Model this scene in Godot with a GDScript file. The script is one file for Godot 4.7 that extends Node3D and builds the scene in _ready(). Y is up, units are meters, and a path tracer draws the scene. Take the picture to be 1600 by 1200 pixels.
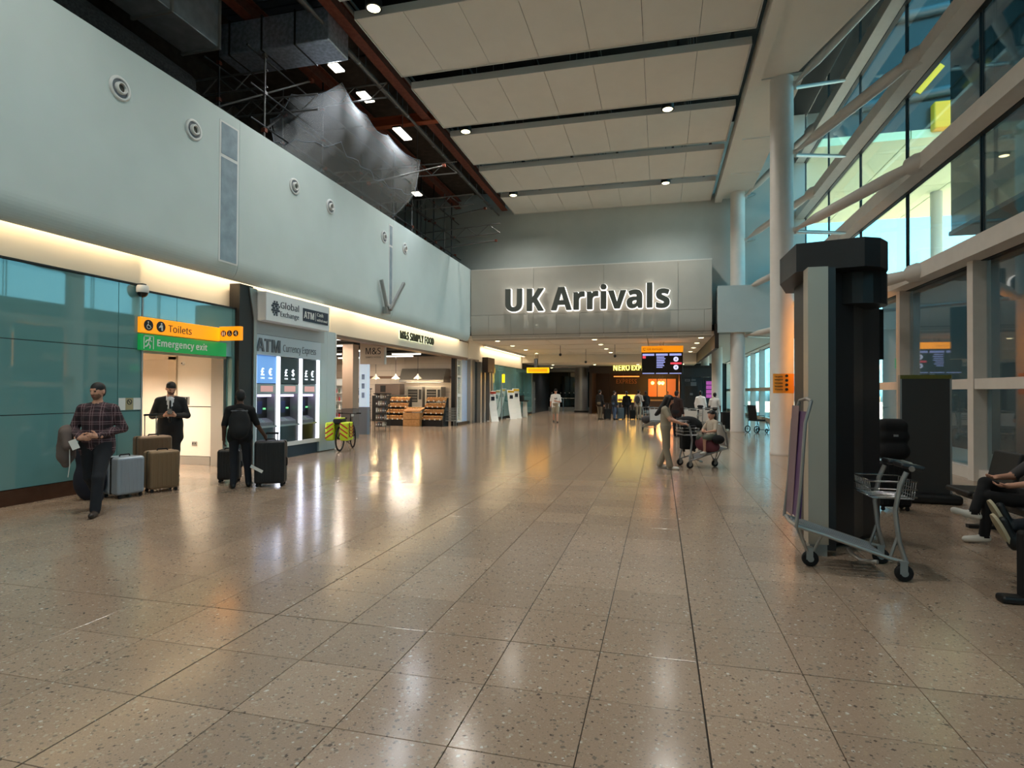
extends Node3D
# An airport arrivals hall. Metres, y up; the camera stands at x 0, z 0 and the hall runs towards -z.

var used := {}
var M := {}
var rng := RandomNumberGenerator.new()

func _ready() -> void:
	rng.seed = 7
	# ---- camera
	var cam := Camera3D.new()
	cam.name = "camera"
	add_child(cam)
	cam.transform = Transform3D(Basis(Vector3(0.96924539, 0.00466878, -0.246052), Vector3(-0.0015141, 0.99991424, 0.01300883), Vector3(0.24609163, -0.0122362, 0.96916933)).orthonormalized(), Vector3(0, 1.68, 0))
	cam.fov = rad_to_deg(2.0 * atan(600.0 / 911.0))
	cam.near = 0.05
	cam.far = 400.0
	cam.current = true
	# ---- sky and exposure
	var sky_mat := ProceduralSkyMaterial.new()
	sky_mat.sky_top_color = Color(0.37, 0.725, 0.85)
	sky_mat.sky_horizon_color = Color(0.56, 0.87, 0.93)
	sky_mat.sky_curve = 0.2
	sky_mat.sky_energy_multiplier = 1.9
	sky_mat.ground_bottom_color = Color(0.2, 0.24, 0.24)
	sky_mat.ground_horizon_color = Color(0.56, 0.87, 0.93)
	var sky := Sky.new()
	sky.sky_material = sky_mat
	var env := Environment.new()
	env.background_mode = Environment.BG_SKY
	env.sky = sky
	env.ambient_light_source = Environment.AMBIENT_SOURCE_DISABLED
	env.tonemap_mode = Environment.TONE_MAPPER_LINEAR
	env.tonemap_exposure = 1.2
	env.sdfgi_enabled = true
	env.ssao_enabled = true
	env.ssil_enabled = true
	var we := WorldEnvironment.new()
	we.name = "environment"
	we.environment = env
	add_child(we)
	# ---- sun: behind the roof of the hall, it lights the forecourt
	var sun := DirectionalLight3D.new()
	sun.name = "sun"
	add_child(sun)
	sun.basis = Basis.looking_at(Vector3(0.55, -1.0, 0.5))
	sun.light_color = Color(1.0, 0.95, 0.84)
	sun.light_energy = 9.0
	sun.light_angular_distance = 0.5
	sun.shadow_enabled = true

	make_materials()
	make_shell()
	make_ceiling()
	make_facade()
	make_outside()
	make_left()
	make_shop()
	make_far()
	make_void()
	make_right()
	make_people()

# ---------------------------------------------------------------- helpers
func numbered(called: String) -> String:
	if not used.has(called):
		used[called] = 0
		return called
	used[called] += 1
	return "%s_%03d" % [called, used[called]]

func mat(c: Color, rough = 0.6, metal = 0.0) -> StandardMaterial3D:
	var m := StandardMaterial3D.new()
	m.albedo_color = c
	m.roughness = rough
	m.metallic = metal
	return m

func lamp_mat(c: Color, e: float) -> StandardMaterial3D:
	var m := mat(c, 0.5)
	m.emission_enabled = true
	m.emission = c
	m.emission_energy_multiplier = e
	return m

func glass(c: Color, a: float, rough = 0.02) -> StandardMaterial3D:
	var m := mat(Color(c.r, c.g, c.b, a), rough)
	m.transparency = BaseMaterial3D.TRANSPARENCY_ALPHA
	m.cull_mode = BaseMaterial3D.CULL_DISABLED
	return m

func textured(img: Image, scale: float, rough = 0.6, world = true) -> StandardMaterial3D:
	var m := mat(Color.WHITE, rough)
	m.albedo_texture = ImageTexture.create_from_image(img)
	m.uv1_triplanar = true
	m.uv1_world_triplanar = world
	m.uv1_scale = Vector3.ONE * scale
	return m

func mb() -> SurfaceTool:
	var st := SurfaceTool.new()
	st.begin(Mesh.PRIMITIVE_TRIANGLES)
	return st

func tri(st: SurfaceTool, a: Vector3, b: Vector3, c: Vector3, na: Vector3, nb: Vector3, nc: Vector3) -> void:
	if (b - a).cross(c - a).dot(na + nb + nc) > 0.0:
		var t := b
		b = c
		c = t
		t = nb
		nb = nc
		nc = t
	st.set_normal(na); st.add_vertex(a)
	st.set_normal(nb); st.add_vertex(b)
	st.set_normal(nc); st.add_vertex(c)

func quad(st: SurfaceTool, a: Vector3, b: Vector3, c: Vector3, d: Vector3, n: Vector3) -> void:
	tri(st, a, b, c, n, n, n)
	tri(st, a, c, d, n, n, n)

func squad(st: SurfaceTool, v: Array, n: Array) -> void:
	tri(st, v[0], v[1], v[2], n[0], n[1], n[2])
	tri(st, v[0], v[2], v[3], n[0], n[2], n[3])

func box(st: SurfaceTool, c: Vector3, s: Vector3, b := Basis.IDENTITY) -> void:
	var h := s * 0.5
	for ax in 3:
		var u := (ax + 1) % 3
		var w := (ax + 2) % 3
		for sg in [-1.0, 1.0]:
			var n := Vector3.ZERO
			n[ax] = sg
			var q := []
			for k in [[-1, -1], [1, -1], [1, 1], [-1, 1]]:
				var p := Vector3.ZERO
				p[ax] = sg * h[ax]
				p[u] = k[0] * h[u]
				p[w] = k[1] * h[w]
				q.append(c + b * p)
			quad(st, q[0], q[1], q[2], q[3], b * n)

# a box given by its two corners
func bx(st: SurfaceTool, x0: float, x1: float, y0: float, y1: float, z0: float, z1: float) -> void:
	box(st, Vector3((x0 + x1) / 2, (y0 + y1) / 2, (z0 + z1) / 2), Vector3(absf(x1 - x0), absf(y1 - y0), absf(z1 - z0)))

# a box with rounded edges
func rbox(st: SurfaceTool, c: Vector3, s: Vector3, r: float, seg := 2, b := Basis.IDENTITY) -> void:
	var h := s * 0.5
	r = minf(r, minf(h.x, minf(h.y, h.z)) * 0.999)
	var inner := h - Vector3.ONE * r
	var lists := []
	for ax in 3:
		var l := []
		for i in seg + 1:
			l.append(-h[ax] + r * (1.0 - tan((1.0 - float(i) / seg) * PI / 4)))
		for i in seg + 1:
			l.append(h[ax] - r + r * tan(float(i) / seg * PI / 4))
		lists.append(l)
	for ax in 3:
		var u := (ax + 1) % 3
		var w := (ax + 2) % 3
		var lu: Array = lists[u]
		var lw: Array = lists[w]
		for sg in [-1.0, 1.0]:
			for i in lu.size() - 1:
				for j in lw.size() - 1:
					var v := []
					var n := []
					for k in [[0, 0], [1, 0], [1, 1], [0, 1]]:
						var p := Vector3.ZERO
						p[ax] = sg * h[ax]
						p[u] = lu[i + k[0]]
						p[w] = lw[j + k[1]]
						var q := p.clamp(-inner, inner)
						var dn := (p - q).normalized()
						v.append(c + b * (q + dn * r))
						n.append(b * dn)
					squad(st, v, n)

func frame_of(d: Vector3) -> Basis:
	var u := Vector3.UP if absf(d.y) < 0.9 else Vector3.RIGHT
	var x := d.cross(u).normalized()
	return Basis(x, x.cross(d).normalized(), d)

# a tube through points, radius a number or one for each point
func tube(st: SurfaceTool, pts: Array, r, sides := 8, caps := true) -> void:
	var rings := []
	var norms := []
	var last := Basis.IDENTITY
	for i in pts.size():
		var a: Vector3 = pts[maxi(i - 1, 0)]
		var z: Vector3 = pts[mini(i + 1, pts.size() - 1)]
		var d := (z - a).normalized()
		var f := frame_of(d)
		if i > 0:
			var x := (last.x - d * last.x.dot(d)).normalized()
			f = Basis(x, x.cross(d).normalized(), d)
		last = f
		var rr: float = r[i] if r is Array else r
		var ring := []
		var nr := []
		for k in sides:
			var t := TAU * k / sides
			var n := f.x * cos(t) + f.y * sin(t)
			ring.append(pts[i] + n * rr)
			nr.append(n)
		rings.append(ring)
		norms.append(nr)
	for i in pts.size() - 1:
		for k in sides:
			var j := (k + 1) % sides
			squad(st, [rings[i][k], rings[i][j], rings[i + 1][j], rings[i + 1][k]], [norms[i][k], norms[i][j], norms[i + 1][j], norms[i + 1][k]])
	if caps:
		for e in [0, pts.size() - 1]:
			var n: Vector3 = (pts[0] - pts[1]).normalized() if e == 0 else (pts[e] - pts[e - 1]).normalized()
			for k in range(1, sides - 1):
				tri(st, rings[e][0], rings[e][k], rings[e][k + 1], n, n, n)

# profile of (radius, height) turned about the y axis of xf
func lathe(st: SurfaceTool, prof: Array, segs: int, xf := Transform3D.IDENTITY, smooth := true) -> void:
	for i in prof.size() - 1:
		var p: Vector2 = prof[i]
		var q: Vector2 = prof[i + 1]
		var d := q - p
		var flat := Vector2(d.y, -d.x).normalized()
		var np := flat
		var nq := flat
		if smooth:
			if i > 0:
				var e: Vector2 = p - prof[i - 1]
				var f := Vector2(e.y, -e.x).normalized()
				if f.dot(flat) > 0.5:
					np = (f + flat).normalized()
			if i < prof.size() - 2:
				var e: Vector2 = prof[i + 2] - q
				var f := Vector2(e.y, -e.x).normalized()
				if f.dot(flat) > 0.5:
					nq = (f + flat).normalized()
		for k in segs:
			var a := TAU * k / segs
			var b := TAU * (k + 1) / segs
			var v := []
			var n := []
			for w in [[p, np, a], [p, np, b], [q, nq, b], [q, nq, a]]:
				v.append(xf * Vector3(w[0].x * cos(w[2]), w[0].y, w[0].x * sin(w[2])))
				n.append((xf.basis * Vector3(w[1].x * cos(w[2]), w[1].y, w[1].x * sin(w[2]))).normalized())
			squad(st, v, n)

# flat outline in the xy plane of xf, thick along its z
func prism(st: SurfaceTool, poly: Array, z0: float, z1: float, xf := Transform3D.IDENTITY) -> void:
	var pk := PackedVector2Array(poly)
	var ix := Geometry2D.triangulate_polygon(pk)
	var nz := xf.basis.z.normalized()
	for i in range(0, ix.size(), 3):
		for e in [[z0, -nz], [z1, nz]]:
			var v := []
			for k in 3:
				v.append(xf * Vector3(pk[ix[i + k]].x, pk[ix[i + k]].y, e[0]))
			tri(st, v[0], v[1], v[2], e[1], e[1], e[1])
	var turn := -1.0 if Geometry2D.is_polygon_clockwise(pk) else 1.0
	for i in pk.size():
		var a := pk[i]
		var b := pk[(i + 1) % pk.size()]
		var d := (b - a).normalized() * turn
		var n := (xf.basis * Vector3(d.y, -d.x, 0)).normalized()
		quad(st, xf * Vector3(a.x, a.y, z0), xf * Vector3(b.x, b.y, z0), xf * Vector3(b.x, b.y, z1), xf * Vector3(a.x, a.y, z1), n)

# profile (x, y) drawn out along z
func along_z(st: SurfaceTool, poly: Array, z0: float, z1: float) -> void:
	prism(st, poly, z0, z1)

func circle(c: Vector2, r: float, n := 20) -> Array:
	var o := []
	for i in n:
		o.append(c + Vector2(cos(TAU * i / n), sin(TAU * i / n)) * r)
	return o

func put(st: SurfaceTool, called: String, m: Material, parent: Node = null) -> MeshInstance3D:
	return place(st.commit(), called, m, parent)

func place(mesh: Mesh, called: String, m: Material, parent: Node = null, at := Transform3D.IDENTITY) -> MeshInstance3D:
	var o := MeshInstance3D.new()
	o.mesh = mesh
	if m:
		o.material_override = m
	o.transform = at
	if parent:
		o.name = called
		parent.add_child(o, true)
	else:
		o.name = numbered(called)
		add_child(o, true)
	return o

func tag(o: Node, label: String, category := "", group := "", kind := "") -> Node:
	o.set_meta("label", label)
	if category:
		o.set_meta("category", category)
	if group:
		o.set_meta("group", group)
	if kind:
		o.set_meta("kind", kind)
	return o

func thing(called: String, label: String, category: String, at := Vector3.ZERO, turn := 0.0, group := "") -> Node3D:
	var o := Node3D.new()
	o.name = numbered(called)
	add_child(o, true)
	o.position = at
	o.rotation.y = turn
	tag(o, label, category, group)
	return o

func setting(called: String, label: String, at := Vector3.ZERO, turn := 0.0) -> Node3D:
	var o := Node3D.new()
	o.name = numbered(called)
	add_child(o, true)
	o.position = at
	o.rotation.y = turn
	tag(o, label, "", "", "structure")
	return o

func copy(o: Node3D, at: Vector3, turn: float, label := "", group := "") -> Node3D:
	var c: Node3D = o.duplicate()
	var stem := String(o.name)
	var cut := RegEx.create_from_string("_[0-9]{3}$").sub(stem, "")
	c.name = numbered(cut)
	add_child(c, true)
	c.position = at
	c.rotation.y = turn
	if label:
		c.set_meta("label", label)
	if group:
		c.set_meta("group", group)
	return c

var fonts := {}
func font(bold: float, serif := false) -> Font:
	var key := "%s%s" % [bold > 0.2, serif]
	if not fonts.has(key):
		var s := SystemFont.new()
		s.font_names = PackedStringArray(["Droid Serif" if serif else "Droid Sans"])
		s.font_weight = 700 if bold > 0.2 else 400
		fonts[key] = s
	return fonts[key]

# a lettering mesh thickened by copies shifted all round
func swollen(t: TextMesh, by: float) -> ArrayMesh:
	var st := SurfaceTool.new()
	for k in 10:
		var a := TAU * k / 10
		st.append_from(t, 0, Transform3D(Basis.IDENTITY, Vector3(cos(a) * by, sin(a) * by, 0.0015 * k)))
	return st.commit()

# lettering: cap height h, centred at `at` (in the parent's axes), width stretched to w when given
func text(parent: Node, s: String, h: float, at: Vector3, m: Material, w := 0.0, turn := 0.0, bold := 0.0, depth := 0.006, called := "lettering", serif := false) -> MeshInstance3D:
	var t := TextMesh.new()
	t.text = s
	t.font = font(bold, serif)
	t.font_size = 64
	t.pixel_size = h / (64.0 * 0.714)
	t.depth = depth
	t.curve_step = 3.0
	t.horizontal_alignment = HORIZONTAL_ALIGNMENT_CENTER
	t.vertical_alignment = VERTICAL_ALIGNMENT_CENTER
	var bb := t.get_aabb()
	var sx := 1.0
	if w > 0.0 and bb.size.x > 0.001:
		sx = w / bb.size.x
	var c := bb.get_center()
	var b := Basis(Vector3.UP, turn)
	var xf := Transform3D(b * Basis.from_scale(Vector3(sx, 1, 1)), at)
	xf.origin = at - xf.basis * Vector3(c.x, c.y, 0)
	return place(t, called, m, parent, xf)

func omni(parent: Node, at: Vector3, c: Color, e: float, size := 0.05) -> void:
	var l := OmniLight3D.new()
	l.name = "light"
	parent.add_child(l, true)
	l.position = at
	l.light_color = c
	l.light_energy = e
	l.light_size = size
	l.omni_range = 60.0
	l.omni_attenuation = 2.0
	l.shadow_enabled = true

func spot(parent: Node, at: Vector3, to: Vector3, c: Color, e: float, angle: float, size := 0.1, soft := 1.0) -> void:
	var l := SpotLight3D.new()
	l.name = "light"
	parent.add_child(l, true)
	l.position = at
	l.basis = Basis.looking_at(to, Vector3.UP if absf(to.normalized().y) < 0.95 else Vector3.RIGHT)
	l.light_color = c
	l.light_energy = e
	l.light_size = size
	l.spot_range = 60.0
	l.spot_attenuation = 2.0
	l.spot_angle = angle
	l.spot_angle_attenuation = soft
	l.shadow_enabled = true

func area(parent: Node, at: Vector3, to: Vector3, along: Vector3, size: Vector2, c: Color, e: float) -> void:
	var l := AreaLight3D.new()
	l.name = "light"
	parent.add_child(l, true)
	var z := -to.normalized()
	var x := along.normalized()
	l.transform = Transform3D(Basis(x, z.cross(x).normalized(), z), at)
	l.area_size = size
	l.light_color = c
	l.light_energy = e
	l.area_normalize_energy = true
	l.area_range = 60.0
	l.shadow_enabled = true

# ---------------------------------------------------------------- materials
func terrazzo_image() -> Image:
	var n := 1024
	var im := Image.create(n, n, false, Image.FORMAT_RGB8)
	im.fill(Color(0.60, 0.518, 0.445))
	var r := RandomNumberGenerator.new()
	r.seed = 11
	# ground binder, fine grains
	for i in 90000:
		var t := r.randf_range(-0.05, 0.05)
		im.fill_rect(Rect2i(r.randi() % n, r.randi() % n, r.randi_range(1, 3), r.randi_range(1, 2)), Color(0.60 + t, 0.518 + t, 0.445 + t * 1.1))
	# stone chips
	for i in 15000:
		var kind := r.randf()
		var c := Color(0.65, 0.60, 0.53)
		if kind < 0.30:
			c = Color(0.47, 0.42, 0.37)
		elif kind < 0.40:
			c = Color(0.36, 0.31, 0.275)
		elif kind < 0.62:
			c = Color(0.63, 0.55, 0.46)
		elif kind < 0.68:
			c = Color(0.74, 0.71, 0.66)
		var big := pow(r.randf(), 4.0)
		var rx := 0.8 + 4.6 * big + 0.9 * r.randf()
		var ry := rx * r.randf_range(0.45, 0.95)
		var tilt := r.randf() * PI
		var cx := r.randi() % n
		var cy := r.randi() % n
		var lim := int(ceil(rx))
		for y in range(-lim, lim + 1):
			for x in range(-lim, lim + 1):
				var u := (x * cos(tilt) + y * sin(tilt)) / rx
				var v := (y * cos(tilt) - x * sin(tilt)) / ry
				if absf(u) + absf(v) * 0.8 + u * u * 0.3 < 1.05:
					im.set_pixel((cx + x + n) % n, (cy + y + n) % n, c)
	return im

func plaid_image() -> Image:
	var n := 128
	var im := Image.create(n, n, false, Image.FORMAT_RGB8)
	for y in n:
		for x in n:
			var c := Color(0.22, 0.10, 0.13)
			var u := x % 64
			var v := y % 64
			var dark := 0
			if u < 26:
				dark += 1
			if v < 26:
				dark += 1
			c = c.lerp(Color(0.07, 0.06, 0.09), dark * 0.38)
			if (u >= 36 and u < 40) or (v >= 36 and v < 40) or (u >= 52 and u < 55) or (v >= 52 and v < 55):
				c = c.lerp(Color(0.72, 0.66, 0.66), 0.6)
			im.set_pixel(x, y, c)
	return im

func mottle(c: Color, amount: float, freq := 0.01, seed_ := 1) -> Image:
	var f := FastNoiseLite.new()
	f.seed = seed_
	f.frequency = freq
	f.fractal_octaves = 4
	var g := f.get_seamless_image(256, 256)
	var im := Image.create(256, 256, false, Image.FORMAT_RGB8)
	for y in 256:
		for x in 256:
			var t := (g.get_pixel(x, y).r - 0.5) * 2.0 * amount
			im.set_pixel(x, y, Color(c.r + t, c.g + t, c.b + t))
	return im

func make_materials() -> void:
	var ti := ImageTexture.create_from_image(terrazzo_image())
	for k in 4:
		var m := mat(Color(1, 1, 1) * [1.0, 0.965, 1.03, 0.985][k], 0.165)
		m.albedo_texture = ti
		m.metallic_specular = 0.5
		M["tile%d" % k] = m
	var tf := mat(Color.WHITE, 0.165)
	tf.albedo_texture = ti
	tf.metallic_specular = 0.5
	tf.uv1_triplanar = true
	tf.uv1_world_triplanar = true
	tf.uv1_scale = Vector3.ONE / 2.4
	M.tile_field = tf
	M.grout = mat(Color(0.17, 0.145, 0.12), 0.9)
	M.wall = textured(mottle(Color(0.78, 0.825, 0.815), 0.012, 0.01), 0.25, 0.75)
	M.lowceil = mat(Color(0.88, 0.84, 0.78), 0.7)
	M.panel = textured(mottle(Color(0.665, 0.645, 0.60), 0.012, 0.01, 4), 0.3, 0.6)
	M.upper = textured(mottle(Color(0.68, 0.70, 0.68), 0.012, 0.01, 5), 0.3, 0.8)
	M.ceil = textured(mottle(Color(0.88, 0.86, 0.815), 0.01, 0.01, 6), 0.4, 0.7)
	M.cream = mat(Color(0.92, 0.875, 0.81), 0.7)
	M.white = mat(Color(0.86, 0.86, 0.85), 0.45)
	M.offwhite = mat(Color(0.80, 0.79, 0.76), 0.5)
	M.column = textured(mottle(Color(0.80, 0.775, 0.74), 0.015, 0.02, 8), 0.5, 0.5)
	M.green = mat(Color(0.40, 0.575, 0.575), 0.035)
	M.green.clearcoat_enabled = true
	M.green.clearcoat = 1.0
	M.green.clearcoat_roughness = 0.02
	M.black = mat(Color(0.02, 0.02, 0.022), 0.5)
	M.void = mat(Color(0.035, 0.035, 0.04), 0.9)
	M.dark = mat(Color(0.07, 0.07, 0.075), 0.45)
	M.charcoal = mat(Color(0.13, 0.13, 0.135), 0.4)
	M.rubber = mat(Color(0.045, 0.045, 0.05), 0.8)
	M.steel = mat(Color(0.64, 0.63, 0.61), 0.34, 0.6)
	M.chrome = mat(Color(0.78, 0.78, 0.78), 0.2, 1.0)
	M.silver = mat(Color(0.60, 0.60, 0.59), 0.4, 0.7)
	M.bronze = textured(mottle(Color(0.36, 0.25, 0.19), 0.03, 0.03, 9), 0.6, 0.4)
	M.bronze.metallic = 0.5
	M.orange = lamp_mat(Color(1.0, 0.62, 0.06), 0.55)
	M.orange_dull = mat(Color(0.93, 0.60, 0.16), 0.5)
	M.exit = lamp_mat(Color(0.06, 0.55, 0.26), 0.4)
	M.lampface = lamp_mat(Color(1.0, 0.95, 0.72), 7.0)
	M.strip = lamp_mat(Color(0.95, 0.96, 1.0), 1.6)
	M.cove = lamp_mat(Color(1.0, 0.91, 0.74), 2.5)
	M.tube = lamp_mat(Color(1.0, 0.99, 0.95), 2.0)
	M.letterglow = lamp_mat(Color(1.0, 0.99, 0.97), 1.0)
	M.letterdark = mat(Color(0.30, 0.31, 0.28), 0.4)
	M.ink = mat(Color(0.10, 0.11, 0.13), 0.6)
	M.inklight = mat(Color(0.42, 0.44, 0.47), 0.6)
	M.paper = mat(Color(0.88, 0.88, 0.86), 0.7)
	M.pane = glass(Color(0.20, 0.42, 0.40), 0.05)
	M.pane_dark = glass(Color(0.02, 0.035, 0.045), 0.62)
	M.pane_shop = glass(Color(0.62, 0.78, 0.78), 0.28)
	M.wood = textured(mottle(Color(0.74, 0.54, 0.33), 0.06, 0.03, 12), 0.8, 0.6)
	M.rust = textured(mottle(Color(0.42, 0.20, 0.12), 0.05, 0.03, 13), 0.7, 0.8)
	M.galv = textured(mottle(Color(0.62, 0.65, 0.68), 0.06, 0.02, 14), 0.5, 0.35)
	M.galv.metallic = 0.45
	M.pole = mat(Color(0.42, 0.41, 0.40), 0.5, 0.6)
	M.navy = mat(Color(0.10, 0.14, 0.20), 0.5)
	M.skin = mat(Color(0.78, 0.58, 0.48), 0.6)
	M.skin_dark = mat(Color(0.34, 0.22, 0.16), 0.6)
	M.lips = mat(Color(0.62, 0.36, 0.32), 0.6)
	M.eye = mat(Color(0.06, 0.05, 0.05), 0.3)
	M.hair = mat(Color(0.055, 0.045, 0.04), 0.6)
	M.brownhair = mat(Color(0.12, 0.085, 0.06), 0.6)
	M.beard = mat(Color(0.47, 0.34, 0.27), 0.7)
	M.plaid = textured(plaid_image(), 4.2, 0.85, false)
	M.denim = mat(Color(0.075, 0.09, 0.12), 0.85)
	M.suit = mat(Color(0.055, 0.055, 0.065), 0.8)
	M.shirt = mat(Color(0.82, 0.82, 0.83), 0.8)
	M.blackcloth = mat(Color(0.035, 0.035, 0.04), 0.9)
	M.greycloth = mat(Color(0.26, 0.25, 0.25), 0.9)
	M.brownshoe = mat(Color(0.17, 0.12, 0.08), 0.5)
	M.khaki = mat(Color(0.47, 0.43, 0.36), 0.85)
	M.sage = mat(Color(0.62, 0.58, 0.50), 0.85)
	M.whiteshoe = mat(Color(0.84, 0.82, 0.78), 0.6)
	M.jeans = mat(Color(0.30, 0.38, 0.50), 0.85)
	M.hivis = mat(Color(0.78, 0.86, 0.12), 0.55)
	M.crust = mat(Color(0.76, 0.56, 0.34), 0.7)
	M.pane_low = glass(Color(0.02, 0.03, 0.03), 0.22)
	M.purple = mat(Color(0.27, 0.12, 0.36), 0.5)

func people_mats(top: Material, legs: Material, shoes: Material, hair: Material, skin: Material, collar: Material, beard: Material = null) -> Array:
	return [top, legs, skin, shoes, hair, beard if beard else skin, collar, M.lips, M.eye]

# ---------------------------------------------------------------- people: one surface round a skeleton
# prim: [kind, a, b, ra, rb, material, flat, flat axis, blend]; kind 0 a tapered capsule, kind 1 an ellipsoid (b its radii, flat axis its basis)
func cap(a: Vector3, b: Vector3, ra: float, rb: float, m: int, k := 0.03, flat := 1.0, fx := Vector3.FORWARD) -> Array:
	return [0, a, b, ra, rb, m, flat, fx, k]

func ell(a: Vector3, r: Vector3, m: int, k := 0.03, b := Basis.IDENTITY) -> Array:
	return [1, a, r, maxf(r.x, maxf(r.y, r.z)), minf(r.x, minf(r.y, r.z)), m, 1.0, b, k]

func nets(mesh: ArrayMesh, prims: Array, cell: float, mats: Array) -> void:
	var lo := Vector3.ONE * 1e9
	var hi := -lo
	for p in prims:
		var r: Vector3 = Vector3.ONE * (p[3] if p[0] == 1 else maxf(p[3], p[4]) / minf(1.0, p[6]))
		lo = lo.min(p[1] - r)
		hi = hi.max(p[1] + r)
		if p[0] == 0:
			lo = lo.min(p[2] - r)
			hi = hi.max(p[2] + r)
	lo -= Vector3.ONE * cell * 2.5
	hi += Vector3.ONE * cell * 2.5
	var nx := int((hi.x - lo.x) / cell) + 2
	var ny := int((hi.y - lo.y) / cell) + 2
	var nz := int((hi.z - lo.z) / cell) + 2
	var D := PackedFloat32Array()
	D.resize(nx * ny * nz)
	D.fill(1.0)
	var best := D.duplicate()
	var M := PackedByteArray()
	M.resize(D.size())
	for p in prims:
		var a: Vector3 = p[1]
		var b: Vector3 = p[2]
		var k: float = p[8]
		var ra: float = p[3]
		var rb: float = p[4]
		var m: int = p[5]
		var mar := k + 2.5 * cell
		var r := Vector3.ONE * (ra + mar)
		var l0 := a - r
		var h0 := a + r
		var is_cap: bool = p[0] == 0
		var ab := Vector3.ZERO
		var l2 := 1.0
		var flat: float = p[6]
		var fx := Vector3.ZERO
		var bt := Basis.IDENTITY
		var ir := Vector3.ONE
		if is_cap:
			r = Vector3.ONE * (maxf(ra, rb) / minf(1.0, flat) + mar)
			l0 = a.min(b) - r
			h0 = a.max(b) + r
			ab = b - a
			l2 = maxf(ab.length_squared(), 1e-9)
			fx = p[7]
		else:
			bt = (p[7] as Basis).transposed()
			ir = Vector3.ONE / b
		var i0 := maxi(0, int((l0.x - lo.x) / cell))
		var i1 := mini(nx - 1, int((h0.x - lo.x) / cell) + 1)
		var j0 := maxi(0, int((l0.y - lo.y) / cell))
		var j1 := mini(ny - 1, int((h0.y - lo.y) / cell) + 1)
		var k0 := maxi(0, int((l0.z - lo.z) / cell))
		var k1 := mini(nz - 1, int((h0.z - lo.z) / cell) + 1)
		for kz in range(k0, k1 + 1):
			for jy in range(j0, j1 + 1):
				var row := (kz * ny + jy) * nx
				var pa := lo + Vector3(i0 * cell, jy * cell, kz * cell) - a
				for ixx in range(i0, i1 + 1):
					var d: float
					if is_cap:
						var h := clampf(pa.dot(ab) / l2, 0.0, 1.0)
						var dv := pa - ab * h
						if flat != 1.0:
							dv += fx * (dv.dot(fx) * (1.0 / flat - 1.0))
						d = dv.length() - (ra + (rb - ra) * h)
					else:
						d = ((bt * pa * ir).length() - 1.0) * rb
					pa.x += cell
					var at := row + ixx
					var o := D[at]
					var diff := absf(d - o)
					var v := minf(d, o)
					if diff < k:
						v -= (k - diff) * (k - diff) / k * 0.25
					D[at] = v
					if d < best[at]:
						best[at] = d
						M[at] = m
	# one vertex in each crossed cell
	var vid := PackedInt32Array()
	vid.resize(D.size())
	vid.fill(-1)
	var V := PackedVector3Array()
	var N := PackedVector3Array()
	var VM := PackedByteArray()
	var off := PackedInt32Array([0, 1, nx, nx + 1, nx * ny, nx * ny + 1, nx * ny + nx, nx * ny + nx + 1])
	var edges := [[0, 1], [2, 3], [4, 5], [6, 7], [0, 2], [1, 3], [4, 6], [5, 7], [0, 4], [1, 5], [2, 6], [3, 7]]
	for kz in nz - 1:
		for jy in ny - 1:
			var row := (kz * ny + jy) * nx
			for ixx in nx - 1:
				var at := row + ixx
				var d0 := D[at]
				if d0 > cell * 2.0 or d0 < -cell * 2.0:
					continue
				var d := [d0, D[at + 1], D[at + off[2]], D[at + off[3]], D[at + off[4]], D[at + off[5]], D[at + off[6]], D[at + off[7]]]
				var neg := 0
				for q in 8:
					if d[q] < 0.0:
						neg += 1
				if neg == 0 or neg == 8:
					continue
				var s := Vector3.ZERO
				var n := 0
				for e in edges:
					var x: float = d[e[0]]
					var y: float = d[e[1]]
					if (x < 0.0) != (y < 0.0):
						var t := x / (x - y)
						var p0 := Vector3(e[0] & 1, (e[0] >> 1) & 1, e[0] >> 2)
						var p1 := Vector3(e[1] & 1, (e[1] >> 1) & 1, e[1] >> 2)
						s += p0.lerp(p1, t)
						n += 1
				s /= n
				vid[at] = V.size()
				V.append(lo + (Vector3(ixx, jy, kz) + s) * cell)
				N.append(Vector3(d[1] + d[3] + d[5] + d[7] - d[0] - d[2] - d[4] - d[6], d[2] + d[3] + d[6] + d[7] - d[0] - d[1] - d[4] - d[5], d[4] + d[5] + d[6] + d[7] - d[0] - d[1] - d[2] - d[3]).normalized())
				var near := 0
				var low := 9.0
				for q in 8:
					if best[at + off[q]] < low:
						low = best[at + off[q]]
						near = M[at + off[q]]
				VM.append(near)
	var lists := []
	for m in mats.size():
		lists.append(PackedInt32Array())
	var step := [1, nx, nx * ny]
	for at0 in D.size():
		if vid[at0] < 0:
			continue
		var inside := D[at0] < 0.0
		for ax in 3:
			if at0 + step[ax] >= D.size() or inside == (D[at0 + step[ax]] < 0.0):
				continue
			var u: int = step[(ax + 1) % 3]
			var w: int = step[(ax + 2) % 3]
			if at0 - u - w < 0:
				continue
			var q := [vid[at0], vid[at0 - u], vid[at0 - u - w], vid[at0 - w]]
			if q.min() < 0:
				continue
			if not inside:
				q.reverse()
			var m: int = VM[q[0]]
			for c in [0, 2, 1, 0, 3, 2]:
				lists[m].append(q[c])
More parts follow.
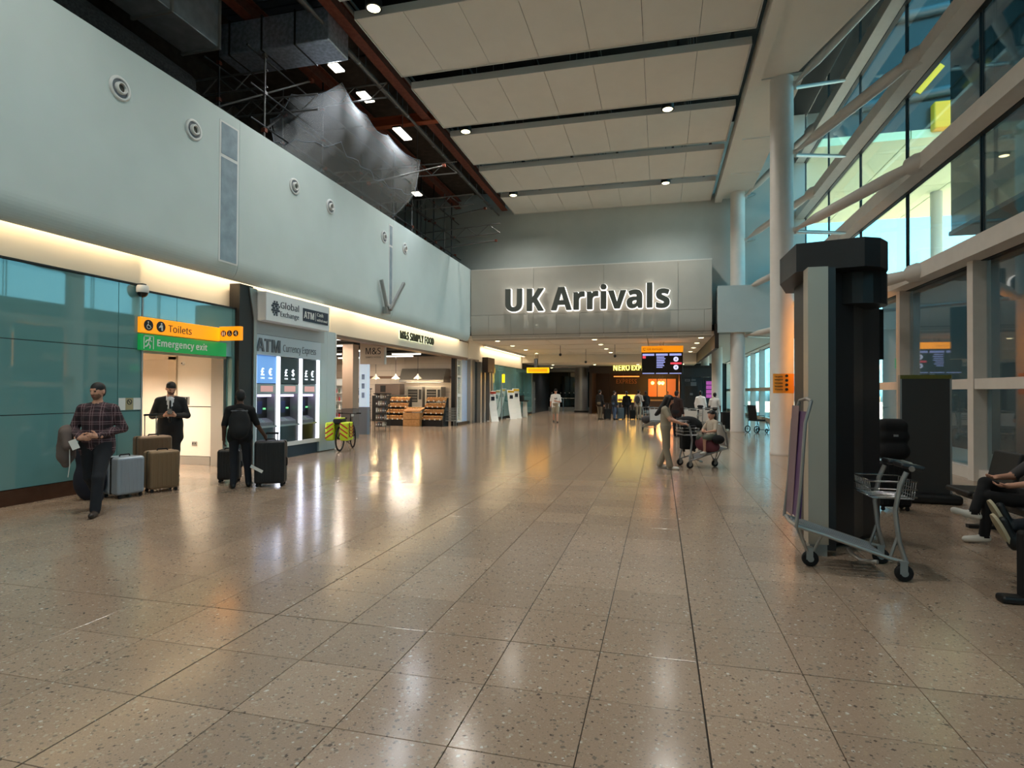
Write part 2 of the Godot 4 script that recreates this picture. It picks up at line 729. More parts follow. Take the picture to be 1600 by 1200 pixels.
	for m in mats.size():
		if lists[m].is_empty():
			continue
		var map := {}
		var v2 := PackedVector3Array()
		var n2 := PackedVector3Array()
		var i2 := PackedInt32Array()
		for i in lists[m]:
			if not map.has(i):
				map[i] = v2.size()
				v2.append(V[i])
				n2.append(N[i])
			i2.append(map[i])
		var arr := []
		arr.resize(Mesh.ARRAY_MAX)
		arr[Mesh.ARRAY_VERTEX] = v2
		arr[Mesh.ARRAY_NORMAL] = n2
		arr[Mesh.ARRAY_INDEX] = i2
		mesh.add_surface_from_arrays(Mesh.PRIMITIVE_TRIANGLES, arr)
		mesh.surface_set_material(mesh.get_surface_count() - 1, mats[m])

func stand(h: float) -> Dictionary:
	var s := h / 1.75
	var j := {"pelvis": Vector3(0, 0.95, 0), "chest": Vector3(0, 1.25, 0), "neck": Vector3(0, 1.46, -0.01), "head": Vector3(0, 1.63, 0.02), "look": Vector3(0, 0, 1), "s": s}
	for e in [["l", 1.0], ["r", -1.0]]:
		var q: float = e[1]
		j["shoulder_" + e[0]] = Vector3(0.18 * q, 1.385, -0.01)
		j["elbow_" + e[0]] = Vector3(0.25 * q, 1.12, -0.03)
		j["wrist_" + e[0]] = Vector3(0.26 * q, 0.88, 0.05)
		j["hip_" + e[0]] = Vector3(0.09 * q, 0.92, 0)
		j["knee_" + e[0]] = Vector3(0.1 * q, 0.5, 0.02)
		j["ankle_" + e[0]] = Vector3(0.1 * q, 0.09, -0.03)
		j["toe_" + e[0]] = Vector3(0.13 * q, 0.035, 0.15)
	for k in j:
		if j[k] is Vector3 and k != "look":
			j[k] = j[k] * s
	return j

# fingers closed by `curl`; d along the hand, n out of the palm, side towards the thumb
func hand(o: Array, w: Vector3, d: Vector3, n: Vector3, side: Vector3, curl: float, s: float) -> void:
	d = d.normalized()
	side = (side - d * side.dot(d)).normalized()
	n = d.cross(side) * (1.0 if d.cross(side).dot(n) > 0 else -1.0)
	o.append(cap(w - d * 0.03 * s, w + d * 0.02 * s, 0.027 * s, 0.03 * s, 2, 0.01))
	o.append(cap(w + d * 0.02 * s, w + d * 0.075 * s, 0.03 * s, 0.036 * s, 2, 0.012, 0.5, n))
	var lens := [0.072, 0.08, 0.075, 0.058]
	for f in 4:
		var p := w + d * 0.085 * s + side * (0.03 - 0.02 * f) * s
		var dir := d
		for g in 3:
			var ang := curl * (0.7 if g == 0 else 1.0)
			dir = dir * cos(ang) + dir.cross(side).normalized() * sin(ang) * (1.0 if d.cross(side).dot(n) > 0 else -1.0)
			var q: Vector3 = p + dir * float(lens[f]) * s * [0.45, 0.32, 0.23][g]
			o.append(cap(p, q, (0.0095 - 0.0008 * g) * s, (0.0087 - 0.0008 * g) * s, 2, 0.004))
			p = q
	var t0 := w + d * 0.03 * s + side * 0.025 * s
	var t1 := t0 + (side * 0.8 + d * 0.7 + n * 0.25).normalized() * 0.04 * s
	var t2 := t1 + (d * 0.9 + side * 0.25 + n * 0.5).normalized() * 0.03 * s
	o.append(cap(t0, t1, 0.014 * s, 0.011 * s, 2, 0.01))
	o.append(cap(t1, t2, 0.011 * s, 0.009 * s, 2, 0.004))

# materials: 0 top, 1 legs, 2 skin, 3 shoes, 4 hair, 5 dark detail, 6 collar or shirt, 7 lips
func person(label: String, at: Vector3, turn: float, j: Dictionary, mats: Array, o := {}) -> Node3D:
	var root := thing("person", label, "person", at, turn, o.get("group", ""))
	var s: float = j.s
	var cell: float = o.get("cell", 0.013)
	var P := []
	var wide: float = o.get("wide", 1.0)
	var top := 0
	var mid: Vector3 = j.pelvis.lerp(j.chest, 0.4)
	var up: Vector3 = (j.neck - j.pelvis).normalized()
	var lat: Vector3 = (j.hip_l - j.hip_r).normalized()
	lat = (lat - up * lat.dot(up)).normalized()
	var tb := Basis(lat, up, lat.cross(up))
	P.append(ell(j.pelvis + up * 0.01, Vector3(0.175 * wide, 0.13, 0.13 * wide) * s, 1 if not o.get("coat", false) else top, 0.05, tb))
	P.append(ell(mid, Vector3(0.165 * wide, 0.19, 0.125 * wide) * s, top, 0.05, tb))
	P.append(ell(j.chest, Vector3(0.18 * wide, 0.21, 0.125 * wide) * s, top, 0.05, tb))
	P.append(cap(j.shoulder_l * 0.85 + j.shoulder_r * 0.15, j.shoulder_r * 0.85 + j.shoulder_l * 0.15, 0.07 * s, 0.07 * s, top, 0.05))
	for e in ["l", "r"]:
		P.append(cap(j.neck - up * 0.02 * s, j["shoulder_" + e] + up * 0.01, 0.055 * s, 0.06 * s, top, 0.04))
	P.append(cap(j.neck - up * 0.05 * s, j.neck.lerp(j.head, 0.6), 0.06 * s, 0.052 * s, 2, 0.02))
	P.append(cap(j.neck - up * 0.045 * s, j.neck - up * 0.005, 0.075 * s, 0.066 * s, 6, 0.015))
	if o.get("hem", 0.0) > 0.0:
		for q in [-1.0, 1.0]:
			P.append(cap(j.pelvis + lat * 0.07 * q * s + up * 0.05, j.pelvis + lat * 0.1 * q * s - up * o.hem * s, 0.115 * wide * s, 0.11 * wide * s, top, 0.06, 0.85, tb.z))
	if o.has("front"):
		for q in o.front:
			P.append(cap(j.chest + tb * (q[0] * s), j.chest + tb * (q[1] * s), q[2] * s, q[3] * s, q[4], 0.01))
	for e in ["l", "r"]:
		var legm := 1
		var lw: float = o.get("leg", 1.0)
		P.append(cap(j["hip_" + e], j["knee_" + e], 0.092 * s * lw * wide, 0.066 * s * lw, legm, 0.035))
		if o.get("shorts", false):
			var kn: Vector3 = j["knee_" + e]
			P.append(cap(j["hip_" + e], j["hip_" + e].lerp(kn, 0.85), 0.1 * s, 0.088 * s, 1, 0.03))
			P.append(cap(kn, j["ankle_" + e], 0.056 * s, 0.038 * s, 2, 0.02))
		else:
			var an: Vector3 = j["ankle_" + e]
			P.append(cap(j["knee_" + e], an + Vector3(0, 0.01, 0) * s, 0.064 * s * lw, o.get("cuff", 0.055) * s * lw, legm, 0.025))
		var ank: Vector3 = j["ankle_" + e]
		var toe: Vector3 = j["toe_" + e]
		var fd: Vector3 = (toe - ank).normalized()
		var sole: Vector3 = o.get("sole_" + e, Vector3(0, -1, 0))
		P.append(cap(ank + sole * 0.045 * s, toe, 0.043 * s, 0.036 * s, 3, 0.02))
		P.append(cap(ank + sole * 0.05 * s - fd * 0.03 * s, ank + sole * 0.02 * s, 0.04 * s, 0.042 * s, 3, 0.02))
		var sm: int = top
		var sl: float = o.get("sleeve", 1.0)
		var sh: Vector3 = j["shoulder_" + e]
		var el: Vector3 = j["elbow_" + e]
		var wr: Vector3 = j["wrist_" + e]
		P.append(cap(sh, sh.lerp(el, minf(sl * 2.0, 1.0)), 0.066 * s * wide, 0.055 * s * wide, sm, 0.03))
		if sl >= 0.9:
			P.append(cap(el, el.lerp(wr, 0.95), 0.053 * s * wide, 0.042 * s, sm, 0.02))
		else:
			P.append(cap(sh, el, 0.05 * s, 0.042 * s, 2, 0.02))
			P.append(cap(el, wr, 0.041 * s, 0.029 * s, 2, 0.02))
	for q in o.get("extra", []):
		P.append(q)
	var mesh := ArrayMesh.new()
	nets(mesh, P, cell, mats)
	# hands
	for e in [["l", -1.0], ["r", 1.0]]:
		var H := []
		var wr: Vector3 = j["wrist_" + e[0]]
		var d: Vector3 = j.get("hand_" + e[0], (wr - j["elbow_" + e[0]]))
		var n: Vector3 = j.get("palm_" + e[0], Vector3(e[1], 0, 0))
		var side: Vector3 = j.get("thumb_" + e[0], Vector3(0, 0, 1))
		hand(H, wr, d, n, side, o.get("curl", 0.45), s)
		nets(mesh, H, o.get("hand_cell", 0.0065), mats)
	# head
	var HD := []
	var f: Vector3 = (j.look as Vector3).normalized()
	var hr := Vector3.UP.cross(f).normalized()
	var hu := f.cross(hr)
	var hb := Basis(hr, hu, f)
	var c: Vector3 = j.head
	var hs: float = s * o.get("head", 1.0)
	var hp := func(x, y, z): return c + hb * (Vector3(x, y, z) * hs)
	HD.append(ell(hp.call(0, 0.02, -0.01), Vector3(0.074, 0.093, 0.092) * hs, 2, 0.02, hb))
	HD.append(ell(hp.call(0, -0.045, 0.022), Vector3(0.055, 0.068, 0.062) * hs, 5 if o.get("beard", false) else 2, 0.03, hb))
	HD.append(ell(hp.call(0, -0.005, 0.045), Vector3(0.05, 0.05, 0.04) * hs, 2, 0.02, hb))
	HD.append(cap(hp.call(0, 0.01, 0.088), hp.call(0, -0.028, 0.1), 0.009 * hs, 0.014 * hs, 2, 0.012))
	HD.append(cap(hp.call(-0.03, 0.027, 0.078), hp.call(0.03, 0.027, 0.078), 0.01 * hs, 0.01 * hs, 2, 0.015))
	HD.append(cap(hp.call(-0.019, -0.058, 0.078), hp.call(0.019, -0.058, 0.078), 0.008 * hs, 0.008 * hs, 7, 0.006))
	for q in [-1.0, 1.0]:
		HD.append(ell(hp.call(0.031 * q, 0.01, 0.076), Vector3(0.009, 0.0045, 0.005) * hs, 8, 0.003, hb))
		if o.get("head_cell", 0.007) < 0.0085:
			HD.append(cap(hp.call(0.02 * q, 0.03, 0.084), hp.call(0.045 * q, 0.03, 0.073), 0.0045 * hs, 0.0035 * hs, 4, 0.003))
		HD.append(ell(hp.call(0.078 * q, -0.005, -0.01), Vector3(0.011, 0.032, 0.02) * hs, 2, 0.01, hb))
	HD.append(cap(c - hu * 0.05 * hs, j.neck, 0.052 * s, 0.055 * s, 2, 0.02))
	if o.get("hair", "short") != "none":
		var lift: float = o.get("hair_lift", 0.0)
		HD.append(ell(hp.call(0, 0.047 + lift, -0.014), Vector3(0.079, 0.08 + lift, 0.093) * hs, 4, 0.012, hb))
		HD.append(ell(hp.call(0, 0.0, -0.05), Vector3(0.07, 0.085, 0.06) * hs, 4, 0.015, hb))
	if o.get("hair", "short") == "long":
		for q in [-1.0, 0.0, 1.0]:
			HD.append(cap(hp.call(0.06 * q, 0.03, -0.06), hp.call(0.085 * q, -0.22, -0.09), 0.055 * hs, 0.06 * hs, 4, 0.03))
			HD.append(cap(hp.call(0.085 * q, -0.22, -0.09), hp.call(0.07 * q, -0.42, -0.17), 0.06 * hs, 0.035 * hs, 4, 0.03))
			if q != 0.0:
				HD.append(cap(hp.call(0.07 * q, 0.05, 0.02), hp.call(0.095 * q, -0.16, 0.02), 0.03 * hs, 0.035 * hs, 4, 0.02))
				HD.append(cap(hp.call(0.095 * q, -0.16, 0.02), hp.call(0.1 * q, -0.34, 0.03), 0.035 * hs, 0.02 * hs, 4, 0.02))
	if o.get("hair", "short") == "tied":
		HD.append(cap(hp.call(0, 0.05, -0.11), hp.call(0, -0.1, -0.13), 0.04 * hs, 0.025 * hs, 4, 0.02))
	if o.has("fringe"):
		HD.append(cap(hp.call(-0.05, 0.06, 0.06), hp.call(0.05, 0.06, 0.06), 0.025 * hs, 0.025 * hs, 4, 0.015))
	nets(mesh, HD, o.get("head_cell", 0.007), mats)
	place(mesh, "body", null, root)
	return root

# ---------------------------------------------------------------- floor, walls, roof
func tile_mesh(u0: float, v0: float, turn: int) -> ArrayMesh:
	var st := mb()
	var h := 0.2977
	var b := 0.0015
	var ring := []
	for k in [[-1, -1], [1, -1], [1, 1], [-1, 1]]:
		ring.append(Vector3(k[0] * h, -b, k[1] * h))
	var top := []
	for p in ring:
		top.append(Vector3(p.x - signf(p.x) * b, 0, p.z - signf(p.z) * b))
	var uv := func(p: Vector3) -> Vector2:
		var q := Vector2(p.x, p.z).rotated(turn * PI / 2) + Vector2(0.3, 0.3)
		return Vector2(u0, v0) + q / 2.4
	var emit := func(a, bb, c, d, n):
		for t in [[a, bb, c], [a, c, d]]:
			var w: Array = t
			if (w[1] - w[0]).cross(w[2] - w[0]).dot(n) > 0.0:
				w = [t[0], t[2], t[1]]
			for p in w:
				st.set_normal(n)
				st.set_uv(uv.call(p))
				st.add_vertex(p)
	emit.call(top[0], top[1], top[2], top[3], Vector3.UP)
	for i in 4:
		var j := (i + 1) % 4
		var out: Vector3 = ((ring[i] + ring[j]) * 0.5)
		out.y = 0
		out = out.normalized()
		emit.call(ring[i], ring[j], top[j], top[i], (out + Vector3.UP).normalized())
		emit.call(ring[i], ring[j], ring[j] + Vector3(0, -0.012, 0), ring[i] + Vector3(0, -0.012, 0), out)
	return st.commit()

func make_shell() -> void:
	var fl := setting("floor", "polished beige terrazzo tile floor with darker movement joints")
	var st := mb()
	bx(st, -20.5, 6.2, -0.3, -0.008, -56, 9)
	put(st, "grout_bed", M.grout, fl)
	# tiles: joints at x = 0.6 k - 2.772 and z = 0.6 k - 3.817, wider every fifth one across and every seventh one along
	var tiles := []
	for i in range(-29, 15):
		for k in range(-86, 21):
			var c := Vector3(0.6 * i - 2.772 + 0.3, 0, 0.6 * k - 3.817 + 0.3)
			if c.x < -20.2 or c.x > 5.95 or c.z < -55.6 or c.z > 8.7:
				continue
			tiles.append([c, i, k])
	var cam := Vector3(0, 1.68, 0)
	var fwd := Vector3(-0.2461, 0.0122, -0.9692)
	var rt := Vector3(0.9692, 0.0047, -0.246)
	var near := []
	var rest := []
	for t in tiles:
		var d: Vector3 = t[0] - cam
		var z := d.dot(fwd)
		var x := d.dot(rt)
		if z > 1.5 and absf(x) < z * 0.9 + 0.4 and absf(d.y) < z * 0.7 + 0.3:
			near.append([d.length(), t])
		else:
			rest.append(t)
	near.sort_custom(func(a, b): return a[0] < b[0])
	for i in range(300, near.size()):
		rest.append(near[i][1])
	var shapes := []
	for i in 24:
		shapes.append(tile_mesh((rng.randi() % 16) / 16.0, (rng.randi() % 16) / 16.0, rng.randi() % 4))
	var squeeze := func(i: int, k: int) -> Array:
		# pull the sides at movement joints back by two more millimetres
		var x0 := 0.0025 if posmod(i, 5) == 0 else 0.0
		var x1 := 0.0025 if posmod(i, 5) == 4 else 0.0
		var z0 := 0.0025 if posmod(k, 7) == 0 else 0.0
		var z1 := 0.0025 if posmod(k, 7) == 6 else 0.0
		return [Vector3(1 - (x0 + x1) / 0.6, 1, 1 - (z0 + z1) / 0.6), Vector3((x0 - x1) / 2, 0, (z0 - z1) / 2)]
	for i in mini(300, near.size()):
		var t: Array = near[i][1]
		var q: Array = squeeze.call(t[1], t[2])
		place(shapes[rng.randi() % 24], "tile", M["tile%d" % (rng.randi() % 4)], fl, Transform3D(Basis.from_scale(q[0]), t[0] + q[1]))
	var mm := MultiMesh.new()
	mm.transform_format = MultiMesh.TRANSFORM_3D
	mm.mesh = shapes[0]
	mm.instance_count = rest.size()
	for i in rest.size():
		var q: Array = squeeze.call(rest[i][1], rest[i][2])
		mm.set_instance_transform(i, Transform3D(Basis.from_scale(q[0]), rest[i][0] + q[1]))
	var mi := MultiMeshInstance3D.new()
	mi.name = "tile_field"
	mi.multimesh = mm
	mi.material_override = M.tile_field
	mi.set_meta("kind", "stuff")
	fl.add_child(mi, true)
	# outer shell
	var roof := setting("ceiling_roof", "dark roof deck high above the hall")
	st = mb()
	bx(st, -21, 6.6, 13.6, 13.9, -56, 9)
	put(st, "deck", M.void, roof)
	var back := setting("wall_back", "plain pale wall closing the hall")
	st = mb()
	bx(st, -21, 6.6, -0.3, 13.9, 8.6, 9)
	put(st, "face", M.wall, back)
	var end := setting("wall_end", "dark wall closing the far end of the hall")
	st = mb()
	bx(st, -21, 6.6, -0.3, 13.9, -56.3, -56)
	put(st, "face", M.dark, end)
	var out := setting("wall_outer", "dark outer wall behind the shops")
	st = mb()
	bx(st, -21, -20.6, -0.3, 13.9, -56, 9)
	put(st, "face", M.void, out)

# ---------------------------------------------------------------- ceilings
func downlight(at: Vector3, r: float, energy: float, label: String, group: String, angle := 62.0, col := Color(1.0, 0.985, 0.955), stem := 0.0) -> void:
	var t := thing("downlight", label, "light", at, 0.0, group)
	var st := mb()
	lathe(st, [Vector2(r * 1.25, 0.16), Vector2(r * 1.25, 0.0), Vector2(r, 0.0), Vector2(r * 0.96, 0.03)], 20)
	put(st, "housing", M.dark if r > 0.12 else M.white, t)
	st = mb()
	lathe(st, [Vector2(r * 0.97, 0.0), Vector2(r * 0.6, -0.012), Vector2(0.0, -0.016)], 20)
	put(st, "lamp", M.lampface, t)
	if stem > 0.0:
		st = mb()
		tube(st, [Vector3(0, 0.15, 0), Vector3(0, stem, 0)], 0.015, 6)
		put(st, "stem", M.dark, t)
	spot(t, Vector3(0, -0.03, 0), Vector3(0, -1, 0), col, energy, angle, r)

func make_ceiling() -> void:
	var g := "suspended ceiling rafts over the hall"
	for n in 8:
		var z1 := -27.1 + 3.16 * n + 2.5
		var z0 := z1 - 2.5
		var t := setting("ceiling", "beige suspended ceiling raft of bevelled boards with dark gaps either side")
		t.position = Vector3(0, 10.2, 0)
		var xs := [2.14]
		for k in 6:
			xs.append(0.89 - 1.3 * k)
		xs.append(-6.78)
		for k in 7:
			var st := mb()
			var x1: float = xs[k]
			var x0: float = xs[k + 1]
			# each board sags a little towards its middle
			prism(st, [Vector2(x0 + 0.006, 0.0), Vector2((x0 + x1) / 2, -0.012), Vector2(x1 - 0.006, 0.0), Vector2(x1 - 0.006, 0.05), Vector2(x0 + 0.006, 0.05)], z0, z1)
			put(st, "board", M.ceil, t)
		var st := mb()
		bx(st, -6.8, 2.16, -0.03, 0.16, z1 - 0.001, z1 + 0.02)
		bx(st, -6.8, 2.16, -0.03, 0.16, z0 - 0.02, z0 + 0.001)
		bx(st, 2.141, 2.165, -0.03, 0.16, z0, z1)
		bx(st, -6.805, -6.781, -0.03, 0.16, z0, z1)
		put(st, "edge_trim", M.offwhite, t)
		st = mb()
		for x in [-5.5, -2.4, 0.9]:
			tube(st, [Vector3(x, 0.05, z0 + 0.6), Vector3(x, 3.35, z0 + 0.6)], 0.012, 5)
			tube(st, [Vector3(x, 0.05, z1 - 0.6), Vector3(x, 3.35, z1 - 0.6)], 0.012, 5)
		put(st, "hanger", M.pole, t)
	# beam and soffit on the facade side
	var beam := setting("trim_1", "long beige edge beam along the ceiling")
	var st := mb()
	bx(st, 2.33, 2.62, 10.05, 10.5, -27.1, 8.6)
	put(st, "beam", M.ceil, beam)
	var sof := setting("ceiling", "beige soffit boards above the round columns")
	for q in [[-27.1, -24.1], [-24.0, -20.9], [-20.8, -17.0]]:
		st = mb()
		bx(st, 2.66, 3.75, 10.2, 10.3, q[0], q[1])
		put(st, "board", M.ceil, sof)
	st = mb()
	var pts := [Vector2(2.66, -16.95), Vector2(3.55, -16.75), Vector2(5.9, -9.2), Vector2(5.9, 8.6), Vector2(2.66, 8.6)]
	prism(st, pts, -10.32, -10.2, Transform3D(Basis(Vector3(1, 0, 0), Vector3(0, 0, 1), Vector3(0, -1, 0)), Vector3.ZERO))
	put(st, "board", M.ceil, sof)
	# service gear glimpsed in the gaps
	var gear := thing("service_rail", "dark service rails hung in the gaps between ceiling rafts", "rail", Vector3(0, 10.55, 0))
	st = mb()
	for x in [-5.2, -3.3, -1.6, 0.4, 1.7]:
		bx(st, x, x + 0.08, 0, 0.1, -27, 6)
	put(st, "rail", M.dark, gear)
	var lg := "round downlights between the ceiling rafts"
	var ord := ["first", "second", "third", "fourth", "fifth", "sixth"]
	var row := 0
	for z in [-24.37, -17.99, -11.67, -5.35, 0.95, 7.2]:
		row += 1
		for x in [-6.17, 0.21]:
			downlight(Vector3(x, 10.15, z), 0.15, 19.0, "round lit downlight between ceiling rafts on the %s side, %s from the arrivals sign" % ["void" if x < -3.0 else "facade", ord[row - 1]], lg, 72.0, Color(1.0, 0.985, 0.955), 3.45)
	# the lower ceiling beyond the sign
	var low := setting("ceiling", "lower cream ceiling with dark slots beyond the arrivals sign")
	var zs := [-26.3, -27.5, -30.5, -33.7, -36.9, -39.0]
	for i in 5:
		for x in [[-9.3, -5.4], [-5.36, -0.6], [-0.56, 2.25]]:
			st = mb()
			bx(st, x[0], x[1], 4.15, 4.3, zs[i + 1] + 0.1, zs[i] - 0.1)
			put(st, "board", M.lowceil, low)
	st = mb()
	bx(st, -9.3, 2.3, 4.3, 4.34, -39, -26.3)
	put(st, "slot_backing", M.black, low)
	st = mb()
	bx(st, -9.3, 2.3, 3.62, 4.3, -39.2, -39.0)
	put(st, "drop_face", M.lowceil, low)
	st = mb()
	bx(st, 2.26, 2.42, 3.55, 4.6, -39.2, -26.2)
	put(st, "edge", M.black, low)
	for i in 5:
		st = mb()
		bx(st, -9.3, 2.4, 3.62, 3.72, -42.4 - i * 3.0, -39.25 - i * 3.0)
		put(st, "board", M.lowceil if i % 2 == 0 else M.upper, low)
	st = mb()
	bx(st, 2.3, 6.0, 4.3, 4.45, -56, -26.5)
	put(st, "side_board", M.offwhite, low)
	st = mb()
	bx(st, -20, 2.3, 4.4, 4.6, -56, -26.6)
	put(st, "upper_deck", M.void, low)
	var sg := "small downlights in the lower ceiling"
	for z in [-27.6, -30.6, -33.8, -37.0]:
		for x in [-7.75, -3.0, 1.79]:
			downlight(Vector3(x, 4.13, z), 0.12, 7.0, "small lit downlight in the lower cream ceiling", sg, 65.0)
	for q in [[-7.5, -41.5], [-4.5, -41.5], [-1.5, -41.5], [1.5, -41.5], [-8.5, -46.5], [-5.2, -46.0]]:
		downlight(Vector3(q[0], 3.58, q[1]), 0.1, 7.0, "small lit downlight above the coffee queue ceiling", "downlights over the queue", 65.0)

# ---------------------------------------------------------------- glass facade and columns on the right
func make_facade() -> void:
	var w := setting("window_1", "tall glass facade with white transoms and thin dark mullions")
	var zs := []
	var z := 7.9
	while z > -55.0:
		zs.append(z)
		z -= 3.53
	zs.append(-55.9)
	# zs[6] is -13.28
	for k in zs.size():
		zs[k] += 0.16 if k > 0 and k < zs.size() - 1 else 0.0
	var st: SurfaceTool
	var ys := [0.12, 1.86, 4.42, 6.88, 9.3, 11.7]
	for i in zs.size() - 1:
		var z1: float = zs[i]
		var z0: float = zs[i + 1]
		for k in ys.size():
			var y0: float = ys[k] + 0.1
			var y1: float = ys[k + 1] - 0.1 if k + 1 < ys.size() else 13.5
			var st2 := mb()
			bx(st2, 6.04, 6.055, y0, y1, z0 + 0.04, z1 - 0.04)
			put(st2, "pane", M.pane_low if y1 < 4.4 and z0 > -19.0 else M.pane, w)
	for i in zs.size():
		# lower mullions are wide and pale, upper ones thin and dark
		st = mb()
		bx(st, 5.82, 6.12, 0.0, 4.42, zs[i] - 0.11, zs[i] + 0.11)
		put(st, "lower_mullion", M.column, w)
		st = mb()
		bx(st, 6.03, 6.07, 4.5, 13.5, zs[i] - 0.07, zs[i] - 0.04)
		bx(st, 6.03, 6.07, 4.5, 13.5, zs[i] + 0.04, zs[i] + 0.06)
		put(st, "upper_mullion", M.black, w)
	for k in ys.size():
		st = mb()
		if k == 0:
			bx(st, 5.9, 6.12, 0.0, 0.22, -55.9, 7.9)
		elif k == 1:
			bx(st, 5.84, 6.1, ys[k] - 0.1, ys[k] + 0.1, -55.9, 7.9)
		else:
			prism(st, [Vector2(5.62, ys[k] - 0.17), Vector2(5.95, ys[k] - 0.19), Vector2(5.95, ys[k] + 0.19), Vector2(5.62, ys[k] + 0.17)], -55.9, 7.9)
		put(st, "transom", M.column, w)
		if k > 1:
			st = mb()
			bx(st, 5.96, 6.08, ys[k] - 0.2, ys[k] + 0.19, -55.9, 7.9)
			put(st, "transom_gasket", M.black, w)
	# round columns with arms
	var labels := ["pale round column with an orange notice wrapped on it", "pale round column passing through the grey end box", "pale round column far off beside the dark blue shop unit", "pale round column behind the parked trolleys"]
	var n := 0
	for cz in [-17.1, -26.4, -35.7, -45.0]:
		var c := thing("column", labels[n], "column", Vector3(3.2, 0, cz), 0.0, "round columns along the facade")
		st = mb()
		lathe(st, [Vector2(0.31, 0.0), Vector2(0.31, 0.06), Vector2(0.295, 0.07), Vector2(0.295, 10.2 if n < 2 else 4.3)], 36)
		put(st, "shaft", M.column, c)
		if n < 2:
			for y in [4.07, 6.06, 8.15, 10.0]:
				for dz in [2.1, -3.1]:
					var a := Vector3(0.32, y, 0.12 * signf(dz))
					var by: float = {4.07: 4.4, 6.06: 6.88, 8.15: 9.3, 10.0: 11.7}[y]
					var b := Vector3(2.42, by, dz)
					if dz < 0.0:
						b.y = by - 0.2
					st = mb()
					var mid := a.lerp(b, 0.93)
					if dz > 0.0:
						tube(st, [a, a.lerp(b, 0.1), a.lerp(b, 0.2), a.lerp(b, 0.8), mid], [0.04, 0.07, 0.125, 0.145, 0.115], 12)
						put(st, "strut", M.column, c)
						st = mb()
						var f := (b - a).normalized()
						tube(st, [mid, mid + f * 0.06, b + f * 0.05, b + f * 0.2, b + f * 0.45], [0.15, 0.2, 0.22, 0.17, 0.05], 14)
						put(st, "node", M.column, c)
					else:
						tube(st, [a, a.lerp(b, 0.06), a.lerp(b, 0.94), b], [0.03, 0.055, 0.055, 0.03], 8)
						put(st, "strut", M.steel, c)
					st = mb()
					box(st, a, Vector3(0.14, 0.12, 0.05))
					put(st, "clevis", M.column, c)
		n += 1
	# notice on the nearest column
	var nt := thing("wrapped_notice", "orange printed direction notice wrapped round the pale column", "notice", Vector3(3.2, 0, -17.1))
	st = mb()
	for k in 10:
		var a0 := deg_to_rad(8.0 + 14.0 * k)
		var a1 := deg_to_rad(8.0 + 14.0 * (k + 1))
		var n0 := Vector3(cos(a0), 0, sin(a0))
		var n1 := Vector3(cos(a1), 0, sin(a1))
		squad(st, [n0 * 0.299 + Vector3(0, 1.66, 0), n1 * 0.299 + Vector3(0, 1.66, 0), n1 * 0.299 + Vector3(0, 2.18, 0), n0 * 0.299 + Vector3(0, 2.18, 0)], [n0, n1, n1, n0])
	put(st, "sheet", M.orange_dull, nt)
	for r in 5:
		text(nt, ["Car parks", "Underground", "Rail station", "Bus station", "Taxis"][r], 0.035, Vector3(-0.13, 2.1 - r * 0.085, 0.287), M.ink, 0.2, -0.42, 0.3, 0.008)
	st = mb()
	for y in [1.76, 1.88, 2.0, 2.12]:
		st = mb()
		prism(st, circle(Vector2(0.06, y), 0.038, 14), 0.29, 0.306)
		put(st, "pictogram", M.ink, nt)

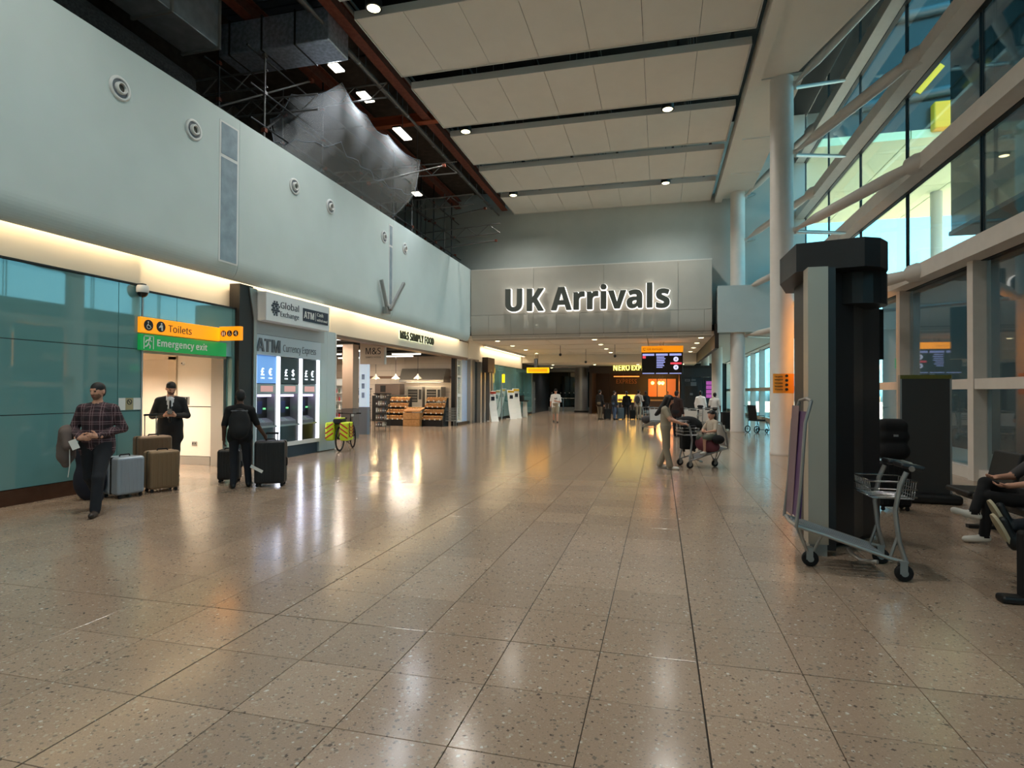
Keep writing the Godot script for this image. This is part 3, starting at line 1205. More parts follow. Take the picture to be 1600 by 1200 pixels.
# ---------------------------------------------------------------- beyond the glass
func make_outside() -> void:
	var g := setting("floor_forecourt", "sunlit grey forecourt beyond the glass")
	var st := mb()
	bx(st, 6.3, 90, -0.5, -0.05, -120, 60)
	put(st, "paving", mat(Color(0.70, 0.70, 0.66), 0.9), g)
	var b := thing("raised_building", "dark glass building on pale soffit seen through the facade", "building", Vector3(0, 0, 0))
	var cream := mat(Color(0.86, 0.88, 0.72), 0.8)
	for i in 6:
		st = mb()
		bx(st, 7.2 + i * 4.6, 7.2 + i * 4.6 + 4.55, 14.0, 14.4, -46.5, -39.5)
		bx(st, 7.2 + i * 4.6, 7.2 + i * 4.6 + 4.55, 14.0, 14.4, -39.45, -32.0)
		put(st, "soffit_board", cream, b)
	st = mb()
	bx(st, 7.2, 36, 14.4, 34, -46.5, -32.0)
	put(st, "glass_block", mat(Color(0.12, 0.145, 0.15), 0.25), b)
	for x in [16.4, 26.0]:
		st = mb()
		tube(st, [Vector3(x, -0.05, -40.9), Vector3(x, 14.0, -40.9)], 0.32, 14)
		put(st, "pillar", M.offwhite, b)
	st = mb()
	for k in 4:
		tube(st, [Vector3(7.4, 15.5 + 4.0 * k, -31.9), Vector3(35, 18.5 + 4.0 * k, -31.9)], 0.25, 6)
	put(st, "facade_rib", mat(Color(0.25, 0.31, 0.33), 0.4), b)
	# glass lobby close outside
	var l := thing("glass_lobby", "tall dark tinted glass lobby standing close outside the facade", "glass lobby", Vector3(0, 0, 0))
	for i in 5:
		for k in 4:
			st = mb()
			bx(st, 7.0, 7.02, 5.7 + k * 3.6, 9.25 + k * 3.6, -16.7 + i * 3.5 + 0.03, -13.2 + i * 3.5 - 0.03)
			put(st, "glass_panel", M.pane_dark, l)
	for k in 4:
		st = mb()
		bx(st, 7.03, 8.6, 5.7 + k * 3.6, 9.25 + k * 3.6, -16.72, -16.7)
		put(st, "glass_panel", M.pane_dark, l)
		st = mb()
		bx(st, 7.0, 7.06, 9.25 + k * 3.6, 9.3 + k * 3.6, -16.7, 0.8)
		put(st, "joint_bar", M.dark, l)
	st = mb()
	bx(st, 6.98, 8.6, 5.6, 5.7, -16.75, 0.8)
	put(st, "base_beam", M.dark, l)
	for z in [-14.0, -6.0]:
		st = mb()
		tube(st, [Vector3(8.3, -0.05, z), Vector3(8.3, 5.6, z)], 0.1, 8)
		put(st, "leg", M.dark, l)
	var d := thing("service_block", "dark low service block standing outside the lower windows", "building", Vector3(0, 0, 0))
	st = mb()
	bx(st, 9.2, 12.2, -0.05, 5.4, -28, 10)
	put(st, "wall", M.dark, d)
	st = mb()
	bx(st, 8.7, 12.4, 5.4, 5.6, -28.2, 10)
	put(st, "roof", M.charcoal, d)
	var y := thing("yellow_cradle", "yellow cradle hanging under the dark glass building", "cradle", Vector3(12.95, 14.05, -31.74))
	st = mb()
	rbox(st, Vector3(0, 0.8, 0), Vector3(0.75, 1.3, 0.5), 0.08)
	put(st, "basket", mat(Color(1.0, 0.70, 0.0), 0.5), y)
	st = mb()
	box(st, Vector3(-0.5, 2.6, 0), Vector3(0.25, 1.6, 0.25), Basis(Vector3.BACK, -0.7))
	put(st, "arm", mat(Color(1.0, 0.74, 0.05), 0.5), y)

# ---------------------------------------------------------------- left side: bulkhead, green glass, cash machines
func icon_disc(parent: Node, x: float, y: float, z: float, r: float, kind: int) -> void:
	var st := mb()
	prism(st, circle(Vector2(x, y), r, 20), z, z + 0.004)
	put(st, "icon_disc", M.ink, parent)
	st = mb()
	match kind:
		0: # wheelchair user
			prism(st, circle(Vector2(x - 0.1 * r, y + 0.55 * r), r * 0.14, 10), z, z + 0.007)
			tube(st, [Vector3(x - 0.1 * r, y + 0.35 * r, z + 0.004), Vector3(x - 0.05 * r, y - 0.05 * r, z + 0.004), Vector3(x + 0.3 * r, y - 0.08 * r, z + 0.004), Vector3(x + 0.5 * r, y - 0.45 * r, z + 0.004)], r * 0.08, 5)
			var arc := []
			for k in 9:
				var a := deg_to_rad(100 + 28 * k)
				arc.append(Vector3(x + 0.02 * r + cos(a) * 0.4 * r, y - 0.25 * r + sin(a) * 0.4 * r, z + 0.004))
			tube(st, arc, r * 0.07, 5)
		1: # person changing a child
			prism(st, circle(Vector2(x + 0.1 * r, y + 0.55 * r), r * 0.17, 10), z, z + 0.007)
			prism(st, [Vector2(x - 0.05 * r, y + 0.35 * r), Vector2(x + 0.35 * r, y + 0.3 * r), Vector2(x + 0.4 * r, y - 0.7 * r), Vector2(x + 0.05 * r, y - 0.7 * r), Vector2(x + 0.05 * r, y - 0.1 * r), Vector2(x - 0.5 * r, y - 0.3 * r), Vector2(x - 0.5 * r, y - 0.1 * r)], z, z + 0.007)
		2: # two people
			for q in [-0.35, 0.35]:
				prism(st, circle(Vector2(x + q * r, y + 0.5 * r), r * 0.16, 10), z, z + 0.007)
				prism(st, [Vector2(x + (q - 0.22) * r, y + 0.28 * r), Vector2(x + (q - 0.16) * r, y - 0.7 * r), Vector2(x + (q + 0.16) * r, y - 0.7 * r), Vector2(x + (q + 0.22) * r, y + 0.28 * r)], z, z + 0.007)
	put(st, "pictogram", M.paper, parent)

func make_left() -> void:
	var st: SurfaceTool
	# ---- bulkhead with a curled lower lip, in bays
	var b := setting("wall_left", "tall pale grey bulkhead wall with curled lower edge")
	var prof := [Vector2(-8.7, 7.42), Vector2(-8.95, 7.42), Vector2(-8.95, 4.05)]
	for i in 13:
		var a := PI / 2 * i / 12.0
		prof.append(Vector2(-8.92 + 0.22 * sin(a), 4.45 - 0.42 * cos(a)))
	var cuts := [8.6, 2.0, -5.2, -10.56, -17.97, -26.2]
	for i in cuts.size() - 1:
		st = mb()
		along_z(st, prof, cuts[i + 1] + 0.003, cuts[i] - 0.003)
		put(st, "bay", M.wall, b)
	st = mb()
	bx(st, -20.6, -8.9, 4.6, 4.8, -27, 8.6)
	put(st, "floor_slab", M.void, b)
	# translucent patches on the bay joints
	for q in [[-9.97, -10.53, 4.3, 7.2, "long blue-grey plastic strip taped over the wall joint, broader of two"], [-17.62, -17.92, 4.5, 7.2, "narrow blue-grey plastic strip over the wall joint above the bracket"]]:
		var p := thing("joint_strip", q[4], "strip", Vector3(-8.7, 0, q[0]), PI / 2)
		var wd: float = q[0] - q[1]
		st = mb()
		bx(st, 0.0, wd, q[2], q[3], 0.001, 0.006)
		put(st, "tape_edge", M.white, p)
		st = mb()
		bx(st, 0.05, wd - 0.05, q[2] + 0.04, q[3] - 0.75, 0.006, 0.012)
		bx(st, 0.05, wd - 0.05, q[3] - 0.68, q[3] - 0.04, 0.006, 0.012)
		put(st, "sheet", textured(mottle(Color(0.56, 0.62, 0.66), 0.05, 0.02, 21), 0.6, 0.35), p)
	# air nozzles
	var where := {-7.71: "farther of the pair before the broad strip", -9.29: "right before the broad strip", -12.48: "first one past the broad strip", -14.09: "second one past the broad strip", -17.27: "right before the narrow strip", -18.86: "past the narrow strip"}
	for z in where:
		var t := thing("air_nozzle", "round white air nozzle on the bulkhead, " + where[z], "vent", Vector3(-8.7, 6.67, z), 0.0, "air nozzles along the bulkhead")
		var xf := Transform3D(Basis(Vector3.FORWARD, PI / 2), Vector3.ZERO)
		st = mb()
		lathe(st, [Vector2(0.2, 0.0), Vector2(0.2, 0.02), Vector2(0.175, 0.035), Vector2(0.155, 0.03), Vector2(0.15, 0.006)], 28, xf)
		put(st, "outer_ring", M.white, t)
		st = mb()
		lathe(st, [Vector2(0.15, 0.006), Vector2(0.10, 0.012)], 24, xf)
		put(st, "dish", M.inklight, t)
		st = mb()
		lathe(st, [Vector2(0.10, 0.008), Vector2(0.10, 0.06), Vector2(0.085, 0.075), Vector2(0.07, 0.07), Vector2(0.065, 0.03)], 24, xf)
		put(st, "barrel", M.white, t)
		st = mb()
		lathe(st, [Vector2(0.066, 0.03), Vector2(0.0, 0.028)], 20, xf)
		put(st, "throat", mat(Color(0.30, 0.28, 0.25), 0.7), t)
	# V bracket
	var v := thing("strut_bracket", "grey V shaped strut bracket fixed on the bulkhead", "bracket", Vector3(-8.62, 4.3, -17.35))
	for q in [[0.45, 0.9, 0.05], [-1.02, 1.05, 0.25]]:
		st = mb()
		box(st, Vector3(q[2] / 2, q[1] / 2, q[0] / 2), Vector3(0.09, Vector2(q[0], q[1]).length(), 0.09), Basis(Vector3.RIGHT, atan2(q[0], q[1])))
		put(st, "strut", M.silver, v)
	st = mb()
	box(st, Vector3(0.0, -0.02, 0), Vector3(0.14, 0.22, 0.26))
	put(st, "foot_plate", M.silver, v)
	# ---- cove lamps behind the lip
	for q in [[8.4, -0.3], [-0.4, -8.5], [-8.7, -15.8], [-16.0, -26.0]]:
		var z0: float = q[1]
		var z1: float = q[0]
		var t := thing("cove_lamp", "warm strip lamp hidden behind the bulkhead lip", "light", Vector3(-9.01, 4.33, (z0 + z1) / 2), 0.0, "cove strip lamps")
		st = mb()
		bx(st, -0.04, 0.04, 0.0, 0.02, -(z1 - z0) / 2, (z1 - z0) / 2)
		put(st, "lamp_strip", M.cove, t)
		area(t, Vector3(0.0, -0.03, 0), Vector3(-0.35, -1, 0), Vector3(0, 0, 1), Vector2(z1 - z0, 0.07), Color(1.0, 0.89, 0.73), 0.6 * (z1 - z0))
	# ---- cream bands under the cove
	var cb := setting("wall_left_band", "cream plaster band under the lit cove")
	st = mb()
	bx(st, -9.5, -9.09, 3.56, 4.6, -8.52, 8.6)
	put(st, "band", M.cream, cb)
	st = mb()
	bx(st, -9.7, -9.28, 3.46, 4.6, -11.0, -8.52)
	put(st, "band", M.cream, cb)
	st = mb()
	bx(st, -9.7, -9.28, 3.3, 4.6, -26.3, -11.0)
	put(st, "band", M.cream, cb)
	# ---- green glass wall
	var gw := setting("wall_green", "teal back-painted glass wall with thin dark seams")
	st = mb()
	bx(st, -9.5, -9.06, 0.0, 3.56, -8.52, 8.6)
	put(st, "backing", M.black, gw)
	var zs := [-8.5, -8.04, -5.2, -2.4, 0.4, 3.2, 6.0, 8.6]
	var ys := [0.23, 1.3, 2.4, 3.53]
	for i in zs.size() - 1:
		for k in 3:
			st = mb()
			bx(st, -9.06, -9.03, ys[k] + 0.006, ys[k + 1] - 0.006, zs[i] + 0.006, zs[i + 1] - 0.006)
			put(st, "glass_panel", M.green, gw)
	st = mb()
	bx(st, -9.06, -9.0, 3.53, 3.56, -8.52, 8.6)
	put(st, "top_trim", M.black, gw)
	st = mb()
	bx(st, -9.06, -9.02, 0.23, 3.53, -8.53, -8.5)
	put(st, "end_trim", M.silver, gw)
	var sk := setting("baseboard_left", "bronze metal skirting under the teal glass")
	st = mb()
	bx(st, -9.06, -9.015, 0.0, 0.225, -8.52, 8.6)
	put(st, "skirting", M.bronze, sk)
	# over the recess
	var og := setting("wall_green", "teal glass panels over the toilets recess")
	for q in [[-9.3, -8.56], [-10.81, -9.31]]:
		st = mb()
		bx(st, -9.2, -9.05, 2.4, 3.45, q[0], q[1])
		put(st, "glass_panel", M.green, og)
	st = mb()
	bx(st, -9.2, -9.05, 0.0, 3.45, -10.98, -10.82)
	put(st, "glass_panel", M.green, og)
	st = mb()
	bx(st, -9.24, -9.2, 2.35, 3.46, -10.98, -8.53)
	put(st, "backing", M.cream, og)
	st = mb()
	bx(st, -9.24, -9.02, 3.45, 3.48, -10.98, -8.53)
	put(st, "top_trim", M.black, og)
	# ---- recess to the toilets
	var rc := setting("wall_recess", "pale panelled recess leading to the toilets")
	st = mb()
	bx(st, -12.6, -10.6, 0.0, 3.2, -11.2, -10.95)
	bx(st, -12.8, -12.6, 0.0, 3.2, -11.2, -8.5)
	bx(st, -12.6, -9.2, 0.0, 3.2, -8.56, -8.5)
	put(st, "wall", M.cream, rc)
	st = mb()
	bx(st, -12.8, -9.24, 2.72, 3.0, -11.2, -8.5)
	put(st, "ceiling_board", M.white, rc)
	st = mb()
	bx(st, -10.56, -9.66, 0.2, 1.29, -11.0, -10.9)
	put(st, "lower_panel", M.cream, rc)
	st = mb()
	bx(st, -10.56, -9.66, 1.31, 2.42, -11.0, -10.9)
	put(st, "upper_panel", M.cream, rc)
	st = mb()
	bx(st, -10.56, -9.66, 0.0, 0.19, -11.0, -10.885)
	put(st, "kick_plate", M.steel, rc)
	st = mb()
	bx(st, -10.56, -9.2, 2.42, 2.72, -11.0, -10.9)
	put(st, "header", M.cream, rc)
	st = mb()
	bx(st, -9.64, -9.5, 0, 2.5, -11.0, -10.88)
	bx(st, -9.44, -9.21, 0, 2.9, -11.0, -10.75)
	put(st, "jamb_post", M.steel, rc)
	st = mb()
	bx(st, -10.78, -10.57, 0.0, 2.42, -11.0, -10.86)
	bx(st, -11.9, -11.75, 0.0, 2.42, -11.0, -10.86)
	bx(st, -11.9, -10.57, 2.36, 2.5, -11.0, -10.86)
	put(st, "door_frame", mat(Color(0.86, 0.78, 0.68), 0.5), rc)
	var dr := setting("door_1", "pale flush door in a wide frame inside the recess")
	st = mb()
	bx(st, -11.75, -10.79, 0.01, 2.36, -10.95, -10.9)
	put(st, "leaf", mat(Color(0.86, 0.79, 0.71), 0.5), dr)
	st = mb()
	bx(st, -11.68, -11.64, 0.9, 1.2, -10.9, -10.86)
	put(st, "handle", M.steel, dr)
	var pl := thing("door_plate", "small steel push plate with dark slots on the recess panel", "plate", Vector3(-10.35, 1.43, -10.9))
	st = mb()
	bx(st, -0.12, 0.12, -0.09, 0.09, 0, 0.012)
	put(st, "plate", M.silver, pl)
	st = mb()
	for x in [-0.06, 0.0, 0.06]:
		bx(st, x - 0.02, x + 0.015, -0.075, 0.075, 0.012, 0.018)
	put(st, "slot", M.dark, pl)
	var so := thing("wall_socket", "small double wall socket low on the recess panel", "socket", Vector3(-10.08, 0.48, -10.9))
	st = mb()
	rbox(st, Vector3(0, 0, 0.008), Vector3(0.13, 0.085, 0.016), 0.006)
	put(st, "plate", M.steel, so)
	st = mb()
	for x in [-0.03, 0.03]:
		st = mb()
		bx(st, x - 0.012, x + 0.012, -0.02, 0.02, 0.016, 0.018)
		put(st, "outlet", M.dark, so)
	var se := thing("motion_sensor", "tiny white sensor high on the recess panel", "sensor", Vector3(-10.4, 2.27, -10.9))
	st = mb()
	lathe(st, [Vector2(0.04, 0.0), Vector2(0.038, 0.03), Vector2(0.02, 0.05), Vector2(0.0, 0.055)], 14, Transform3D(Basis(Vector3.RIGHT, PI / 2), Vector3.ZERO))
	put(st, "housing", M.white, se)
	st = mb()
	lathe(st, [Vector2(0.016, 0.05), Vector2(0.012, 0.062), Vector2(0.0, 0.064)], 10, Transform3D(Basis(Vector3.RIGHT, PI / 2), Vector3.ZERO))
	put(st, "lens", M.dark, se)
	for q in [[-10.2, -9.7], [-11.4, -9.7]]:
		downlight(Vector3(q[0], 2.68, q[1]), 0.07, 9.0, "small downlight inside the toilets recess ceiling", "recess downlights", 65.0, Color(1.0, 0.95, 0.88))
	# ---- overhead signs
	var ts := thing("toilets_sign", "long orange Toilets sign with two round pictograms above the recess", "sign", Vector3(-8.98, 2.84, -8.42), PI / 2)
	st = mb()
	rbox(st, Vector3(0.965, 0, -0.02), Vector3(1.93, 0.28, 0.08), 0.01)
	put(st, "panel", M.orange, ts)
	icon_disc(ts, 0.16, 0.0, 0.021, 0.1, 0)
	icon_disc(ts, 0.43, 0.0, 0.021, 0.1, 1)
	text(ts, "Toilets", 0.13, Vector3(0.88, -0.01, 0.022), M.ink, 0.56)
	var es := thing("exit_sign", "long green Emergency exit sign under the orange one", "sign", Vector3(-8.98, 2.53, -8.42), PI / 2)
	st = mb()
	rbox(st, Vector3(1.06, 0, -0.02), Vector3(2.12, 0.29, 0.08), 0.01)
	put(st, "panel", M.exit, es)
	text(es, "Emergency exit", 0.125, Vector3(0.96, -0.01, 0.022), M.paper, 1.22, 0.0, 0.7)
	st = mb()
	for q in [[0.06, 0.075, -0.12, 0.12], [0.26, 0.275, -0.12, 0.12], [0.06, 0.275, 0.105, 0.12]]:
		bx(st, q[0], q[1], q[2], q[3], 0.02, 0.026)
	prism(st, circle(Vector2(0.19, 0.075), 0.022, 10), 0.02, 0.026)
	for q in [[[0.18, 0.05], [0.16, -0.02]], [[0.16, -0.02], [0.20, -0.06]], [[0.20, -0.06], [0.19, -0.11]], [[0.16, -0.02], [0.13, -0.07]], [[0.13, -0.07], [0.09, -0.08]], [[0.18, 0.045], [0.23, 0.02]], [[0.18, 0.045], [0.12, 0.03]], [[0.12, 0.03], [0.10, -0.01]]]:
		tube(st, [Vector3(q[0][0], q[0][1], 0.022), Vector3(q[1][0], q[1][1], 0.022)], 0.013, 5)
	put(st, "running_figure", M.paper, es)
	var bs := thing("flag_sign", "small projecting orange sign with three round pictograms beside the cash machines", "sign", Vector3(-8.97, 2.86, -10.40))
	st = mb()
	rbox(st, Vector3(0.24, 0, 0), Vector3(0.52, 0.29, 0.09), 0.01)
	put(st, "panel", M.orange, bs)
	icon_disc(bs, 0.09, 0.0, 0.046, 0.065, 2)
	icon_disc(bs, 0.24, 0.0, 0.046, 0.065, 0)
	icon_disc(bs, 0.39, 0.0, 0.046, 0.065, 1)
	area(bs, Vector3(0.24, 0, 0.06), Vector3(0, 0, 1), Vector3(1, 0, 0), Vector2(0.5, 0.26), Color(1.0, 0.62, 0.1), 0.12)
	# camera dome
	var cd := thing("security_camera", "white dome security camera at the top corner of teal glass", "camera", Vector3(-8.93, 3.4, -8.42))
	st = mb()
	lathe(st, [Vector2(0.0, 0.14), Vector2(0.085, 0.13), Vector2(0.1, 0.09), Vector2(0.1, 0.02), Vector2(0.09, 0.0)], 22)
	put(st, "housing", M.white, cd)
	st = mb()
	lathe(st, [Vector2(0.085, 0.0), Vector2(0.078, -0.035), Vector2(0.05, -0.07), Vector2(0.0, -0.085)], 22)
	put(st, "dome", mat(Color(0.03, 0.03, 0.035), 0.08), cd)
	st = mb()
	bx(st, -0.1, 0.04, 0.13, 0.16, -0.04, 0.04)
	put(st, "arm", M.dark, cd)
	# notice strip on the glass
	var nt := thing("glass_notice", "small notice strip with a no smoking mark on teal glass", "notice", Vector3(-9.03, 1.42, -8.06), PI / 2)
	st = mb()
	bx(st, 0.0, 0.13, -0.1, 0.11, 0.001, 0.004)
	put(st, "white_sheet", M.paper, nt)
	st = mb()
	bx(st, 0.29, 0.44, -0.1, 0.11, 0.001, 0.004)
	put(st, "white_sheet", M.paper, nt)
	st = mb()
	bx(st, 0.135, 0.285, -0.1, 0.11, 0.001, 0.004)
	put(st, "beige_sheet", mat(Color(0.66, 0.62, 0.48), 0.7), nt)
	st = mb()
	var ring := []
	for k in 17:
		ring.append(Vector3(0.21 + cos(TAU * k / 16) * 0.045, 0.04 + sin(TAU * k / 16) * 0.045, 0.005))
	tube(st, ring, 0.006, 5, false)
	tube(st, [Vector3(0.18, 0.07, 0.005), Vector3(0.24, 0.01, 0.005)], 0.006, 5)
	put(st, "no_smoking_mark", M.ink, nt)
	make_cash_machines()
	make_bicycle(Vector3(-8.64, 0, -14.92), deg_to_rad(101))

func make_cash_machines() -> void:
	var st: SurfaceTool
	var a := thing("cash_machine_surround", "grey and white surround holding three cash machines", "surround", Vector3(-9.0, 0, -11.4), PI / 2)
	st = mb()
	bx(st, -0.5, -0.06, 0.0, 4.02, -0.2, 0.06)
	put(st, "dark_post", mat(Color(0.10, 0.085, 0.075), 0.5), a)
	st = mb()
	prism(st, [Vector2(-0.06, 3.3), Vector2(-0.06, 0.0), Vector2(0.04, 0.0), Vector2(0.04, 3.98), Vector2(-0.22, 3.98)], -0.1, 0.09)
	put(st, "side_frame", M.silver, a)
	st = mb()
	bx(st, 0.04, 3.5, 0.28, 4.0, -1.2, -0.3)
	put(st, "carcass", M.inklight, a)
	st = mb()
	bx(st, 0.04, 2.9, 2.98, 3.98, -0.3, 0.02)
	put(st, "upper_box", mat(Color(0.68, 0.70, 0.71), 0.5), a)
	st = mb()
	rbox(st, Vector3(1.36, 3.60, 0.17), Vector3(2.62, 0.66, 0.3), 0.015)
	put(st, "header_sign", mat(Color(0.86, 0.88, 0.89), 0.45), a)
	var navy := mat(Color(0.16, 0.21, 0.27), 0.6)
	text(a, "Global", 0.15, Vector3(0.92, 3.69, 0.325), navy, 0.72)
	text(a, "Exchange", 0.115, Vector3(0.92, 3.46, 0.325), navy, 0.72)
	st = mb()
	for k in 7:
		for r in 7:
			var x := -0.13 + 0.043 * k
			var y := -0.15 + 0.05 * r
			var rr := Vector2(x, y * 0.85).length()
			if rr < 0.15 and (k + r * 2 + k * r) % 3 != 0:
				rbox(st, Vector3(0.38 + x, 3.58 + y, 0.325), Vector3(0.052, 0.046, 0.008), 0.01, 1)
	put(st, "globe_mark", navy, a)
	st = mb()
	bx(st, 1.45, 2.58, 3.42, 3.74, 0.32, 0.332)
	put(st, "badge", navy, a)
	text(a, "ATM", 0.17, Vector3(1.70, 3.58, 0.334), M.paper, 0.44, 0.0, 0.6)
	text(a, "Cash", 0.085, Vector3(2.2, 3.65, 0.334), M.paper, 0.28)
	text(a, "withdrawal", 0.065, Vector3(2.29, 3.51, 0.334), M.paper, 0.48)
	st = mb()
	bx(st, 1.985, 1.995, 3.47, 3.69, 0.33, 0.336)
	put(st, "rule", M.paper, a)
	st = mb()
	bx(st, 0.04, 2.72, 2.5, 2.97, -0.3, 0.03)
	put(st, "fascia", mat(Color(0.78, 0.83, 0.87), 0.4), a)
	text(a, "ATM", 0.3, Vector3(0.52, 2.73, 0.04), M.inklight, 0.86, 0.0, 0.8, 0.03)
	text(a, "Currency Express", 0.17, Vector3(1.78, 2.68, 0.034), M.inklight, 1.4)
	st = mb()
	bx(st, 0.04, 2.72, 0.29, 0.39, -0.3, 0.03)
	put(st, "base_rail", M.white, a)
	st = mb()
	bx(st, 0.0, 2.62, 0.0, 0.28, -1.0, 0.0)
	put(st, "plinth", M.navy, a)
	var blue := mat(Color(0.55, 0.75, 0.92), 0.4)
	st = mb()
	for q in [[2.72, 3.08], [3.085, 3.5]]:
		bx(st, q[0], q[1], 0.02, 3.32, -0.6, 0.0)
	put(st, "end_panel", mat(Color(0.74, 0.79, 0.80), 0.35), a)
	st = mb()
	bx(st, 3.5, 3.54, 0.0, 3.3, -0.6, 0.02)
	put(st, "end_trim", M.white, a)
	# lit uprights
	for x in [0.07, 0.93, 1.84, 2.62]:
		st = mb()
		bx(st, x - 0.045, x + 0.045, 0.39, 2.49, -0.02, 0.035)
		var o := put(st, "light_strip", M.strip, a)
		area(o, Vector3(x, 1.44, 0.045), Vector3(0, 0, 1), Vector3(0, 1, 0), Vector2(2.05, 0.08), Color(0.86, 0.88, 1.0), 0.28)
	var xs := [[0.13, 0.87], [0.99, 1.78], [1.90, 2.56]]
	var red := lamp_mat(Color(0.95, 0.72, 0.70), 0.25)
	for i in 3:
		var x0: float = xs[i][0]
		var x1: float = xs[i][1]
		var w := x1 - x0
		var c := w / 2
		var m := thing("cash_machine", ["cash machine with a pale blue lit top panel", "cash machine with black top panel between two others", "cash machine with black top panel beside the grey end panel"][i], "cash machine", Vector3(-9.0, 0.39, -11.4 - x0), PI / 2, "cash machines in a row")
		st = mb()
		bx(st, 0, w, 0, 0.4, -0.3, -0.02)
		put(st, "lower_panel", mat(Color(0.02, 0.022, 0.03), 0.3), m)
		st = mb()
		bx(st, 0, w, 0.4, 0.44, -0.3, 0.03)
		bx(st, 0, 0.05, 0.44, 1.43, -0.3, 0.0)
		bx(st, w - 0.05, w, 0.44, 1.43, -0.3, 0.0)
		bx(st, 0.05, w - 0.05, 1.20, 1.43, -0.3, 0.0)
		put(st, "bezel", M.silver, m)
		st = mb()
		bx(st, 0.05, w - 0.05, 0.44, 1.2, -0.3, -0.22)
		put(st, "recess_back", M.charcoal, m)
		st = mb()
		prism(st, [Vector2(-0.22, 0.44), Vector2(-0.02, 0.44), Vector2(-0.02, 0.52), Vector2(-0.22, 0.62)], 0.06, w - 0.06, Transform3D(Basis(Vector3(0, 0, 1), Vector3(0, 1, 0), Vector3(1, 0, 0)), Vector3.ZERO))
		put(st, "keypad_shelf", M.inklight, m)
		st = mb()
		for r in 4:
			for k in 3:
				box(st, Vector3(c - 0.08 + 0.05 * k, 0.535 + r * 0.02, -0.05 - r * 0.04), Vector3(0.032, 0.012, 0.026))
		put(st, "keypad", M.chrome, m)
		st = mb()
		bx(st, c - 0.2, c + 0.12, 0.72, 1.02, -0.22, -0.2)
		put(st, "screen", lamp_mat(Color(0.10, 0.12, 0.22), 0.5), m)
		st = mb()
		bx(st, c + 0.17, c + 0.24, 0.82, 0.86, -0.22, -0.19)
		put(st, "card_slot", lamp_mat(Color(0.5, 0.9, 0.6), 0.8), m)
		st = mb()
		bx(st, c - 0.18, c + 0.2, 1.13, 1.185, -0.2, -0.01)
		var ol := put(st, "top_lamp", lamp_mat(Color(0.86, 0.82, 1.0), 1.6), m)
		area(ol, Vector3(c, 1.12, -0.1), Vector3(0, -1, -0.2), Vector3(1, 0, 0), Vector2(0.36, 0.12), Color(0.86, 0.82, 1.0), 0.05)
		st = mb()
		bx(st, c - 0.2, c + 0.24, 1.25, 1.39, 0.0, 0.006)
		put(st, "red_label", red, m)
		st = mb()
		bx(st, 0.0, w, 1.45, 2.09, -0.2, 0.0)
		put(st, "top_panel", lamp_mat(Color(0.45, 0.66, 0.92), 0.45) if i == 0 else mat(Color(0.015, 0.016, 0.02), 0.35), m)
		var wh: Material = lamp_mat(Color(0.95, 0.97, 1.0), 0.9)
		text(m, "£", 0.17, Vector3(c - 0.14, 1.72, 0.006), wh, 0.0, 0.0, 0.6)
		text(m, ["€", "$", "€"][i], 0.17, Vector3(c + 0.14, 1.72, 0.006), wh, 0.0, 0.0, 0.6)
		text(m, "CASH", 0.035, Vector3(c - 0.14, 1.57, 0.006), wh, 0.13)
		text(m, "CASH", 0.035, Vector3(c + 0.14, 1.57, 0.006), wh, 0.13)

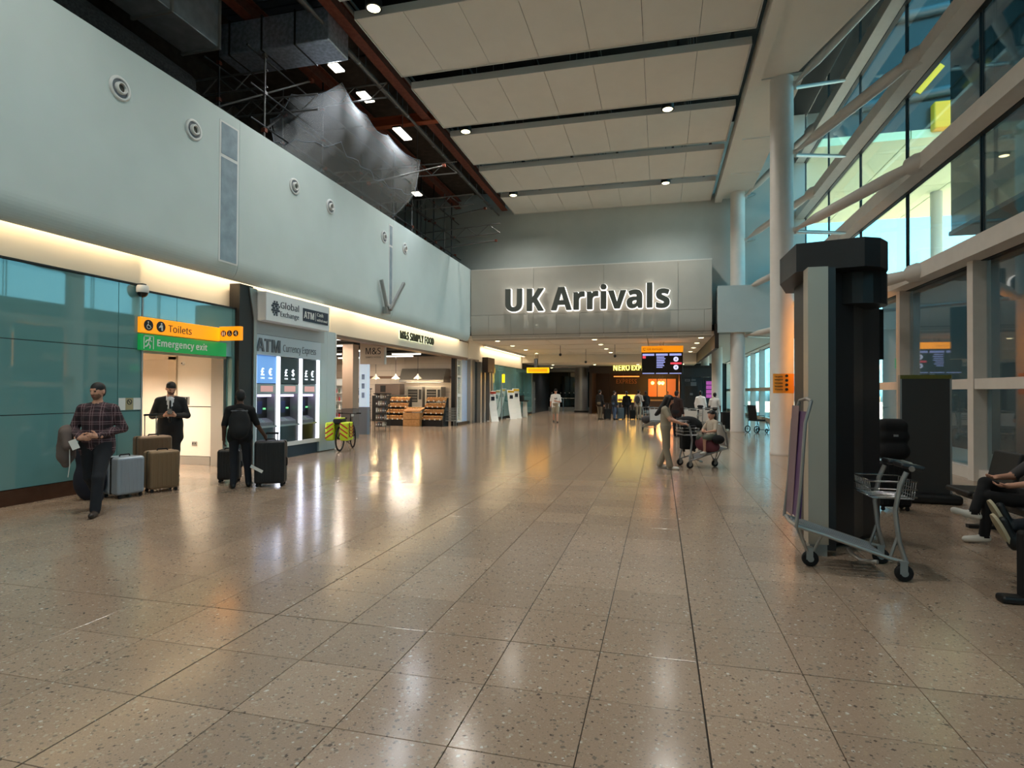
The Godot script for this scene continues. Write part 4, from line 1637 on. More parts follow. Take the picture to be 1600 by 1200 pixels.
# ---------------------------------------------------------------- bicycle with hi-vis bags
func make_bicycle(at: Vector3, turn: float) -> void:
	var t := thing("bicycle", "black bicycle parked beside the grey end panel", "bicycle", at, turn)
	var st: SurfaceTool
	# local x runs forwards
	for x in [-0.52, 0.55]:
		var xf := Transform3D(Basis(Vector3.RIGHT, PI / 2), Vector3(x, 0.345, 0))
		if x > 0:
			xf.basis = Basis(Vector3.UP, 0.55) * xf.basis
		var w := Node3D.new()
		w.name = "wheel"
		t.add_child(w, true)
		w.transform = xf
		st = mb()
		var pr := []
		for k in 9:
			pr.append(Vector2(0.325 + 0.022 * cos(TAU * k / 8), 0.022 * sin(TAU * k / 8)))
		lathe(st, pr, 40)
		put(st, "tyre", M.rubber, w)
		st = mb()
		lathe(st, [Vector2(0.305, -0.012), Vector2(0.292, 0.0), Vector2(0.305, 0.012)], 36)
		put(st, "rim", M.dark, w)
		st = mb()
		for k in 14:
			var q := TAU * k / 14
			tube(st, [Vector3(0.02 * cos(q + 1), 0.02 if k % 2 == 0 else -0.02, 0.02 * sin(q + 1)), Vector3(0.3 * cos(q), 0, 0.3 * sin(q))], 0.0025, 4, false)
		put(st, "spokes", M.steel, w)
		st = mb()
		tube(st, [Vector3(0, -0.05, 0), Vector3(0, 0.05, 0)], 0.022, 10)
		put(st, "hub", M.dark, w)
	st = mb()
	var bbk := Vector3(-0.08, 0.3, 0)
	var seat := Vector3(-0.22, 0.72, 0)
	var head := Vector3(0.38, 0.78, 0)
	var axle := Vector3(-0.52, 0.345, 0)
	for q in [[bbk, seat], [bbk, head - Vector3(0, 0.12, 0)], [seat + Vector3(0.01, -0.04, 0), head], [seat, axle + Vector3(0, 0, 0.06)], [seat, axle + Vector3(0, 0, -0.06)], [bbk, axle + Vector3(0, 0, 0.06)], [bbk, axle + Vector3(0, 0, -0.06)]]:
		tube(st, q, 0.017, 8)
	tube(st, [head + Vector3(0.0, -0.15, 0), head + Vector3(-0.03, 0.1, 0)], 0.022, 8)
	put(st, "frame", M.black, t)
	st = mb()
	for s in [-0.05, 0.05]:
		tube(st, [head + Vector3(0.02, -0.15, s), Vector3(0.5, 0.5, s), Vector3(0.55, 0.345, s)], 0.014, 7)
	put(st, "fork", M.black, t)
	st = mb()
	tube(st, [head + Vector3(-0.03, 0.1, 0), head + Vector3(-0.02, 0.22, 0)], 0.014, 8)
	tube(st, [head + Vector3(-0.1, 0.24, -0.32), head + Vector3(0, 0.23, -0.15), head + Vector3(0, 0.22, 0.15), head + Vector3(-0.1, 0.24, 0.32)], 0.013, 8)
	put(st, "handlebar", M.black, t)
	st = mb()
	for s in [-1.0, 1.0]:
		tube(st, [head + Vector3(-0.1, 0.24, 0.2 * s), head + Vector3(-0.12, 0.24, 0.33 * s)], 0.019, 8)
	put(st, "grip", M.rubber, t)
	st = mb()
	rbox(st, head + Vector3(0.1, 0.18, 0), Vector3(0.09, 0.09, 0.09), 0.03)
	put(st, "head_lamp", mat(Color(0.9, 0.9, 0.88), 0.2), t)
	st = mb()
	tube(st, [seat, seat + Vector3(-0.04, 0.15, 0)], 0.014, 8)
	put(st, "seat_post", M.steel, t)
	st = mb()
	rbox(st, seat + Vector3(-0.03, 0.18, 0), Vector3(0.27, 0.06, 0.14), 0.03)
	put(st, "saddle", M.rubber, t)
	st = mb()
	lathe(st, [Vector2(0.09, -0.004), Vector2(0.09, 0.004), Vector2(0.07, 0.004)], 24, Transform3D(Basis(Vector3.RIGHT, PI / 2), bbk + Vector3(0, 0, 0.05)))
	tube(st, [bbk + Vector3(0, 0, 0.05), bbk + Vector3(0.1, -0.13, 0.07)], 0.01, 6)
	tube(st, [bbk - Vector3(0, 0, 0.05), bbk + Vector3(-0.1, 0.13, -0.07)], 0.01, 6)
	box(st, bbk + Vector3(0.1, -0.13, 0.11), Vector3(0.09, 0.02, 0.07))
	box(st, bbk + Vector3(-0.1, 0.13, -0.11), Vector3(0.09, 0.02, 0.07))
	put(st, "crankset", M.dark, t)
	st = mb()
	tube(st, [Vector3(-0.3, 0.34, 0.05), Vector3(-0.34, 0.02, 0.2)], 0.009, 6)
	put(st, "kickstand", M.steel, t)
	st = mb()
	for s in [-0.07, 0.07]:
		tube(st, [Vector3(-0.25, 0.74, s), Vector3(-0.75, 0.74, s), axle + Vector3(0, 0, s)], 0.008, 6)
	put(st, "rack", M.black, t)
	# bags: two panniers and a top bag
	for s in [-1.0, 1.0]:
		var bg := thing("pannier_bag", "yellow-green hi-vis pannier with red chevrons on the bicycle rack" if s > 0 else "yellow-green hi-vis pannier on the far side of the bicycle", "bag", at, turn)
		st = mb()
		rbox(st, Vector3(-0.55, 0.56, 0.2 * s), Vector3(0.48, 0.5, 0.24), 0.05, 2)
		put(st, "bag", M.hivis, bg)
		st = mb()
		for k in 4:
			for q in [-1.0, 1.0]:
				box(st, Vector3(-0.55 + 0.1 * q, 0.44 + 0.085 * k, 0.323 * s), Vector3(0.21, 0.03, 0.008), Basis(Vector3.BACK, 0.5 * q))
		for k in 3:
			box(st, Vector3(-0.793, 0.45 + 0.13 * k, 0.2 * s), Vector3(0.008, 0.035, 0.26), Basis(Vector3.RIGHT, 0.6 * s))
		put(st, "red_stripe", mat(Color(0.75, 0.16, 0.10), 0.5), bg)
		st = mb()
		for x in [-0.7, -0.4]:
			st = mb()
			box(st, Vector3(x, 0.6, 0.326 * s), Vector3(0.03, 0.4, 0.01))
			put(st, "strap", M.rubber, bg)
		st = mb()
		rbox(st, Vector3(-0.305, 0.62, 0.2 * s), Vector3(0.03, 0.16, 0.16), 0.01)
		put(st, "green_patch", mat(Color(0.05, 0.32, 0.16), 0.6), bg)
	var tb := thing("rack_bag", "black bag with yellow lid on top of the bicycle rack", "bag", at, turn)
	st = mb()
	rbox(st, Vector3(-0.55, 0.83, 0), Vector3(0.36, 0.14, 0.26), 0.04, 2)
	put(st, "bag", M.rubber, tb)
	st = mb()
	rbox(st, Vector3(-0.55, 0.91, 0), Vector3(0.3, 0.03, 0.22), 0.014, 1)
	put(st, "lid", M.hivis, tb)

# ---------------------------------------------------------------- food shop
func make_shop() -> void:
	var st: SurfaceTool
	var f := setting("wall_shop_fascia", "cream fascia over the food shop opening")
	st = mb()
	bx(st, -9.5, -9.2, 3.32, 4.05, -27.4, -14.95)
	put(st, "board", M.cream, f)
	st = mb()
	bx(st, -9.6, -9.22, 3.24, 3.32, -27.4, -14.95)
	put(st, "lower_trim", mat(Color(0.55, 0.45, 0.38), 0.5), f)
	st = mb()
	bx(st, -9.6, -9.15, 3.3, 4.3, -29.2, -27.4)
	put(st, "return_panel", M.cream, f)
	var ls := thing("shop_sign", "dark green shop name lettering on the cream fascia", "sign", Vector3(-9.2, 3.72, -21.1), PI / 2)
	var sgl := text(ls, "M&S SIMPLY FOOD", 0.29, Vector3(0, 0, 0.02), lamp_mat(Color(0.95, 0.97, 0.85), 0.7), 3.24, 0.0, 0.35, 0.02, "letter_glow")
	sgl.mesh = swollen(sgl.mesh, 0.012)
	text(ls, "M&S SIMPLY FOOD", 0.29, Vector3(0, 0, 0.05), mat(Color(0.05, 0.12, 0.06), 0.5), 3.24, 0.0, 0.35, 0.05)
	# shell
	var w := setting("wall_shop", "pale tiled walls inside the food shop")
	var tile := mat(Color(0.87, 0.82, 0.77), 0.35)
	for i in 12:
		for k in 9:
			st = mb()
			bx(st, -20.3 + i * 0.9, -20.3 + (i + 1) * 0.9 - 0.012, 0.02 + k * 0.4, 0.02 + (k + 1) * 0.4 - 0.012, -30.6, -30.5)
			put(st, "tile", tile, w)
	st = mb()
	bx(st, -20.6, -9.6, 0, 3.7, -30.8, -30.6)
	bx(st, -20.6, -20.3, 0, 3.7, -30.6, -15)
	bx(st, -20.6, -9.6, 0, 3.7, -15.2, -15.0)
	put(st, "backing", mat(Color(0.55, 0.50, 0.45), 0.7), w)
	st = mb()
	bx(st, -16.5, -10.0, 2.36, 2.5, -30.5, -30.46)
	put(st, "tile_border", mat(Color(0.52, 0.40, 0.32), 0.4), w)
	var c := setting("ceiling_shop", "dark open ceiling of the food shop")
	st = mb()
	bx(st, -20.6, -9.4, 3.75, 3.9, -30.8, -15)
	put(st, "deck", mat(Color(0.13, 0.14, 0.13), 0.8), c)
	st = mb()
	for k in 6:
		bx(st, -20.5, -9.7, 3.5, 3.62, -16.5 - k * 2.4, -16.4 - k * 2.4)
	put(st, "beam", M.charcoal, c)
	for q in [[-12.2, -20.2], [-12.4, -23.0], [-11.6, -25.4], [-12.7, -27.0], [-15.5, -21.0], [-15.5, -25.0], [-11.0, -17.6], [-16.0, -28.0], [-17.5, -23.5]]:
		var t := thing("strip_light", "white fluorescent strip light under the dark shop ceiling", "light", Vector3(q[0], 3.4, q[1]), 0.0, "strip lights in the shop")
		st = mb()
		bx(st, -0.75, 0.75, 0.03, 0.08, -0.05, 0.05)
		put(st, "batten", M.white, t)
		st = mb()
		tube(st, [Vector3(-0.73, 0, 0), Vector3(0.73, 0, 0)], 0.03, 10)
		put(st, "lamp_tube", M.tube, t)
		area(t, Vector3(0, -0.04, 0), Vector3(0, -1, 0), Vector3(1, 0, 0), Vector2(1.4, 0.06), Color(1.0, 0.94, 0.86), 6.0)
	# pendants
	for q in [[-12.9, -27.0], [-11.7, -27.0], [-14.0, -27.0]]:
		var t := thing("pendant_lamp", "cream enamel pendant lamp hanging over the bakery stands", "lamp", Vector3(q[0], 2.28, q[1]), 0.0, "pendant lamps in the shop")
		st = mb()
		tube(st, [Vector3(0, 0.2, 0), Vector3(0, 1.45, 0)], 0.01, 5)
		put(st, "cord", M.dark, t)
		st = mb()
		lathe(st, [Vector2(0.035, 0.24), Vector2(0.05, 0.16), Vector2(0.11, 0.10), Vector2(0.2, 0.03), Vector2(0.22, 0.0), Vector2(0.205, 0.0), Vector2(0.1, 0.085), Vector2(0.0, 0.1)], 24)
		put(st, "shade", M.cream, t)
		st = mb()
		lathe(st, [Vector2(0.0, -0.02), Vector2(0.05, 0.0), Vector2(0.06, 0.04), Vector2(0.0, 0.09)], 14)
		put(st, "bulb", lamp_mat(Color(1.0, 0.93, 0.7), 4.0), t)
		omni(t, Vector3(0, -0.05, 0), Color(1.0, 0.85, 0.6), 1.0)
	# column, totem, flag sign
	var col := setting("wall_shop_pier", "beige square pier at the shop entrance")
	st = mb()
	bx(st, -10.83, -10.42, 1.05, 3.3, -18.8, -18.4)
	put(st, "upper_cladding", mat(Color(0.72, 0.62, 0.54), 0.6), col)
	st = mb()
	bx(st, -10.85, -10.4, 0.0, 1.04, -18.82, -18.38)
	put(st, "lower_cladding", mat(Color(0.45, 0.42, 0.41), 0.5), col)
	var tt := thing("entrance_totem", "tall pale blue panel standing at the shop entrance", "panel", Vector3(-11.0, 0, -20.3))
	st = mb()
	bx(st, -0.17, 0.17, 1.05, 3.15, -0.1, 0.1)
	put(st, "lit_panel", lamp_mat(Color(0.78, 0.85, 0.92), 0.45), tt)
	st = mb()
	bx(st, -0.18, 0.18, 0.0, 1.04, -0.11, 0.11)
	put(st, "base", mat(Color(0.52, 0.55, 0.60), 0.5), tt)
	st = mb()
	for y in [1.4, 1.75, 2.1]:
		bx(st, -0.06, 0.06, y, y + 0.2, 0.1, 0.104)
	put(st, "print", mat(Color(0.62, 0.72, 0.84), 0.6), tt)
	var fs := thing("flag_sign", "square taupe shop flag sign hanging at the entrance", "sign", Vector3(-10.5, 3.1, -20.0))
	st = mb()
	bx(st, -0.5, 0.52, -0.43, 0.46, -0.06, 0.06)
	put(st, "panel", mat(Color(0.93, 0.87, 0.80), 0.6), fs)
	st = mb()
	bx(st, 0.5, 0.53, -0.44, 0.47, -0.065, 0.065)
	put(st, "edge_trim", M.white, fs)
	text(fs, "M&S", 0.24, Vector3(0.05, 0.06, 0.065), M.ink, 0.62)
	text(fs, "SIMPLY FOOD", 0.06, Vector3(0.05, -0.17, 0.065), mat(Color(0.42, 0.34, 0.28), 0.6), 0.62)
	st = mb()
	bx(st, -0.55, -0.3, 0.46, 0.7, -0.04, 0.04)
	put(st, "hanger", M.white, fs)
	# end jamb and glazed screen
	var g := setting("window_2", "tall shop window with white glazing bars and blue-white panel")
	st = mb()
	bx(st, -9.75, -9.55, 0.0, 3.26, -26.75, -26.5)
	put(st, "dark_jamb", M.black, g)
	for k in 3:
		st = mb()
		bx(st, -9.62, -9.6, [0.25, 1.5, 2.45][k], [1.4, 2.35, 3.2][k], -27.5, -26.85)
		put(st, "pane", M.pane_shop, g)
	st = mb()
	for y in [0.18, 1.42, 1.5, 2.38, 3.2]:
		bx(st, -9.64, -9.57, y - 0.035, y + 0.035, -27.5, -26.85)
	bx(st, -9.64, -9.57, 0.1, 3.24, -26.9, -26.82)
	bx(st, -9.64, -9.57, 0.1, 3.24, -27.56, -27.48)
	put(st, "bar", M.white, g)
	st = mb()
	bx(st, -9.62, -9.58, 0.15, 3.24, -28.4, -27.58)
	put(st, "blue_white_panel", mat(Color(0.66, 0.74, 0.86), 0.4), g)
	st = mb()
	bx(st, -9.66, -9.5, 0.0, 0.14, -29.2, -26.75)
	put(st, "sill", M.charcoal, g)
	for q in [-28.6, -29.2]:
		st = mb()
		bx(st, -9.7, -9.42, 0, 3.3, q - 0.14, q + 0.14)
		put(st, "steel_post", M.steel, g)
	# bakery stands: crates of loaves on stepped dark frames
	for q in [[-12.28, 1.45, "stepped wooden crate stand of loaves at the shop wall, beside the dark display"], [-10.38, 1.45, "stepped wooden crate stand of loaves beside the wire baskets"]]:
		crate_stand(Vector3(q[0], 0, -26.0), q[2])
	var mid := thing("bread_table", "low wooden bread table of plank boxes between the crate stands", "table", Vector3(-11.33, 0, -25.7))
	for k in 2:
		for i in 2:
			st = mb()
			bx(st, -0.42 + i * 0.42 + 0.005, i * 0.42 - 0.005, k * 0.32 + 0.01, k * 0.32 + 0.31, -0.3, 0.3)
			put(st, "plank_box", M.wood, mid)
	st = mb()
	box(st, Vector3(0, 0.78, -0.05), Vector3(0.84, 0.05, 0.6), Basis(Vector3.RIGHT, 0.25))
	put(st, "tray", M.wood, mid)
	for k in 7:
		loaf(Vector3(-11.33 - 0.38 + k * 0.125, 0.87 - 0.0, -25.63), 0.07, "small pale loaf on the tilted tray of the low bread table", "loaves on the bread table")
	# wire baskets
	var bk := thing("basket_stack", "stack of wire shopping baskets beside the shop window", "baskets", Vector3(-9.66, 0, -26.2))
	for k in 5:
		st = mb()
		for y in 3:
			var yy := 0.28 + k * 0.12 + y * 0.05
			tube(st, [Vector3(-0.22, yy, -0.16), Vector3(0.22, yy, -0.16), Vector3(0.22, yy, 0.16), Vector3(-0.22, yy, 0.16), Vector3(-0.22, yy, -0.16)], 0.007, 4)
		for x in 6:
			var xx := -0.2 + 0.08 * x
			tube(st, [Vector3(xx, 0.28 + k * 0.12, 0.16), Vector3(xx, 0.4 + k * 0.12, 0.16)], 0.005, 4)
		put(st, "basket", M.silver, bk)
	st = mb()
	bx(st, -0.24, 0.24, 0.24, 0.27, -0.18, 0.18)
	for x in [-0.22, 0.22]:
		for z in [-0.16, 0.16]:
			bx(st, x - 0.015, x + 0.015, 0, 0.24, z - 0.015, z + 0.015)
	put(st, "stand", M.silver, bk)
	# back of the shop: hood, ovens, counter
	var hd := thing("extractor_hood", "steel extractor hood over the bakery ovens", "hood", Vector3(-12.6, 2.15, -30.0))
	st = mb()
	prism(st, [Vector2(-0.5, 0.0), Vector2(0.5, 0.0), Vector2(0.5, 0.12), Vector2(0.1, 0.75), Vector2(-0.5, 0.75)], -1.3, 1.3, Transform3D(Basis(Vector3(0, 0, 1), Vector3(0, 1, 0), Vector3(-1, 0, 0)), Vector3.ZERO))
	put(st, "canopy", M.steel, hd)
	st = mb()
	bx(st, -0.9, 0.9, -0.02, 0.0, -0.3, 0.4)
	put(st, "lamp_strip", lamp_mat(Color(1.0, 0.95, 0.86), 1.0), hd)
	area(hd, Vector3(0, -0.05, 0.1), Vector3(0, -1, 0), Vector3(1, 0, 0), Vector2(1.8, 0.5), Color(1.0, 0.92, 0.8), 0.6)
	for q in [[-12.0, "steel bakery oven with dark glass door under the hood"], [-13.1, "second steel bakery oven farther from the shop window"]]:
		var ov := thing("oven", q[1], "oven", Vector3(q[0], 0, -30.1))
		st = mb()
		rbox(st, Vector3(0, 0.95, 0), Vector3(0.95, 1.9, 0.7), 0.02)
		put(st, "cabinet", M.steel, ov)
		st = mb()
		bx(st, -0.36, 0.2, 1.05, 1.75, 0.35, 0.37)
		put(st, "door_glass", M.black, ov)
		st = mb()
		for k in 4:
			bx(st, -0.34, 0.18, 1.15 + k * 0.15, 1.17 + k * 0.15, 0.37, 0.38)
		put(st, "rack", M.steel, ov)
		st = mb()
		bx(st, 0.27, 0.42, 1.2, 1.75, 0.35, 0.365)
		put(st, "control_panel", M.dark, ov)
	var mc := thing("bread_slicer", "brown boxy bread machine on the rear counter", "machine", Vector3(-14.4, 0, -29.4))
	st = mb()
	rbox(st, Vector3(0, 1.75, 0), Vector3(1.5, 0.6, 0.6), 0.04)
	put(st, "housing", mat(Color(0.34, 0.29, 0.27), 0.4), mc)
	st = mb()
	bx(st, -0.4, -0.1, 1.6, 1.95, 0.3, 0.32)
	put(st, "display", M.black, mc)
	st = mb()
	bx(st, -0.9, 0.9, 0, 1.4, -0.3, 0.3)
	put(st, "counter", M.charcoal, mc)
	# dark magazine / card racks by the entrance
	for q in [[-12.3, -22.6, 1.75, "black wire rack of packets at the shop entrance"], [-11.3, -22.4, 1.55, "dark display stand of bottles at the shop entrance"]]:
		var rk := thing("display_rack", q[3], "rack", Vector3(q[0], 0, q[1]))
		st = mb()
		for x in [-0.25, 0.25]:
			for z in [-0.18, 0.18]:
				tube(st, [Vector3(x, 0, z), Vector3(x, q[2], z)], 0.014, 5)
		put(st, "post", M.dark, rk)
		for k in 5:
			st = mb()
			bx(st, -0.27, 0.27, 0.16 + k * q[2] / 5.3, 0.18 + k * q[2] / 5.3, -0.2, 0.2)
			put(st, "shelf", M.charcoal, rk)
		st = mb()
		bx(st, -0.3, 0.3, q[2] - 0.02, q[2] + 0.02, -0.22, 0.22)
		put(st, "top", M.dark, rk)
		for k in 5:
			for x in 5:
				var c2: Color = [Color(0.55, 0.42, 0.38), Color(0.72, 0.72, 0.7), Color(0.35, 0.38, 0.42), Color(0.6, 0.56, 0.48), Color(0.30, 0.22, 0.20)][(k * 3 + x * 2) % 5]
				var it := thing("packet", "small packet standing on a shelf of the entrance rack", "packet", Vector3(q[0] - 0.2 + x * 0.1, 0.18 + k * q[2] / 5.3, q[1] + 0.1), 0.0, "packets on the entrance racks")
				st = mb()
				rbox(st, Vector3(0, 0.09, 0), Vector3(0.075, 0.17 + 0.02 * ((k + x) % 3), 0.06), 0.012, 1)
				put(st, "wrapper", mat(c2, 0.5), it)
				st = mb()
				bx(st, -0.025, 0.025, 0.05, 0.11, 0.03, 0.033)
				put(st, "print_patch", M.paper, it)
	# goods on the wall shelving seen left of the pier
	var sh := thing("wall_shelving", "tall white shelving with drinks behind the shop pier", "shelving", Vector3(-12.2, 0, -17.4))
	sh.position = Vector3(-14.6, 0, -23.6)
	st = mb()
	bx(st, -0.7, 0.7, 0, 2.2, -0.28, -0.25)
	put(st, "back_panel", M.white, sh)
	for k in 6:
		st = mb()
		bx(st, -0.7, 0.7, 0.1 + k * 0.36, 0.13 + k * 0.36, -0.25, 0.2)
		put(st, "shelf", M.white, sh)
	for k in 5:
		for x in 9:
			var cc: Color = [Color(0.75, 0.12, 0.12), Color(0.85, 0.82, 0.78), Color(0.6, 0.1, 0.15), Color(0.2, 0.3, 0.2), Color(0.8, 0.5, 0.2)][(k + x * 3) % 5]
			var it := thing("drink_bottle", "small drink bottle standing on the white wall shelving", "bottle", Vector3(-14.6 - 0.6 + x * 0.15, 0.13 + k * 0.36, -23.55), 0.0, "bottles on the white shelving")
			st = mb()
			lathe(st, [Vector2(0.0, 0.0), Vector2(0.035, 0.0), Vector2(0.035, 0.13), Vector2(0.014, 0.18), Vector2(0.014, 0.2)], 10)
			put(st, "bottle", mat(cc, 0.3), it)
			st = mb()
			lathe(st, [Vector2(0.016, 0.2), Vector2(0.016, 0.225), Vector2(0.0, 0.226)], 8)
			put(st, "cap", M.paper, it)

func loaf(at: Vector3, s: float, label: String, group: String) -> void:
	var t := thing("loaf", label, "bread", at, 0.0, group)
	var st := mb()
	rbox(st, Vector3(0, 0, 0), Vector3(s * 1.5, s, s * 2.2), s * 0.48, 2)
	put(st, "crust", M.crust, t)

func crate_stand(at: Vector3, label: String) -> void:
	var t := thing("crate_stand", label, "stand", at)
	var st := mb()
	for x in [-0.52, 0.5]:
		prism(st, [Vector2(0.35, 0.0), Vector2(-0.45, 0.0), Vector2(-0.45, 1.35), Vector2(-0.3, 1.35), Vector2(0.35, 0.3)], x, x + 0.02, Transform3D(Basis(Vector3(0, 0, 1), Vector3(0, 1, 0), Vector3(-1, 0, 0)), Vector3.ZERO))
	bx(st, -0.5, 0.5, 0, 1.1, -0.46, -0.44)
	bx(st, -0.5, 0.5, 0.0, 0.34, 0.26, 0.3)
	put(st, "frame", M.dark, t)
	for k in 4:
		var y := 0.42 + 0.29 * k
		var z := 0.22 - 0.17 * k
		var cr := Node3D.new()
		cr.name = "crate"
		t.add_child(cr, true)
		cr.position = Vector3(0, y, z)
		cr.rotation.x = 0.3
		st = mb()
		bx(st, -0.5, 0.5, -0.06, -0.04, -0.17, 0.17)
		put(st, "base_slat", M.wood, cr)
		for q in [[-0.5, 0.5, 0.15, 0.17], [-0.5, 0.5, -0.17, -0.15], [-0.5, -0.48, -0.15, 0.15], [0.48, 0.5, -0.15, 0.15]]:
			st = mb()
			bx(st, q[0], q[1], -0.04, 0.035, q[2], q[3])
			put(st, "side_slat", M.wood, cr)
		for x in [-0.38, -0.12, 0.14, 0.4]:
			st = mb()
			bx(st, x - 0.035, x + 0.035, -0.075, -0.01, 0.171, 0.176)
			put(st, "price_tag", M.paper, cr)
		for i in 7:
			loaf(at + Vector3(-0.42 + 0.14 * i, y + 0.035 + 0.01, z + 0.02), 0.075, "brown loaf lying in a wooden crate of the stepped stand", "loaves in the crates")

# ---------------------------------------------------------------- end of the hall: arrivals sign and what lies under it
func make_far() -> void:
	var st: SurfaceTool
	var uw := setting("wall_upper_end", "grey upper wall above the arrivals sign")
	st = mb()
	bx(st, -20.6, 6.0, 4.6, 13.6, -27.5, -27.15)
	put(st, "face", M.upper, uw)
	# sign wall: flat boards above, curled boards below
	var w := setting("wall_sign", "beige panelled wall carrying the arrivals lettering, curled under at its foot")
	var xs := [2.15, 0.76, -2.45, -5.65, -8.68]
	for i in 4:
		st = mb()
		bx(st, xs[i + 1] + 0.006, xs[i] - 0.006, 5.24, 7.36, -26.45, -26.2)
		put(st, "board", M.panel, w)
	var prof := [Vector2(-26.45, 5.228)]
	prof.append(Vector2(-26.2, 5.228))
	for i in 13:
		var a := PI / 2 * i / 12.0
		prof.append(Vector2(-26.62 + 0.42 * cos(a), 4.78 - 0.72 * sin(a)))
	prof.append_array([Vector2(-26.62, 4.2), Vector2(-26.5, 4.3)])
	var lows := [2.15, 1.83]
	while lows[-1] - 1.07 > -8.3:
		lows.append(lows[-1] - 1.07)
	lows.append(-8.68)
	for i in lows.size() - 1:
		st = mb()
		prism(st, prof, lows[i + 1] + 0.005, lows[i] - 0.005, Transform3D(Basis(Vector3(0, 0, 1), Vector3(0, 1, 0), Vector3(1, 0, 0)), Vector3.ZERO))
		put(st, "curled_board", M.panel, w)
	st = mb()
	bx(st, -8.68, 2.14, 4.3, 7.34, -26.52, -26.46)
	put(st, "joint_backing", M.void, w)
	st = mb()
	bx(st, -8.7, 2.15, 7.36, 7.4, -27.2, -26.2)
	put(st, "top_cap", M.offwhite, w)
	var sn := thing("wall_sensor", "small dark square sensor above the arrivals lettering", "sensor", Vector3(-2.43, 6.3, -26.2))
	st = mb()
	bx(st, -0.1, 0.1, -0.07, 0.07, 0.0, 0.06)
	put(st, "housing", mat(Color(0.32, 0.30, 0.25), 0.5), sn)
	st = mb()
	bx(st, -0.04, 0.04, -0.04, 0.04, 0.06, 0.065)
	put(st, "lens", M.dark, sn)
	# letters
	var sg := thing("arrivals_sign", "large back-lit UK Arrivals lettering standing off the beige wall", "sign", Vector3(-3.28, 5.33, -26.2))
	var adv := [["U", 0.76], ["K", 0.70], [" ", 0.38], ["A", 0.72], ["r", 0.46], ["r", 0.46], ["i", 0.30], ["v", 0.58], ["a", 0.60], ["l", 0.30], ["s", 0.53]]
	var total := 0.0
	var f := font(0.45)
	var fs := 64
	var k := 0.98 / (64.0 * 0.714)
	total = 0.0
	var widths := []
	for a in adv:
		var wd: float = f.get_string_size(a[0], HORIZONTAL_ALIGNMENT_LEFT, -1, fs).x * k
		widths.append(wd)
		total += wd
	var stretch := 7.45 / total
	var cx := -total * stretch / 2
	for i in adv.size():
		var wd: float = widths[i] * stretch
		if adv[i][0] != " ":
			var t := TextMesh.new()
			t.text = adv[i][0]
			t.font = f
			t.font_size = fs
			t.pixel_size = k
			t.depth = 0.10
			t.curve_step = 1.5
			t.horizontal_alignment = HORIZONTAL_ALIGNMENT_CENTER
			t.vertical_alignment = VERTICAL_ALIGNMENT_BOTTOM
			var xf := Transform3D(Basis.from_scale(Vector3(stretch, 1, 1)), Vector3(cx + wd / 2, -0.32, 0.26))
			place(swollen(t, 0.02), "letter", M.letterdark, sg, xf)
			t = t.duplicate()
			t.depth = 0.05
			xf.origin.z = 0.12
			place(swollen(t, 0.055), "letter_glow", M.letterglow, sg, xf)
		cx += wd
	area(sg, Vector3(0, 0.5, 0.16), Vector3(0, 0, -1), Vector3(1, 0, 0), Vector2(7.2, 0.9), Color(1.0, 0.98, 0.94), 0.12)
	# grey box round the second column
	var eb := setting("wall_end_box", "plain grey box bulkhead round the second column")
	st = mb()
	prism(st, [Vector2(2.36, 4.2), Vector2(4.1, 4.2), Vector2(4.7, 4.5), Vector2(6.0, 4.6), Vector2(6.0, 6.17), Vector2(2.36, 6.17)], -26.9, -26.0)
	put(st, "box", M.upper, eb)
	# ---- hanging flight screen
	var fd := thing("flight_screen", "hanging black flight screen with an orange header board", "screen", Vector3(0.1, 2.55, -30))
	st = mb()
	rbox(st, Vector3(0, 0.55, 0), Vector3(1.98, 1.1, 0.14), 0.02)
	put(st, "screen_body", M.black, fd)
	st = mb()
	rbox(st, Vector3(0, 1.26, 0), Vector3(2.02, 0.32, 0.16), 0.04)
	put(st, "header", M.orange, fd)
	text(fd, "UK Arrivals", 0.11, Vector3(-0.35, 1.26, 0.085), M.ink, 0.75)
	st = mb()
	var ring := []
	for q in 11:
		ring.append(Vector3(-0.86 + cos(0.6 + q * 0.5) * 0.06, 1.26 + sin(0.6 + q * 0.5) * 0.06, 0.085))
	tube(st, ring, 0.012, 5)
	put(st, "header_mark", M.ink, fd)
	st = mb()
	for sx in [-0.12, 0.06]:
		tube(st, [Vector3(sx, 1.4, 0), Vector3(sx, 1.62, 0)], 0.03, 8)
	put(st, "hanger", M.offwhite, fd)
	var lil := lamp_mat(Color(0.62, 0.66, 0.92), 0.8)
	st = mb()
	for q in 3:
		bx(st, -0.95 + q * 0.65, -0.38 + q * 0.65, 0.93, 1.03, 0.07, 0.074)
		bx(st, -0.95 + q * 0.65, -0.38 + q * 0.65, 0.03, 0.07, 0.07, 0.074)
	for r in 7:
		bx(st, -0.27, [0.1, 0.16, 0.12, 0.14, 0.06, 0.1, 0.02][r], 0.84 - r * 0.085, 0.885 - r * 0.085, 0.07, 0.074)
	put(st, "screen_text", lil, fd)
	st = mb()
	prism(st, circle(Vector2(0.66, 0.75), 0.12, 18), 0.07, 0.074)
	prism(st, circle(Vector2(0.66, 0.35), 0.12, 18), 0.07, 0.074)
	put(st, "screen_icon", lamp_mat(Color(0.85, 0.87, 1.0), 0.9), fd)
	st = mb()
	bx(st, 0.4, 0.93, 0.5, 0.59, 0.07, 0.074)
	bx(st, -0.95, -0.8, 0.8, 0.92, 0.075, 0.078)
	put(st, "screen_red_bar", lamp_mat(Color(0.92, 0.28, 0.36), 0.8), fd)
	text(fd, "4", 0.11, Vector3(0.66, 0.75, 0.076), M.ink, 0.0, 0.0, 0.5)
